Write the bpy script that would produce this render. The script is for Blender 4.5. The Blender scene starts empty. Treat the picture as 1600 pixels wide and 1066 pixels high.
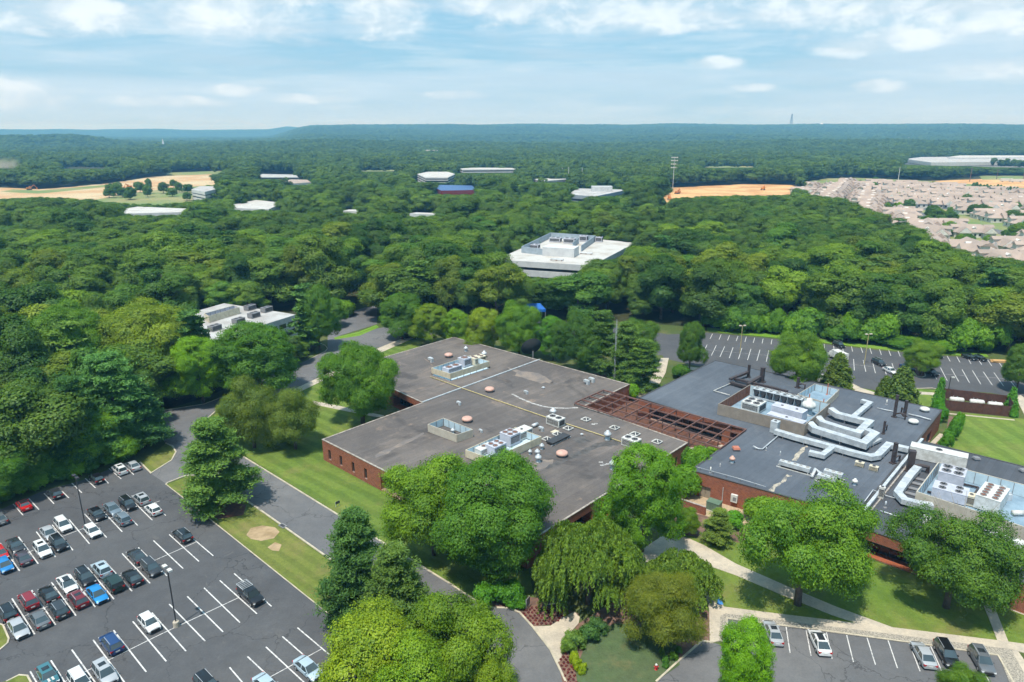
import bpy, math, random
import numpy as np
from mathutils import Vector, Matrix
from mathutils.geometry import tessellate_polygon
R = math.radians
random.seed(7)
sc = bpy.context.scene
COL = sc.collection

# ---------------------------------------------------------------- camera
CAM_H, PITCH, FPX = 66.0, R(16.7), 1090.0
cd = bpy.data.cameras.new('camera'); cam = bpy.data.objects.new('camera', cd); COL.objects.link(cam)
cd.sensor_width = 36.0; cd.lens = FPX*36/1600; cd.clip_start = 0.5; cd.clip_end = 60000
cam.location = (0, 0, CAM_H); cam.rotation_euler = (R(90)-PITCH, 0, 0)
sc.camera = cam

# ---------------------------------------------------------------- light, sky, exposure
SUN_EL, SUN_SH = R(68), R(60)            # elevation; compass direction in which shadows fall
sd = bpy.data.lights.new('sun', 'SUN'); so = bpy.data.objects.new('sun', sd); COL.objects.link(so)
sd.energy = 3.05; sd.angle = R(0.8); sd.color = (1.0, 0.955, 0.88)
ldir = Vector((math.cos(SUN_SH)*math.cos(SUN_EL), math.sin(SUN_SH)*math.cos(SUN_EL), -math.sin(SUN_EL)))
so.rotation_euler = ldir.to_track_quat('-Z', 'Y').to_euler()
so.location = (-200, -200, 500)
sc.view_settings.view_transform = 'Standard'; sc.view_settings.look = 'None'
sc.view_settings.gamma = 1.0; sc.view_settings.exposure = 0.80
sc.cycles.max_bounces = 6; sc.cycles.diffuse_bounces = 3; sc.cycles.glossy_bounces = 2
sc.cycles.transmission_bounces = 3; sc.cycles.transparent_max_bounces = 6; sc.cycles.volume_bounces = 0
sc.cycles.caustics_reflective = False; sc.cycles.caustics_refractive = False
sc.cycles.use_adaptive_sampling = True; sc.cycles.adaptive_threshold = 0.02
sc.cycles.sample_clamp_indirect = 4.0
try:
    sc.cycles.use_denoising = True; sc.cycles.denoiser = 'OPENIMAGEDENOISE'
except Exception: pass

class NT:
    """tiny node-tree helper"""
    def __init__(s, nt): s.nt = nt; nt.nodes.clear()
    def n(s, t, props=None, **ins):
        nd = s.nt.nodes.new(t)
        for k, v in (props or {}).items(): setattr(nd, k, v)
        for k, v in ins.items():
            key = int(k[1:]) if k[0] == '_' and k[1:].isdigit() else k.replace('__', ' ')
            s.set(nd.inputs[key], v)
        return nd
    def set(s, sock, v):
        if isinstance(v, bpy.types.NodeSocket): s.nt.links.new(v, sock)
        elif isinstance(v, bpy.types.Node): s.nt.links.new(v.outputs[0], sock)
        else:
            if isinstance(v, (tuple, list)) and len(v) == 3 and sock.type == 'RGBA': v = (*v, 1)
            sock.default_value = v
    def math(s, op, a, b=0.0, c=None, clamp=False):
        nd = s.nt.nodes.new('ShaderNodeMath'); nd.operation = op; nd.use_clamp = clamp
        s.set(nd.inputs[0], a); s.set(nd.inputs[1], b)
        if c is not None: s.set(nd.inputs[2], c)
        return nd.outputs[0]
    def mix(s, f, a, b, bt='MIX'):
        nd = s.nt.nodes.new('ShaderNodeMix'); nd.data_type = 'RGBA'; nd.blend_type = bt
        s.set(nd.inputs[0], f); s.set(nd.inputs[6], a); s.set(nd.inputs[7], b)
        return nd.outputs[2]
    def ramp(s, f, a, b):
        nd = s.nt.nodes.new('ShaderNodeMapRange'); nd.clamp = True; nd.interpolation_type = 'SMOOTHSTEP'
        s.set(nd.inputs[0], f); nd.inputs[1].default_value = a; nd.inputs[2].default_value = b
        return nd.outputs[0]
    def noise(s, vec, scale, detail=3.0, rough=0.55, dist=0.0):
        nd = s.n('ShaderNodeTexNoise', Scale=scale, Detail=detail, Roughness=rough, Distortion=dist)
        if vec is not None: s.set(nd.inputs['Vector'], vec)
        return nd.outputs[0]

w = bpy.data.worlds.new('World'); sc.world = w; w.use_nodes = True
N = NT(w.node_tree)
sky = N.n('ShaderNodeTexSky', dict(sky_type='NISHITA', sun_disc=False, sun_elevation=SUN_EL, sun_rotation=R(210),
          altitude=60.0, air_density=1.25, dust_density=2.0, ozone_density=2.2))
tc = N.n('ShaderNodeTexCoord'); sep = N.n('ShaderNodeSeparateXYZ', Vector=tc.outputs['Generated'])
X, Y, Z = sep.outputs
az = N.math('ARCTAN2', X, Y); el = N.math('ARCSINE', Z)
vc = N.n('ShaderNodeCombineXYZ', X=az, Y=N.math('MULTIPLY', el, 1.9), Z=0.0)
vs = N.n('ShaderNodeCombineXYZ', X=az, Y=N.math('MULTIPLY', el, 9.0), Z=3.0)
n1 = N.noise(vs, 2.2, 6, 0.55, 0.4)          # broad veils
n2 = N.noise(vc, 17.0, 8, 0.60, 0.25)         # cumulus edges
n3 = N.noise(vs, 6.0, 5, 0.6, 0.2)
# named cumulus masses: azimuth, elevation (radians), half width, half height
def dir_of(u, v):
    x = (u-800)/FPX; y = -(v-533)/FPX
    d = Vector((x, math.cos(PITCH)+y*math.sin(PITCH), -math.sin(PITCH)+y*math.cos(PITCH))).normalized()
    return math.atan2(d.x, d.y), math.asin(d.z)
CL = [(800, 4, 95, 30), (340, 0, 120, 44), (596, 26, 60, 34), (1330, -4, 140, 46), (1545, 12, 110, 34), (1405, 56, 60, 16), (1010, 20, 190, 26),
      (1225, 18, 60, 22), (1118, 98, 40, 9), (1565, 106, 60, 12), (1370, 134, 30, 8), (366, 141, 36, 8), (262, 158, 70, 7), (15, 146, 60, 18), (716, 148, 40, 6),
      (90, 20, 120, 24), (480, 155, 60, 6), (1175, 137, 30, 5), (1340, 72, 50, 12)]
acc = None
for (u, v, hw, hh) in CL:
    a0, e0 = dir_of(u, v)
    dx = N.math('MULTIPLY', N.math('SUBTRACT', az, a0), FPX/hw/1.05)
    dy = N.math('MULTIPLY', N.math('SUBTRACT', el, e0), FPX/hh/1.05)
    d2 = N.math('ADD', N.math('MULTIPLY', dx, dx), N.math('MULTIPLY', dy, dy))
    q = N.math('SUBTRACT', 1.0, N.math('MULTIPLY', d2, 0.42), clamp=True)
    acc = q if acc is None else N.math('MAXIMUM', acc, q)
puff = N.ramp(N.math('ADD', N.math('MULTIPLY', acc, 0.50), N.math('ADD', N.math('MULTIPLY', n2, 0.7), N.math('MULTIPLY', n3, 0.3))), 0.66, 1.02)
hor = N.ramp(el, 0.0, 0.20)                  # 0 at the horizon
veil = N.ramp(N.math('ADD', n1, N.math('MULTIPLY', hor, -0.20)), 0.27, 0.60)
skyc = N.mix(1.0, sky.outputs[0], (0.100, 0.100, 0.100), 'MULTIPLY')
c1 = N.mix(N.math('MULTIPLY', veil, 0.90), N.mix(0.75, skyc, (0.21, 0.47, 0.67)), (0.43, 0.575, 0.69))
c2 = N.mix(N.math('MULTIPLY', N.ramp(n3, 0.46, 0.70), 0.50), c1, (0.37, 0.51, 0.62))
c2b = N.mix(N.math('MULTIPLY', N.ramp(N.math('SUBTRACT', 1.0, n3), 0.47, 0.70), 0.42), c2, (0.57, 0.67, 0.735))
c3 = N.mix(N.math('MULTIPLY', puff, 0.66), c2b, N.mix(N.ramp(n2, 0.4, 0.65), (0.55, 0.64, 0.70), (0.82, 0.86, 0.87)))
low = N.math('SUBTRACT', 1.0, N.ramp(el, -0.02, 0.12))
c4 = N.mix(N.math('MULTIPLY', low, 0.65), c3, (0.47, 0.595, 0.69))
bg = N.n('ShaderNodeBackground', Color=c4, Strength=0.80)
N.n('ShaderNodeOutputWorld', Surface=bg)

# ---------------------------------------------------------------- projection of photo pixels on level planes
def P(u, v, z=0.0):
    x = (u-800)/FPX; y = -(v-533)/FPX
    dz = -math.sin(PITCH)+y*math.cos(PITCH)
    t = (z-CAM_H)/dz
    return Vector((x*t, (math.cos(PITCH)+y*math.sin(PITCH))*t, z))
def angv(v): return math.atan2(v[1], v[0])
def proj(p):
    dx, dy, dz = p[0], p[1], p[2]-CAM_H
    f = dy*math.cos(PITCH)-dz*math.sin(PITCH); up = dy*math.sin(PITCH)+dz*math.cos(PITCH)
    return 800+FPX*dx/f, 533-FPX*up/f
def in_poly(x, y, poly):
    c = False; j = len(poly)-1
    for i in range(len(poly)):
        xi, yi = poly[i][0], poly[i][1]; xj, yj = poly[j][0], poly[j][1]
        if (yi > y) != (yj > y) and x < (xj-xi)*(y-yi)/(yj-yi)+xi: c = not c
        j = i
    return c

# ---------------------------------------------------------------- object helpers
def tag(o, label=None, cat=None, group=None, kind=None):
    if label: o['label'] = label
    if cat: o['category'] = cat
    if group: o['group'] = group
    if kind: o['kind'] = kind
    return o
def empty(name, label, cat, loc=(0, 0, 0), rz=0.0, group=None):
    o = bpy.data.objects.new(name, None); COL.objects.link(o)
    o.empty_display_size = 0.5
    o.location = loc; o.rotation_euler = (0, 0, rz)
    return tag(o, label, cat, group)
def copy_tree(o, parent=None):
    c = o.copy(); COL.objects.link(c); c.parent = parent
    for ch in list(o.children): copy_tree(ch, c)
    return c

class MB:
    """collects shapes into one mesh"""
    def __init__(s, org=(0, 0, 0)): s.v = []; s.f = []; s.uv = {}; s.o = Vector(org); s.mi = []
    def add(s, vs, fs, uvs=None, mi=0):
        b = len(s.v); s.v += [tuple(Vector(q)-s.o) for q in vs]
        for k, f in enumerate(fs):
            if uvs: s.uv[len(s.f)] = uvs[k]
            s.f.append(tuple(b+i for i in f)); s.mi.append(mi)
        return s
    def box(s, c, d, rz=0.0, mi=0, taper=1.0):
        x, y, z = d[0]/2, d[1]/2, d[2]; cs, sn = math.cos(rz), math.sin(rz); vs = []
        for k, (zz, t) in enumerate(((0, 1), (z, taper))):
            for a, b in ((-x, -y), (x, -y), (x, y), (-x, y)):
                a *= t; b *= t
                vs.append((c[0]+a*cs-b*sn, c[1]+a*sn+b*cs, c[2]+zz))
        return s.add(vs, [(3, 2, 1, 0), (4, 5, 6, 7), (0, 1, 5, 4), (1, 2, 6, 5), (2, 3, 7, 6), (3, 0, 4, 7)], mi=mi)
    def prism(s, poly, z0, z1, top=True, bottom=False, mi=0):
        n = len(poly); vs = [(p[0], p[1], z0) for p in poly]+[(p[0], p[1], z1) for p in poly]
        fs = [(i, (i+1) % n, (i+1) % n+n, i+n) for i in range(n)]
        if top or bottom:
            tr = tessellate_polygon([[Vector((p[0], p[1], 0)) for p in poly]])
            for t in tr:
                if top: fs.append(tuple(i+n for i in t))
                if bottom: fs.append(tuple(t[::-1]))
        return s.add(vs, fs, mi=mi)
    def sheet(s, poly, z=None):
        tr = tessellate_polygon([[Vector((p[0], p[1], 0)) for p in poly]])
        return s.add([(p[0], p[1], p[2] if z is None else z) for p in poly], [tuple(t) for t in tr])
    def bar(s, p, q, w, h=None, up=(0, 0, 1)):
        h = h or w; p = Vector(p); q = Vector(q); d = (q-p).normalized(); upv = Vector(up)
        if abs(d.dot(upv)) > 0.98: upv = Vector((1, 0, 0))
        a = d.cross(upv).normalized()*w/2; b = a.cross(d).normalized()*h/2; vs = []
        for c in (p, q): vs += [c-a-b, c+a-b, c+a+b, c-a+b]
        return s.add(vs, [(3, 2, 1, 0), (4, 5, 6, 7), (0, 1, 5, 4), (1, 2, 6, 5), (2, 3, 7, 6), (3, 0, 4, 7)])
    def tube(s, pts, r, n=8, cap=True):
        pts = [Vector(p) for p in pts]; rs = r if isinstance(r, (list, tuple)) else [r]*len(pts); vs = []; fs = []
        for i, p in enumerate(pts):
            d = (pts[min(i+1, len(pts)-1)]-pts[max(i-1, 0)]).normalized()
            a = d.cross(Vector((0, 0, 1)) if abs(d.z) < 0.95 else Vector((1, 0, 0))).normalized(); b = d.cross(a)
            vs += [p+(a*math.cos(2*math.pi*k/n)+b*math.sin(2*math.pi*k/n))*rs[i] for k in range(n)]
        for i in range(len(pts)-1):
            for k in range(n): fs.append((i*n+k, i*n+(k+1) % n, (i+1)*n+(k+1) % n, (i+1)*n+k))
        if cap: fs += [tuple(range(n))[::-1], tuple(range((len(pts)-1)*n, len(pts)*n))]
        return s.add(vs, fs)
    def duct(s, pts, w, h):
        """mitred rectangular duct through level or sloping points"""
        pts = [Vector(p) for p in pts]; vs = []; fs = []
        for i, p in enumerate(pts):
            d0 = (p-pts[i-1]).normalized() if i else (pts[1]-p).normalized()
            d1 = (pts[i+1]-p).normalized() if i < len(pts)-1 else d0
            t = (d0+d1); t.z = 0; t = t.normalized() if t.length > 1e-6 else d0
            k = 1/max(0.5, math.sqrt((1+d0.dot(d1))/2)); a = Vector((t.y, -t.x, 0))*w/2*k
            vs += [p-a, p+a, p+a+Vector((0, 0, h)), p-a+Vector((0, 0, h))]
        for i in range(len(pts)-1):
            for k in range(4): fs.append((i*4+k, i*4+(k+1) % 4, (i+1)*4+(k+1) % 4, (i+1)*4+k))
        b = (len(pts)-1)*4; fs += [(3, 2, 1, 0), (b, b+1, b+2, b+3)]
        return s.add(vs, fs)
    def ribbed(s, a, b, nr, z0, z1, sp, rw, dp):
        """one connected sheet from a to b with upright ribs standing out along nr; ribs use material 1"""
        L = (b-a).length; d = (b-a).normalized(); k = max(1, int(round(L/sp))); pr = []
        for i in range(k+1):
            c = min(max(rw/2+.001, i*L/k), L-rw/2-.001)
            pr += [(c-rw/2, 0), (c-rw/2, dp), (c+rw/2, dp), (c+rw/2, 0)]
        vs = []
        for x, o in pr: q = a+d*x+nr*o; vs += [(q.x, q.y, z0), (q.x, q.y, z1)]
        for i in range(len(pr)-1): s.add([vs[2*i], vs[2*i+2], vs[2*i+3], vs[2*i+1]], [(0, 1, 2, 3)], mi=0 if i % 4 == 3 else 1)
        return s
    def lathe(s, c, prof, n=16):
        vs = []; fs = []
        for (r, z) in prof: vs += [(c[0]+r*math.cos(2*math.pi*k/n), c[1]+r*math.sin(2*math.pi*k/n), c[2]+z) for k in range(n)]
        m = len(prof)
        for i in range(m-1):
            for k in range(n): fs.append((i*n+k, i*n+(k+1) % n, (i+1)*n+(k+1) % n, (i+1)*n+k))
        fs += [tuple(range(n))[::-1], tuple(range((m-1)*n, m*n))]
        return s.add(vs, fs)
    def build(s, name, mat, parent=None, smooth=False):
        me = bpy.data.meshes.new(name); me.from_pydata(s.v, [], s.f); me.validate()
        for m in (mat if isinstance(mat, (list, tuple)) else [mat]): me.materials.append(m)
        if any(s.mi) and len(me.polygons) == len(s.mi): me.polygons.foreach_set('material_index', s.mi)
        if s.uv and len(me.polygons) == len(s.f):
            ul = me.uv_layers.new(name='UVMap').data
            for i, p in enumerate(me.polygons):
                if i in s.uv:
                    for li, uv in zip(p.loop_indices, s.uv[i]): ul[li].uv = uv
        if smooth: me.polygons.foreach_set('use_smooth', [True]*len(me.polygons))
        me.update()
        o = bpy.data.objects.new(name, me); COL.objects.link(o); o.parent = parent
        return o
def bm_normals(o):
    import bmesh
    b = bmesh.new(); b.from_mesh(o.data); bmesh.ops.recalc_face_normals(b, faces=b.faces); b.to_mesh(o.data); b.free(); return o

# ---------------------------------------------------------------- materials
MC = {}
def newmat(name):
    m = bpy.data.materials.new(name); m.use_nodes = True; return m, NT(m.node_tree)
def out(N, sh, **k): N.n('ShaderNodeOutputMaterial', Surface=sh, **k)
def M(name, col, rough=0.7, col2=None, scale=0.6, metal=0.0, bump=0.0, spec=0.5, amt=1.0, fine=0.0, lo=0.35, hi=0.65, det=5.0, coat=0.0):
    if name in MC: return MC[name]
    m, N = newmat(name); g = N.n('ShaderNodeNewGeometry').outputs['Position']
    c = (*col, 1); cc = None
    if col2 is None: col2 = tuple(x*0.82 for x in col)
    cc = N.mix(N.math('MULTIPLY', N.ramp(N.noise(g, scale, det, 0.6), lo, hi), amt), c, (*col2, 1))
    if fine: cc = N.mix(fine, cc, N.mix(N.noise(g, 4.0, 2), (0, 0, 0, 1), (2, 2, 2, 1)), 'MULTIPLY')
    b = N.n('ShaderNodeBsdfPrincipled', Base__Color=cc, Roughness=rough, Metallic=metal)
    b.inputs['Specular IOR Level'].default_value = spec
    if coat: b.inputs['Coat Weight'].default_value = coat; b.inputs['Coat Roughness'].default_value = 0.05
    if bump:
        bn = N.n('ShaderNodeBump', Strength=bump, Height=N.noise(g, scale*8, 3)); N.set(b.inputs['Normal'], bn)
    out(N, b); MC[name] = m; return m

def asphalt(name, c1, c2, crack=1.0, scuff=0.5):
    m, N = newmat(name); g = N.n('ShaderNodeNewGeometry').outputs['Position']
    big = N.noise(g, 0.05, 5, 0.6); mid = N.noise(g, 0.45, 6, 0.65); fine = N.noise(g, 3.5, 4, 0.7)
    c = N.mix(N.ramp(big, 0.35, 0.65), (*c1, 1), (*c2, 1))
    c = N.mix(0.55, c, N.mix(mid, (0.5, 0.5, 0.5, 1), (1.5, 1.5, 1.5, 1)), 'MULTIPLY')
    c = N.mix(0.5, c, N.mix(fine, (0.45, 0.45, 0.45, 1), (1.55, 1.55, 1.55, 1)), 'MULTIPLY')
    sc_ = N.ramp(N.noise(g, 0.22, 8, 0.72, 1.2), 0.60, 0.76)
    c = N.mix(N.math('MULTIPLY', sc_, scuff), c, (0.19, 0.175, 0.155, 1))
    wv = N.n('ShaderNodeVectorMath', {'operation': 'ADD'}, _0=g)
    wn = N.n('ShaderNodeTexNoise', Vector=g, Scale=0.25, Detail=5.0, Roughness=0.6)
    ws = N.n('ShaderNodeVectorMath', {'operation': 'SCALE'}, _0=wn.outputs[1]); ws.inputs['Scale'].default_value = 5.0
    N.set(wv.inputs[1], ws.outputs[0])
    vo = N.n('ShaderNodeTexVoronoi', {'feature': 'DISTANCE_TO_EDGE'}, Vector=wv.outputs[0], Scale=0.085)
    ck = N.math('SUBTRACT', 1.0, N.ramp(vo.outputs['Distance'], 0.002, 0.008))
    gate = N.ramp(N.noise(g, 0.06, 2), 0.36, 0.52)
    c = N.mix(N.math('MULTIPLY', N.math('MULTIPLY', ck, gate), 0.52*crack), c, (0.014, 0.014, 0.015, 1))
    spots = N.ramp(N.noise(g, 0.7, 3, 0.5), 0.70, 0.80)
    c = N.mix(N.math('MULTIPLY', spots, 0.35), c, (0.02, 0.02, 0.021, 1))
    b = N.n('ShaderNodeBsdfPrincipled', Base__Color=c, Roughness=0.85)
    out(N, b); MC[name] = m; return m

def grass(name, c1, c2, brown=0.3, stripe=0.0, ang=0.0, width=1.6, bscale=0.12):
    m, N = newmat(name); g = N.n('ShaderNodeNewGeometry').outputs['Position']
    big = N.noise(g, 0.06, 5, 0.6); mid = N.noise(g, 0.9, 5, 0.7); fine = N.noise(g, 6.0, 3, 0.7)
    c = N.mix(N.ramp(big, 0.35, 0.65), (*c1, 1), (*c2, 1))
    c = N.mix(0.7, c, N.mix(mid, (0.4, 0.4, 0.4, 1), (1.6, 1.6, 1.6, 1)), 'MULTIPLY')
    c = N.mix(0.55, c, N.mix(fine, (0.35, 0.4, 0.35, 1), (1.65, 1.6, 1.6, 1)), 'MULTIPLY')
    if stripe:
        sp = N.n('ShaderNodeSeparateXYZ', Vector=g)
        t = N.math('ADD', N.math('MULTIPLY', sp.outputs[0], math.cos(ang)/width), N.math('MULTIPLY', sp.outputs[1], math.sin(ang)/width))
        t = N.math('ADD', t, N.math('MULTIPLY', N.noise(g, 0.12, 3), 1.2))
        s_ = N.ramp(N.math('SINE', N.math('MULTIPLY', t, math.pi)), -0.5, 0.5)
        c = N.mix(stripe, c, N.mix(s_, (0.62, 0.68, 0.6, 1), (1.3, 1.25, 1.15, 1)), 'MULTIPLY')
    br = N.ramp(N.noise(g, bscale, 6, 0.7), 0.50, 0.72)
    c = N.mix(N.math('MULTIPLY', br, brown), c, (0.21, 0.165, 0.07, 1))
    bn = N.n('ShaderNodeBump', Strength=0.6, Distance=0.15, Height=N.noise(g, 3.0, 4, 0.7))
    b = N.n('ShaderNodeBsdfPrincipled', Base__Color=c, Roughness=0.9, Normal=bn); b.inputs['Specular IOR Level'].default_value = 0.2
    out(N, b); MC[name] = m; return m

def brick(name='brick', a=(0.31, 0.095, 0.045), b2=(0.20, 0.058, 0.032), mort=(0.30, 0.20, 0.16)):
    m, N = newmat(name); tcn = N.n('ShaderNodeTexCoord'); uv = tcn.outputs['UV']
    g = N.n('ShaderNodeNewGeometry').outputs['Position']
    br = N.n('ShaderNodeTexBrick', Vector=uv, Color1=a, Color2=b2, Mortar=mort, Scale=1.0)
    br.inputs['Mortar Size'].default_value = 0.012; br.inputs['Brick Width'].default_value = 0.42; br.inputs['Row Height'].default_value = 0.15
    br.inputs['Bias'].default_value = -0.1
    c = N.mix(0.6, br.outputs[0], N.mix(N.noise(g, 1.3, 6, 0.75), (0.35, 0.35, 0.35, 1), (1.65, 1.6, 1.55, 1)), 'MULTIPLY')
    b = N.n('ShaderNodeBsdfPrincipled', Base__Color=c, Roughness=0.85); b.inputs['Specular IOR Level'].default_value = 0.25
    out(N, b); MC[name] = m; return m

def membrane(name, c1, c2, c3, ang, roll=1.0, streak=0.35, st2=(0.25, 0.22, 0.19), st2amt=0.3, dark=0.0):
    """roofing felt in rolls: faint laps, blotches, dried puddles"""
    m, N = newmat(name); g = N.n('ShaderNodeNewGeometry').outputs['Position']
    sp = N.n('ShaderNodeSeparateXYZ', Vector=g)
    t = N.math('ADD', N.math('MULTIPLY', sp.outputs[0], math.cos(ang)/roll), N.math('MULTIPLY', sp.outputs[1], math.sin(ang)/roll))
    t2 = N.math('ADD', N.math('MULTIPLY', sp.outputs[0], -math.sin(ang)), N.math('MULTIPLY', sp.outputs[1], math.cos(ang)))
    fr = N.math('FRACT', t); fl = N.math('FLOOR', t)
    wn = N.n('ShaderNodeTexWhiteNoise', {'noise_dimensions': '1D'}, W=fl)
    c = N.mix(N.ramp(N.noise(g, 0.045, 6, 0.62, 0.6), 0.36, 0.64), (*c1, 1), (*c2, 1))
    c = N.mix(N.math('MULTIPLY', N.ramp(N.noise(g, 0.11, 7, 0.7, 1.0), 0.50, 0.72), 0.6), c, (*c3, 1))
    c = N.mix(streak, c, N.mix(wn.outputs[0], (0.80, 0.80, 0.80, 1), (1.2, 1.2, 1.2, 1)), 'MULTIPLY')
    lap = N.math('LESS_THAN', fr, 0.07)
    c = N.mix(N.math('MULTIPLY', lap, 0.30), c, (c1[0]*0.45, c1[1]*0.45, c1[2]*0.45, 1))
    v2 = N.n('ShaderNodeCombineXYZ', X=N.math('MULTIPLY', t, roll*1.0), Y=N.math('MULTIPLY', t2, 0.25), Z=0.0)
    c = N.mix(0.45, c, N.mix(N.noise(v2, 0.9, 6, 0.75), (0.5, 0.5, 0.5, 1), (1.5, 1.5, 1.5, 1)), 'MULTIPLY')
    c = N.mix(0.5, c, N.mix(N.noise(g, 2.5, 4, 0.8), (0.45, 0.45, 0.45, 1), (1.55, 1.55, 1.55, 1)), 'MULTIPLY')
    pud = N.ramp(N.noise(g, 0.075, 7, 0.66, 1.6), 0.60, 0.70)
    c = N.mix(N.math('MULTIPLY', pud, st2amt), c, (*st2, 1))
    if dark:
        pd = N.ramp(N.noise(N.n('ShaderNodeVectorMath', {'operation': 'ADD'}, _0=g, _1=(90, 40, 0)).outputs[0], 0.06, 7, 0.66, 1.0), 0.56, 0.68)
        c = N.mix(N.math('MULTIPLY', pd, dark), c, (0.055, 0.052, 0.052, 1))
    b = N.n('ShaderNodeBsdfPrincipled', Base__Color=c, Roughness=0.9); b.inputs['Specular IOR Level'].default_value = 0.25
    out(N, b); MC[name] = m; return m

def paint_mat():
    m, N = newmat('car_paint'); oi = N.n('ShaderNodeObjectInfo')
    g = N.n('ShaderNodeNewGeometry').outputs['Position']
    c = N.mix(0.12, oi.outputs['Color'], N.mix(N.noise(g, 1.5, 3), (0.5, 0.5, 0.5, 1), (1.2, 1.2, 1.2, 1)), 'MULTIPLY')
    b = N.n('ShaderNodeBsdfPrincipled', Base__Color=c, Roughness=0.32, Metallic=0.15)
    b.inputs['Coat Weight'].default_value = 0.6; b.inputs['Coat Roughness'].default_value = 0.08
    out(N, b); MC['paint'] = m; return m

def leaf_mat(name, base, hue=0.04, dark=0.5, trans=0.30, rnd=0.35):
    """leaves: own colour varies by twig and by tree; the object colour tints a whole tree"""
    m, N = newmat(name); oi = N.n('ShaderNodeObjectInfo'); at = N.n('ShaderNodeAttribute', {'attribute_name': 'tint'})
    t = at.outputs['Fac']
    c = N.mix(t, (base[0]*0.62, base[1]*0.72, base[2]*0.8, 1), (base[0]*1.45, base[1]*1.28, base[2]*1.15, 1))
    c = N.mix(rnd, c, N.mix(oi.outputs['Random'], (0.62, 0.66, 0.72, 1), (1.35, 1.36, 1.1, 1)), 'MULTIPLY')
    r2 = N.math('FRACT', N.math('MULTIPLY', oi.outputs['Random'], 17.3))
    c = N.mix(0.30, c, N.mix(r2, (0.50, 0.62, 0.75, 1), (1.5, 1.32, 1.0, 1)), 'MULTIPLY')
    c = N.mix(1.0, c, oi.outputs['Color'], 'MULTIPLY')
    g = N.n('ShaderNodeNewGeometry').outputs['Position']
    c = N.mix(0.5, c, N.mix(N.ramp(N.noise(g, 0.012, 4, 0.6), 0.35, 0.65), (0.62, 0.7, 0.8, 1), (1.4, 1.32, 1.1, 1)), 'MULTIPLY')
    d = N.n('ShaderNodeBsdfDiffuse', Color=c)
    tr = N.n('ShaderNodeBsdfTranslucent', Color=N.mix(1.0, c, (1.25, 1.35, 0.6, 1), 'MULTIPLY'))
    ms = N.n('ShaderNodeMixShader', Fac=trans); N.set(ms.inputs[1], d); N.set(ms.inputs[2], tr)
    gl = N.n('ShaderNodeBsdfGlossy', Color=(0.8, 0.9, 0.8, 1), Roughness=0.5)
    m2 = N.n('ShaderNodeMixShader', Fac=0.015); N.set(m2.inputs[1], ms); N.set(m2.inputs[2], gl)
    out(N, m2); MC[name] = m; return m

A_ANG = R(-43.5)                        # direction of the campus front walls
asphalt('asphalt_lot', (0.062, 0.064, 0.069), (0.086, 0.087, 0.090), 1.2, 0.60)
asphalt('asphalt_road', (0.108, 0.109, 0.113), (0.145, 0.143, 0.142), 1.0, 0.35)
asphalt('asphalt_upper', (0.062, 0.064, 0.070), (0.082, 0.082, 0.085), 0.5, 0.45)
grass('ground_grass', (0.066, 0.096, 0.026), (0.09, 0.11, 0.034), 0.35)
grass('lawn_green', (0.100, 0.160, 0.028), (0.135, 0.185, 0.034), 0.35, 0.36, R(50), 1.7)
grass('lawn_island', (0.115, 0.150, 0.030), (0.150, 0.170, 0.040), 0.6, 0.30, R(50), 1.1)
grass('lawn_front', (0.100, 0.168, 0.024), (0.145, 0.185, 0.036), 0.5, 0.2, R(20), 2.0)
grass('lawn_right', (0.110, 0.178, 0.030), (0.140, 0.195, 0.036), 0.30, 0.32, angv(P(1600, 710)-P(1530, 665))+R(90), 2.4)
grass('verge_bright', (0.13, 0.25, 0.02), (0.15, 0.26, 0.03), 0.1)
grass('forest_floor', (0.030, 0.042, 0.014), (0.045, 0.048, 0.020), 0.3)
grass('ground_cover', (0.075, 0.120, 0.048), (0.080, 0.105, 0.050), 0.45, bscale=0.3)
brick()
M('soil', (0.20, 0.115, 0.082), 0.95, (0.12, 0.072, 0.052), 0.8, bump=0.5)
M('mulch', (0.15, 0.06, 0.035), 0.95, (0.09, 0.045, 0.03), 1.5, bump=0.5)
M('bare_earth', (0.40, 0.29, 0.17), 0.95, (0.27, 0.19, 0.10), 0.5)
M('sand', (0.50, 0.40, 0.24), 0.95, (0.46, 0.28, 0.13), 0.018, fine=0.4, det=10, lo=.42, hi=.58)
M('sand_orange', (0.62, 0.37, 0.16), 0.95, (0.46, 0.24, 0.09), 0.03, fine=0.4, det=10, lo=.42, hi=.58)
M('field', (0.13, 0.20, 0.05), 0.95, (0.26, 0.24, 0.10), 0.02)
M('concrete', (0.50, 0.43, 0.33), 0.85, (0.40, 0.35, 0.28), 0.4, fine=0.25)
M('curb', (0.52, 0.46, 0.34), 0.85, (0.38, 0.34, 0.26), 0.9)
M('gravel', (0.40, 0.36, 0.29), 0.95, (0.20, 0.18, 0.15), 5.5, lo=0.40, hi=0.60)
M('gravel_tan', (0.45, 0.33, 0.20), 0.95, (0.33, 0.25, 0.17), 2.0, fine=0.3)
M('white_paint', (0.62, 0.61, 0.59), 0.6, (0.25, 0.25, 0.25), 2.2, lo=0.46, hi=0.72)
M('faint_paint', (0.25, 0.25, 0.25), 0.8, (0.11, 0.11, 0.11), 0.8)
M('blue_paint', (0.05, 0.22, 0.55), 0.7)
membrane('roof_brown', (0.152, 0.132, 0.119), (0.100, 0.090, 0.086), (0.205, 0.170, 0.147), A_ANG, 1.0, 0.35, (0.30, 0.22, 0.16), 0.60, 0.75)
membrane('roof_blue', (0.108, 0.124, 0.147), (0.080, 0.093, 0.113), (0.125, 0.138, 0.155), A_ANG, 1.1, 0.30, (0.16, 0.165, 0.17), 0.3)
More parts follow.
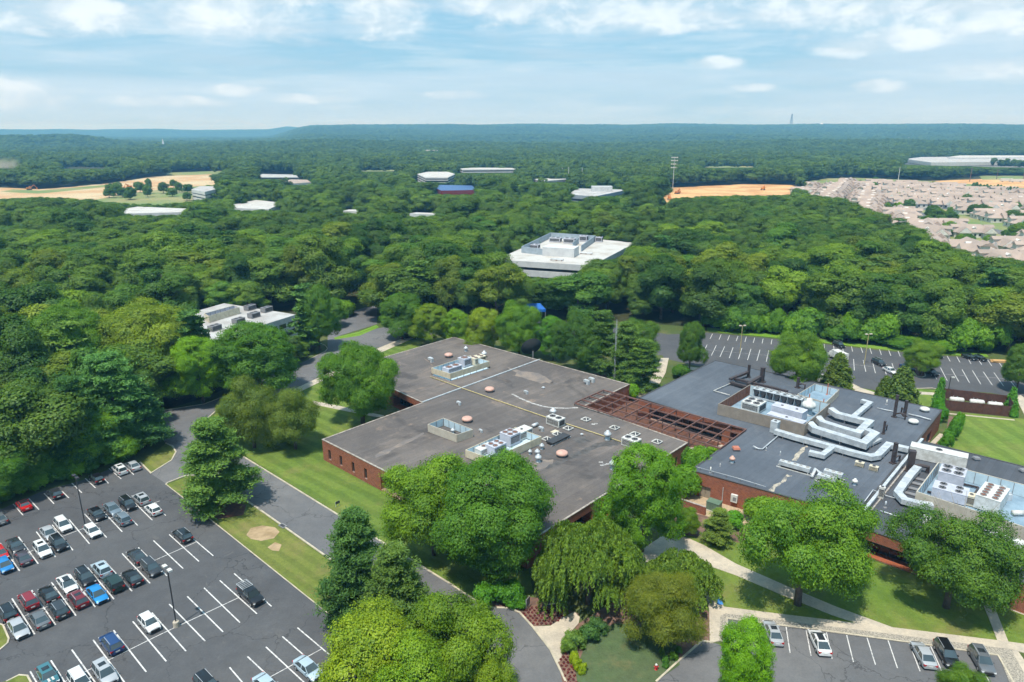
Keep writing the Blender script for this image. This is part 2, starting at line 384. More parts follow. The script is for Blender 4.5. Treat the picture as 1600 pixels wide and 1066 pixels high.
membrane('roof_dark', (0.080, 0.088, 0.102), (0.065, 0.072, 0.084), (0.095, 0.102, 0.115), A_ANG, 1.1, 0.30, (0.12, 0.125, 0.13), 0.3)
M('roof_white', (0.50, 0.485, 0.455), 0.7, (0.36, 0.32, 0.27), 0.12, lo=0.45, hi=0.72)
M('roof_grey', (0.46, 0.46, 0.45), 0.7, (0.34, 0.32, 0.30), 0.12)
M('coping_tan', (0.42, 0.38, 0.33), 0.6, (0.24, 0.2, 0.17), 1.2)
M('coping_dark', (0.07, 0.065, 0.065), 0.5)
M('galv', (0.55, 0.58, 0.60), 0.42, (0.42, 0.45, 0.47), 1.0, metal=0.35)
M('galv_pale', (0.56, 0.59, 0.61), 0.5, (0.40, 0.43, 0.45), 0.8, metal=0.15, fine=0.15)
M('white_metal', (0.66, 0.66, 0.63), 0.5, (0.50, 0.49, 0.45), 1.2)
M('cream_metal', (0.62, 0.56, 0.42), 0.6, (0.52, 0.46, 0.34), 1.0)
M('tan_panel', (0.29, 0.25, 0.205), 0.6, (0.24, 0.205, 0.17), 0.8)
M('beige_panel', (0.52, 0.48, 0.40), 0.6, (0.44, 0.40, 0.33), 0.8)
M('ice_blue', (0.52, 0.64, 0.70), 0.6, (0.44, 0.56, 0.62), 0.8)
M('blue_floor', (0.24, 0.34, 0.42), 0.7, (0.17, 0.25, 0.32), 0.5)
M('lav_metal', (0.52, 0.52, 0.58), 0.5, (0.42, 0.43, 0.48), 0.8)
M('rust', (0.25, 0.10, 0.055), 0.8, (0.15, 0.06, 0.04), 2.0)
M('rust_pale', (0.20, 0.10, 0.08), 0.8, (0.15, 0.08, 0.065), 1.0)
M('pink_dome', (0.62, 0.38, 0.30), 0.6, (0.50, 0.30, 0.24), 1.5)
M('brown_steel', (0.062, 0.046, 0.045), 0.6, (0.040, 0.030, 0.030), 1.0)
M('fence_brown', (0.105, 0.042, 0.032), 0.7, (0.075, 0.030, 0.024), 1.2)
M('black', (0.012, 0.012, 0.013), 0.5)
M('dark_grey', (0.045, 0.046, 0.05), 0.6)
M('mid_grey', (0.22, 0.22, 0.23), 0.6)
M('yellow_pipe', (0.52, 0.43, 0.20), 0.6)
M('white_wall', (0.60, 0.61, 0.61), 0.7, (0.50, 0.51, 0.52), 0.3)
M('glass_dark', (0.018, 0.024, 0.028), 0.08, (0.03, 0.035, 0.04), 0.5)
M('glass_car', (0.045, 0.065, 0.072), 0.05, (0.035, 0.05, 0.055), 0.5, spec=0.9, coat=0.6)
M('glass_office', (0.10, 0.15, 0.19), 0.12, (0.06, 0.09, 0.12), 0.3)
M('tyre', (0.015, 0.015, 0.016), 0.85)
M('rim', (0.45, 0.46, 0.47), 0.35, metal=0.7)
M('lamp_glass', (0.75, 0.77, 0.78), 0.15)
M('tail_red', (0.42, 0.02, 0.02), 0.25)
M('transformer_green', (0.12, 0.19, 0.13), 0.5)
M('door_taupe', (0.30, 0.26, 0.20), 0.6)
M('bark', (0.13, 0.10, 0.08), 0.95, (0.08, 0.06, 0.05), 1.5)
M('dead_wood', (0.32, 0.29, 0.25), 0.95)
M('hydrant_red', (0.55, 0.03, 0.03), 0.5)
M('blue_roof', (0.06, 0.13, 0.30), 0.5)
M('red_wall', (0.22, 0.03, 0.03), 0.6)
M('house_roof', (0.40, 0.315, 0.262), 0.9, (0.30, 0.24, 0.20), 0.05)
M('house_wall', (0.68, 0.66, 0.61), 0.8)
M('dark_mesh', (0.03, 0.035, 0.035), 0.9)
M('lumber', (0.55, 0.33, 0.13), 0.8)
M('red_plants', (0.17, 0.020, 0.018), 0.8, (0.07, 0.012, 0.014), 2.0)
paint_mat()
leaf_mat('leaf_oak', (0.112, 0.215, 0.026), trans=0.30, rnd=0.12)
leaf_mat('leaf_wood', (0.104, 0.188, 0.030), trans=0.30, rnd=0.6)
leaf_mat('leaf_pine', (0.098, 0.188, 0.048), trans=0.2, rnd=0.2)
leaf_mat('leaf_weep', (0.120, 0.200, 0.030), rnd=0.1)
leaf_mat('leaf_far', (0.082, 0.150, 0.030), rnd=0.55)
leaf_mat('leaf_shrub', (0.12, 0.22, 0.035), rnd=0.15)
# ================================================================ SETTING: ground, roads, paths
def sst(a, b, x): t = np.clip((x-a)/(b-a), 0, 1); return t*t*(3-2*t)
_rg = np.random.RandomState(3)
_wv = [(_rg.uniform(0, 6.28), _rg.uniform(500, 2400), _rg.uniform(0, 6.28)) for _ in range(14)]
def terrain(x, y):
    x = np.asarray(x, float); y = np.asarray(y, float)
    d = np.hypot(x, y); a = np.degrees(np.arctan2(x, y)); n = 0
    for t, wl, ph in _wv: n = n+np.sin((x*math.cos(t)+y*math.sin(t))*6.283/wl+ph)*(wl/2400)**0.7
    n = n/6.0
    amp = sst(-19, -15, a)
    main = sst(3400, 6600, d)*(96+12*sst(-16, -8, a)-10*sst(10, 34, a))*amp
    mid = 18*np.exp(-((d-2700)/420.)**2)*sst(-60, 40, a+20)+20*np.exp(-((d-4000)/500.)**2)
    far = sst(8200, 9600, d)*72*(1-sst(-17.5, -15.5, a))
    lefth = 44*np.exp(-((d-3600)/520.)**2)*(1-sst(-32, -27, a))
    h = main+far*0.98+lefth+mid*0.5*(0.5+amp)
    h = h+n*sst(1300, 3000, d)*13+np.sin(x/170.+y/260.)*2.2*sst(3000, 6000, d)
    return np.where(d < 1200, 0, np.maximum(h, 0)*sst(1200, 2000, d))
vs = [(0, 0, 0)]; fs = []; NS = 240
rings = [15, 60, 150, 300, 500, 750, 1000]+list(np.arange(1200, 11600, 130))
for r in rings:
    th = np.arange(NS)*2*math.pi/NS; xx = r*np.sin(th); yy = r*np.cos(th)
    hh = terrain(xx, yy)*((yy > 0)*1.0)
    vs += list(zip(xx, yy, hh))
for k in range(NS): fs.append((0, 1+(k+1) % NS, 1+k))
for i in range(len(rings)-1):
    a = 1+i*NS; b = a+NS
    for k in range(NS): fs.append((a+k, a+(k+1) % NS, b+(k+1) % NS, b+k))
gm = MB().add(vs, fs)
tag(gm.build('ground', MC['forest_floor'], smooth=True), kind='structure')

def sheet(name, pts, mat, z, kind='structure', zsrc=0.0):
    m = MB(); m.sheet([P(u, v, zsrc) for u, v in pts], z)
    o = m.build(name, MC[mat]); bm_up(o); return tag(o, kind=kind)
def bm_up(o):
    me = o.data
    me.update()
    fl = [p.index for p in me.polygons if p.normal.z < 0]
    if fl:
        import bmesh
        b = bmesh.new(); b.from_mesh(me); b.faces.ensure_lookup_table()
        bmesh.ops.reverse_faces(b, faces=[b.faces[i] for i in fl]); b.to_mesh(me); b.free()
def slab(name, pts, mat, z0, z1):
    m = MB(); m.prism([P(u, v) for u, v in pts], z0, z1); o = m.build(name, MC[mat]); bm_normals(o); return tag(o, kind='structure')

CAMPUS = [(-500, 940), (0, 778), (61, 751), (134, 731), (172, 716), (205, 702), (222, 690), (232, 648), (320, 622), (372, 598), (455, 575),
          (480, 560), (498, 538), (500, 505), (520, 486), (592, 466), (600, 496), (650, 498), (720, 503), (800, 506), (870, 500),
          (1000, 505), (1040, 508), (1105, 512), (1202, 519), (1375, 536), (1540, 548), (1620, 556), (2000, 600), (2600, 1500), (-900, 1500)]
sheet('grass', CAMPUS, 'ground_grass', 0.02)
# car parks and roads
sheet('parking_lot', [(-420, 955), (0, 797), (61, 770), (134, 749), (170, 734), (219, 723), (236, 741), (262, 757), (300, 790), (345, 826), (420, 886), (480, 934), (528, 972),
       (560, 1000), (640, 1070), (800, 1220), (-500, 1500)], 'asphalt_lot', 0.05)
sheet('road', [(228, 645), (262, 641), (319, 632), (356, 618), (430, 585), (483, 562), (512, 546), (512, 530), (560, 519), (620, 508), (690, 497), (760, 505), (700, 520), (637, 528), (590, 545),
       (506, 588), (459, 610), (400, 634), (337, 643), (316, 662), (318, 680), (345, 697), (375, 711), (536, 810), (620, 862), (700, 911), (742, 939), (767, 950), (796, 951), (812, 958), (832, 980), (860, 1016), (883, 1064), (900, 1130),
       (700, 1160), (620, 1000), (560, 915), (518, 876), (377, 777), (345, 752), (320, 742), (290, 744), (259, 756), (236, 741), (268, 720), (275, 707), (270, 698), (259, 693), (240, 672)], 'asphalt_road', 0.062)
sheet('side_parking', [(512, 531), (512, 502), (545, 489), (569, 481), (589, 478), (589, 507), (540, 522)], 'asphalt_road', 0.056)
sheet('upper_parking_lot', [(1037, 560), (1030, 540), (1041, 523), (1105, 520), (1202, 529), (1277, 537), (1375, 548), (1465, 556), (1540, 560), (1580, 570), (1640, 590), (1700, 640), (1600, 624), (1547, 614), (1457, 608), (1424, 608), (1385, 613),
       (1343, 606), (1326, 597), (1290, 620), (1200, 610), (1100, 575)], 'asphalt_upper', 0.05)
sheet('upper_road', [(690, 498), (760, 492), (860, 500), (960, 512), (1041, 522), (1037, 556), (1000, 552), (930, 545), (840, 540), (760, 522), (720, 516)], 'asphalt_upper', 0.045)
sheet('front_parking_lot', [(1136, 967), (1195, 974), (1300, 987), (1422, 1004), (1558, 1024), (1600, 1100), (1640, 1200), (1150, 1200), (1136, 1066)], 'asphalt_road', 0.055)
sheet('front_parking_lot', [(1097, 1002), (1114, 1005), (1136, 1010), (1160, 1060), (1160, 1200), (900, 1200), (1025, 1066)], 'asphalt_road', 0.05)
# lawns
sheet('lawn', [(376, 709), (337, 697), (318, 678), (318, 662), (340, 645), (400, 636), (460, 612), (508, 590), (592, 548), (640, 530), (662, 535), (640, 560), (540, 600), (600, 680), (604, 760), (760, 900), (826, 892), (840, 960), (812, 957), (796, 949), (767, 948), (742, 937), (700, 909), (536, 808)], 'lawn_green', 0.075)
sheet('lawn', [(259, 758), (290, 746), (320, 744), (345, 754), (377, 779), (518, 878), (560, 917), (620, 1003), (650, 1060), (560, 998), (528, 970), (480, 932), (420, 884), (345, 824), (300, 788)], 'lawn_island', 0.08)
sheet('lawn', [(219, 724), (259, 694), (269, 699), (274, 707), (266, 720), (237, 740)], 'lawn_island', 0.09)
sheet('lawn', [(1462, 690), (1500, 645), (1600, 655), (1700, 690), (1700, 790), (1600, 735), (1440, 692)], 'lawn_right', 0.07)
sheet('lawn', [(1340, 606), (1386, 614), (1440, 608), (1470, 611), (1470, 660), (1380, 640), (1300, 615)], 'lawn_right', 0.07)
sheet('lawn', [(1050, 780), (1160, 800), (1345, 870), (1600, 960), (1700, 1010), (1690, 1040), (1560, 1003), (1400, 985), (1200, 960), (1131, 949), (1040, 850)], 'lawn_front', 0.07)
sheet('verge', [(522, 528), (560, 519), (588, 508), (592, 512), (562, 525), (524, 531)], 'verge_bright', 0.085)
sheet('verge', [(1105, 518), (1202, 527), (1277, 535), (1375, 546), (1465, 554), (1545, 558), (1540, 553), (1465, 548), (1375, 541), (1277, 530), (1202, 521), (1105, 512)], 'verge_bright', 0.06)
# planting beds
sheet('soil_bed', [(742, 941), (760, 925), (840, 935), (905, 960), (900, 972), (832, 980), (812, 960), (796, 951), (767, 950)], 'soil', 0.085)
sheet('soil_bed', [(904, 975), (960, 940), (1000, 900), (1080, 930), (1110, 960), (1108, 1005), (1097, 1001), (1025, 1064), (990, 1120), (890, 1120), (872, 1034), (883, 1003)], 'soil', 0.085)
sheet('soil_bed', [(1040, 832), (1062, 800), (1100, 800), (1170, 830), (1170, 850), (1120, 845), (1060, 835)], 'soil', 0.084)
sheet('soil_bed', [(1475, 705), (1482, 650), (1500, 655), (1500, 668), (1478, 690), (1452, 700), (1462, 690)], 'soil', 0.082)
sheet('soil_bed', [(317, 792), (345, 778), (385, 790), (380, 806), (340, 812)], 'mulch', 0.095)
sheet('soil_bed', [(900, 585), (1010, 580), (1005, 615), (985, 625), (940, 600)], 'mulch', 0.06)
tag(sheet('ground_cover', [(917, 1000), (960, 975), (1000, 978), (1060, 1010), (1062, 1040), (1030, 1062), (990, 1110), (905, 1110), (900, 1050)], 'ground_cover', 0.10), kind='structure')
sheet('bare_patch', [(385, 837), (392, 826), (410, 822), (430, 825), (437, 832), (428, 842), (408, 846), (392, 843)], 'bare_earth', 0.10)
sheet('bare_patch', [(418, 856), (430, 848), (440, 852), (436, 862), (425, 861)], 'bare_earth', 0.10)
# paths
slab('footpath', [(489, 627), (530, 635), (576, 645), (600, 650), (600, 654), (576, 650), (530, 641), (488, 632)], 'concrete', 0, 0.12)
slab('pavement', [(459, 609), (506, 587), (590, 545), (637, 526), (646, 529), (592, 553), (510, 593), (466, 614)], 'concrete', 0, 0.13)
slab('footpath', [(1033, 560), (1045, 560), (1040, 583), (1024, 612), (1008, 640), (985, 640), (1003, 613), (1018, 590)], 'concrete', 0, 0.12)
slab('footpath', [(1060, 576), (1090, 580), (1120, 586), (1118, 580), (1090, 575), (1062, 572)], 'concrete', 0, 0.12)
slab('footpath', [(997, 897), (992, 876), (1008, 856), (1028, 843), (1044, 830), (1080, 844), (1100, 853), (1150, 882), (1230, 917), (1306, 949), (1396, 982), (1352, 979), (1300, 962), (1225, 932), (1150, 900), (1085, 877), (1071, 868), (1062, 872), (1050, 876), (1036, 864), (1014, 884)], 'concrete', 0, 0.13)
slab('footpath', [(1050, 876), (1062, 872), (1070, 880), (1090, 905), (1124, 937), (1131, 949), (1134, 960), (1133, 1000), (1109, 1006), (1108, 952), (1100, 925), (1065, 890)], 'concrete', 0, 0.127)
slab('footpath', [(1131, 949), (1200, 958), (1400, 982), (1562, 1002), (1600, 1007), (1660, 1018), (1660, 1032), (1600, 1021), (1580, 1016), (1400, 993), (1200, 968), (1134, 960)], 'concrete', 0, 0.124)
slab('footpath', [(1533, 933), (1550, 933), (1553, 948), (1575, 1003), (1580, 1016), (1562, 1013), (1548, 975), (1537, 948)], 'concrete', 0, 0.135)
slab('footpath', [(1570, 1017), (1590, 1018), (1640, 1090), (1660, 1160), (1620, 1160), (1600, 1090)], 'concrete', 0, 0.13)
slab('footpath', [(1340, 864), (1385, 880), (1388, 877), (1345, 860)], 'concrete', 0, 0.13)
slab('footpath', [(1548, 943), (1552, 939), (1600, 957), (1640, 972), (1640, 978), (1600, 962)], 'concrete', 0, 0.125)
slab('footpath', [(832, 980), (860, 979), (880, 966), (897, 957), (906, 965), (904, 975), (888, 993), (880, 1010), (876, 1034), (871, 1036), (858, 1014)], 'concrete', 0, 0.13)
slab('footpath', [(1446, 700), (1468, 678), (1476, 680), (1452, 703)], 'concrete', 0, 0.12)
slab('footpath', [(1424, 612), (1457, 614), (1470, 616), (1470, 620), (1457, 618), (1424, 616)], 'concrete', 0, 0.12)
slab('footpath', [(1586, 620), (1595, 618), (1640, 655), (1640, 668), (1600, 648)], 'concrete', 0, 0.12)
slab('courtyard', [(1005, 705), (1126, 702), (1166, 672), (960, 600), (905, 640), (1075, 712), (1060, 740), (1085, 735)], 'concrete', 0, 0.11)
sheet('courtyard_shade_sheet', [(915, 640), (960, 612), (1000, 628), (1110, 662), (1150, 690), (1110, 700), (1060, 700), (1000, 680)], 'mulch', 0.13)  # mulch-brown sheet: shade between the offices and brown surfaces below, put into colour
slab('service_yard', [(1052, 790), (1070, 771), (1100, 777), (1215, 815), (1190, 830), (1150, 818), (1120, 812), (1085, 802)], 'gravel_tan', 0, 0.10)
slab('loading_apron', [(1326, 597), (1343, 606), (1386, 620), (1380, 632), (1310, 612)], 'concrete', 0, 0.10)
sheet('gravel_strip', [(1125, 964), (1134, 960), (1200, 968), (1400, 993), (1580, 1016), (1588, 1032), (1660, 1160), (1615, 1160), (1560, 1026), (1422, 1006), (1195, 976), (1137, 969), (1137, 1006), (1124, 1003)], 'gravel', 0.145)

def kerb(name, pts, w=0.28, z0=0.0, h=0.17, mat='curb'):
    q = [P(u, v) for u, v in pts]; m = MB()
    m.duct([Vector((a.x, a.y, z0)) for a in q], w, h)
    o = m.build(name, MC[mat]); bm_normals(o); return tag(o, kind='structure')
kerb('kerb', [(219, 723), (236, 740), (268, 720), (275, 707), (270, 698), (259, 693)])
kerb('kerb', [(228, 645), (262, 641), (319, 632), (356, 618)])
kerb('kerb', [(459, 610), (400, 634), (337, 643), (316, 662), (318, 680), (345, 697), (375, 711), (450, 757), (536, 810), (620, 862), (700, 911), (742, 939), (767, 950), (796, 951), (812, 958), (832, 980), (860, 1016), (883, 1064), (900, 1130)])
kerb('kerb', [(518, 876), (450, 828), (377, 777), (345, 752), (320, 742), (290, 744), (262, 755), (259, 758)])
kerb('kerb', [(259, 757), (300, 789), (345, 825), (420, 885), (480, 933), (528, 971)], 0.15, 0.0, 0.10)
kerb('kerb', [(483, 562), (508, 550), (512, 545), (508, 540), (500, 537)], 0.2)
kerb('kerb', [(522, 530), (560, 522), (590, 510)], 0.25, mat='verge_bright')
kerb('kerb', [(1136, 1010), (1136, 967), (1195, 975), (1300, 988), (1422, 1005), (1559, 1025), (1588, 1075), (1640, 1170)], 0.2)
kerb('kerb', [(1025, 1066), (1060, 1034), (1097, 1002), (1114, 1005)], 0.25)
kerb('kerb', [(1326, 597), (1343, 606), (1330, 612)], 0.2)
kerb('kerb', [(1386, 613), (1424, 608), (1457, 607), (1472, 611)], 0.25)
kerb('kerb', [(1423, 571), (1428, 583), (1432, 588), (1441, 590), (1446, 588), (1443, 577)], 0.3)
slab('tree_island', [(1424, 572), (1429, 583), (1433, 587), (1441, 589), (1445, 587), (1442, 575)], 'mulch', 0, 0.12)
# islands at the left edge of the lot
for isl in ([(-60, 960), (-10, 973), (5, 978), (14, 999), (12, 1006), (0, 1016), (-80, 1050)], [(-60, 1085), (10, 1066), (30, 1056), (43, 1057), (50, 1070), (30, 1110), (-60, 1200)]):
    slab('grass_island', isl, 'lawn_island', 0, 0.16); kerb('kerb', isl[1:-1], 0.22)

# painted lines: photograph positions of the stall lines
c5 = lambda x, y: (x/2.76, 680+y/2.76)
c6 = lambda x, y: (250+x/2.76, 680+y/2.76)
cu = lambda x, y: (1000+x/2.667, 450+y/2.667)
c3 = lambda x, y: (1100+x/3.2, 780+y/3.2)
def lines(name, segs, w, z, mat='white_paint'):
    m = MB()
    for (a, b) in segs:
        p = P(*a); q = P(*b); d = (q-p).normalized(); n = Vector((-d.y, d.x, 0))*w/2
        m.add([(p+n)[:2]+(z,), (p-n)[:2]+(z,), (q-n)[:2]+(z,), (q+n)[:2]+(z,)], [(0, 1, 2, 3)])
    o = m.build(name, MC[mat]); bm_up(o); return tag(o, kind='structure')
L5 = [((0, 340), (28, 370)), ((57, 298), (100, 347)), ((125, 275), (168, 322)), ((190, 252), (233, 297)), ((268, 243), (297, 272)), ((310, 208), (353, 250)),
      ((368, 188), (412, 229)), ((440, 180), (468, 209)), ((470, 145), (523, 190)), ((530, 122), (577, 172)),
      ((2, 467), (85, 587)), ((80, 440), (165, 556)), ((157, 418), (240, 527)), ((225, 388), (315, 498)), ((298, 365), (386, 470)), ((365, 341), (460, 443)), ((447, 332), (527, 418)), ((510, 310), (594, 391)), ((578, 290), (657, 368)), ((648, 285), (715, 348)),
      ((52, 706), (150, 860)), ((137, 670), (240, 820)), ((222, 636), (328, 780)), ((300, 600), (411, 743)), ((377, 572), (492, 709)), ((450, 543), (570, 675)), ((527, 512), (647, 640)), ((597, 486), (720, 608)), ((662, 456), (790, 577)),
      ((220, 973), (300, 1100)), ((310, 927), (430, 1095)), ((402, 885), (550, 1085)), ((490, 843), (631, 1023)), ((573, 805), (717, 977)), ((655, 767), (802, 933)), ((130, 1020), (200, 1140))]
L6 = [((40, 430), (168, 546)), ((142, 447), (230, 522)), ((40, 730), (195, 890)), ((118, 697), (272, 850)), ((190, 660), (345, 810)), ((258, 628), (418, 772)), ((320, 598), (481, 740)),
      ((300, 1003), (370, 1085)), ((378, 957), (520, 1090)), ((457, 915), (640, 1085)), ((528, 870), (700, 1020)), ((593, 832), (730, 948))]
lines('stall_lines', [(c5(*a), c5(*b)) for a, b in L5]+[(c6(*a), c6(*b)) for a, b in L6], 0.17, 0.062)
lines('row_lines', [(c5(0, 565), c5(270, 438)), (c5(270, 438), c5(472, 361)), (c5(472, 361), c5(690, 285)), (c5(10, 822), c5(410, 655)), (c5(410, 655), c6(155, 463)), (c5(240, 1085), c6(0, 862)), (c6(0, 862), c6(340, 702)), (c6(420, 1075), c6(695, 925))], 0.12, 0.066)
UP = [((302, 192), (292, 213)), ((268, 196), (262, 206)), ((338, 195), (329, 216)), ((373, 198), (365, 219)), ((408, 202), (401, 222)), ((443, 204), (437, 226)), ((478, 208), (472, 229)), ((513, 212), (509, 232)), ((550, 215), (546, 236)), ((590, 219), (588, 240)), ((630, 223), (629, 244)), ((675, 228), (675, 249)), ((720, 231), (722, 253)),
      ((768, 235), (769, 257)), ((806, 238), (809, 261)), ((843, 243), (847, 265)), ((881, 245), (886, 266)), ((920, 248), (928, 271)), ((958, 252), (965, 275)), ((998, 257), (1006, 280)), ((1036, 260), (1045, 283)), ((1075, 263), (1084, 286)), ((1115, 267), (1124, 290)), ((1150, 270), (1160, 292)),
      ((1280, 284), (1292, 307)), ((1320, 287), (1333, 311)), ((1365, 292), (1379, 317)), ((1408, 297), (1424, 321)), ((1448, 300), (1466, 326)), ((1490, 304), (1509, 330)),
      ((280, 237), (260, 278)), ((318, 240), (297, 283)), ((353, 244), (333, 288)), ((388, 248), (372, 293)), ((425, 251), (410, 297)), ((462, 255), (448, 301)), ((500, 258), (487, 304)), ((536, 262), (526, 308)), ((575, 266), (568, 313)), ((615, 270), (610, 316)), ((650, 273), (648, 320)), ((690, 277), (690, 323)), ((730, 281), (731, 327)),
      ((768, 285), (770, 332)), ((808, 289), (811, 336)), ((849, 293), (853, 341)), ((890, 297), (893, 345)), ((930, 302), (941, 350)), ((968, 306), (981, 356)), ((1012, 310), (1026, 361)), ((1050, 315), (1066, 367)), ((1090, 320), (1110, 372)), ((1210, 333), (1236, 381)),
      ((1252, 333), (1280, 387)), ((1297, 337), (1328, 391)), ((1342, 341), (1373, 396)), ((1385, 345), (1420, 402)), ((1430, 350), (1468, 406)), ((1475, 354), (1515, 410)), ((1520, 360), (1563, 413))]
lines('stall_lines', [(cu(*a), cu(*b)) for a, b in UP], 0.16, 0.062)
lines('row_lines', [(cu(1225, 357), cu(1420, 371)), (cu(1420, 371), cu(1600, 385)), (cu(270, 258), cu(540, 283)), (cu(770, 307), cu(980, 330))], 0.3, 0.066, 'faint_paint')
FR = [((410, 640), (430, 770)), ((510, 655), (535, 785)), ((612, 668), (640, 800)), ((713, 682), (747, 817)), ((815, 695), (857, 830)), ((920, 708), (967, 847)), ((1025, 720), (1080, 863)), ((1133, 737), (1187, 860)), ((1240, 752), (1310, 897)), ((1350, 770), (1425, 915))]
lines('stall_lines', [(c3(*a), c3(*b)) for a, b in FR], 0.13, 0.067)
lines('blue_lines', [(c3(213, 615), c3(218, 652)), (c3(322, 700), c3(325, 757)), (c3(117, 600), c3(117, 640))], 0.14, 0.067, 'blue_paint')
lines('stall_lines', [((486, 577), (506, 583)), ((496, 572), (514, 578)), ((505, 567), (524, 573)), ((512, 563), (532, 569)), ((583, 531), (598, 536)), ((592, 527), (606, 532)), ((601, 523), (614, 528)), ((609, 520), (621, 525)), ((470, 584), (490, 590))], 0.15, 0.075, 'faint_paint')
lines('access_mark', [((1121, 935), (1126, 946))], 0.8, 0.136, 'blue_paint')
# ================================================================ BUILDINGS
def wall_run(root, p0, p1, z0, z1, ops=(), depth=0.35, name='wall', mat='brick', thick=0.3, reveal=None):
    """brick wall from p0 to p1 (outside on the right when walking p0->p1) with real openings:
    ops = (s0, s1, bottom, top, kind). Glass sits back in each opening."""
    org = root.location; p0 = Vector((p0[0], p0[1], 0)); p1 = Vector((p1[0], p1[1], 0)); L = (p1-p0).length; d = (p1-p0)/L
    nrm = Vector((d.y, -d.x, 0)); m = MB(org)
    ops = sorted(ops); xs = sorted(set([0, L]+[o[0] for o in ops]+[o[1] for o in ops]))
    pt = lambda s, z, off=0.0: p0+d*s-nrm*off+Vector((0, 0, z))
    def q(s0, s1, a, b):
        if b-a > 1e-4: m.add([pt(s0, a), pt(s1, a), pt(s1, b), pt(s0, b)], [(0, 1, 2, 3)], [[(s0, a), (s1, a), (s1, b), (s0, b)]])
    for s0, s1 in zip(xs[:-1], xs[1:]):
        o = [k for k in ops if k[0] <= s0+1e-6 and k[1] >= s1-1e-6]
        if not o: q(s0, s1, z0, z1)
        else: q(s0, s1, z0, o[0][2]); q(s0, s1, o[0][3], z1)
    for (a, b, zb, zt, kind) in ops:
        dp = 2.2 if kind == 'recess' else depth
        for (u0, v0, u1, v1) in ((a, zb, a, zt), (b, zt, b, zb), (a, zt, b, zt), (b, zb, a, zb)):
            m.add([pt(u0, v0), pt(u1, v1), pt(u1, v1, dp), pt(u0, v0, dp)], [(0, 1, 2, 3)], [[(0, v0), (0.3, v0), (0.3, v1), (0, v1)]])
        if kind in ('window', 'recess'):
            w = MB(org); n = max(1, int(round((b-a)/1.6))); e = dp-0.01
            for i in range(n):
                x0 = a+(b-a)*i/n; x1 = a+(b-a)*(i+1)/n
                w.add([pt(x0+.06, zb+.06, e), pt(x1-.06, zb+.06, e), pt(x1-.06, zt-.06, e), pt(x0+.06, zt-.06, e)], [(0, 1, 2, 3)])
            f = MB(org)
            for i in range(n+1):
                x = a+(b-a)*i/n; f.bar(pt(min(max(x, a+.04), b-.04), zb, e-0.03), pt(min(max(x, a+.04), b-.04), zt, e-0.03), 0.08)
            f.bar(pt(a, zb+.04, e-.03), pt(b, zb+.04, e-.03), 0.08); f.bar(pt(a, zt-.04, e-.03), pt(b, zt-.04, e-.03), 0.08)
            wo = f.build('window', MC['coping_dark'], root); w.build('pane', MC['glass_dark'], wo)
        elif kind == 'door':
            w = MB(org); w.add([pt(a, zb, dp), pt(b, zb, dp), pt(b, zt, dp), pt(a, zt, dp)], [(0, 1, 2, 3)]); do = w.build('door', MC['door_taupe'], root)
            h = MB(org); h.bar(pt((a+b)/2, zb+.02, dp-.02), pt((a+b)/2, zt, dp-.02), .03); h.bar(pt((a+b)/2+.12, 1.0, dp-.05), pt((a+b)/2+.12, 1.25, dp-.05), .05); h.build('handle', MC['coping_dark'], do)
    m.build(name, MC[mat], root)

def flat_building(name, label, cat, pix, z, roofmat, wallmat='brick', copmat='coping_tan', ops=None, par=0.0, cop=0.35, skip_cop=(), top_z=None):
    pts = [P(u, v, z) for u, v in pix]
    ar = sum(a.x*b.y-b.x*a.y for a, b in zip(pts, pts[1:]+pts[:1]))
    assert ar > 0, name+' must be counter-clockwise'
    c = sum(pts, Vector())/len(pts); root = empty(name, label, cat, (c.x, c.y, 0))
    n = len(pts)
    for i in range(n):
        wall_run(root, pts[i], pts[(i+1) % n], 0.0, z-0.02, (ops or {}).get(i, ()), mat=wallmat)
    m = MB(root.location); m.sheet(pts, z-par-0.03 if par else z); ro = m.build('roof', MC[roofmat], root); bm_up(ro)
    cp = MB(root.location)
    for i in range(n):
        if i in skip_cop: continue
        a, b = pts[i], pts[(i+1) % n]; d = (b-a).normalized(); nr = Vector((d.y, -d.x, 0)); o_ = nr*0.06-nr*cop/2
        cp.bar(a+o_+Vector((0, 0, z*0+0.02-par*0))-d*0.05, b+o_+Vector((0, 0, 0.02))+d*0.05, cop, 0.12+0.002*i)
    cp.build('coping', MC[copmat], root)
    return root, pts

Z1, Z2, Z3 = 4.7, 5.0, 4.75
# --- brown roofed brick building. order (counter-clockwise): W, S, E1, N1, E2, T, L, notch
win = [(2.0, 2.9, 0.9, 3.1, 'window'), (6.0, 6.9, 0.9, 3.1, 'window'), (10.2, 11.1, 0.9, 3.1, 'window'), (14.3, 15.2, 0.9, 3.1, 'window'), (19.5, 28.0, 0.3, 3.3, 'recess'), (31, 36, 0.3, 3.3, 'recess'), (40, 41, .9, 3.1, 'window'), (44, 45, .9, 3.1, 'window')]
B1PX = [(503, 687), (824, 849), (1075, 692), (912, 635.5), (984, 601), (709, 527), (542, 575), (660, 629.5)]
b1, b1p = flat_building('brick_office', 'low brick office with flat brown-grey roof, left of the steel pergola', 'building', B1PX, Z1, 'roof_brown',
    ops={0: win, 1: [(9, 17, 0.2, 3.2, 'recess'), (20, 28, 0.2, 3.2, 'recess'), (45, 46, .9, 3.1, 'window')], 6: [(22, 31, 0.2, 3.2, 'recess'), (31.8, 32.8, .9, 3.1, 'window')], 2: [(4, 12, .3, 3, 'recess'), (15, 24, .3, 3, 'recess'), (27, 36, .3, 3, 'recess')]})
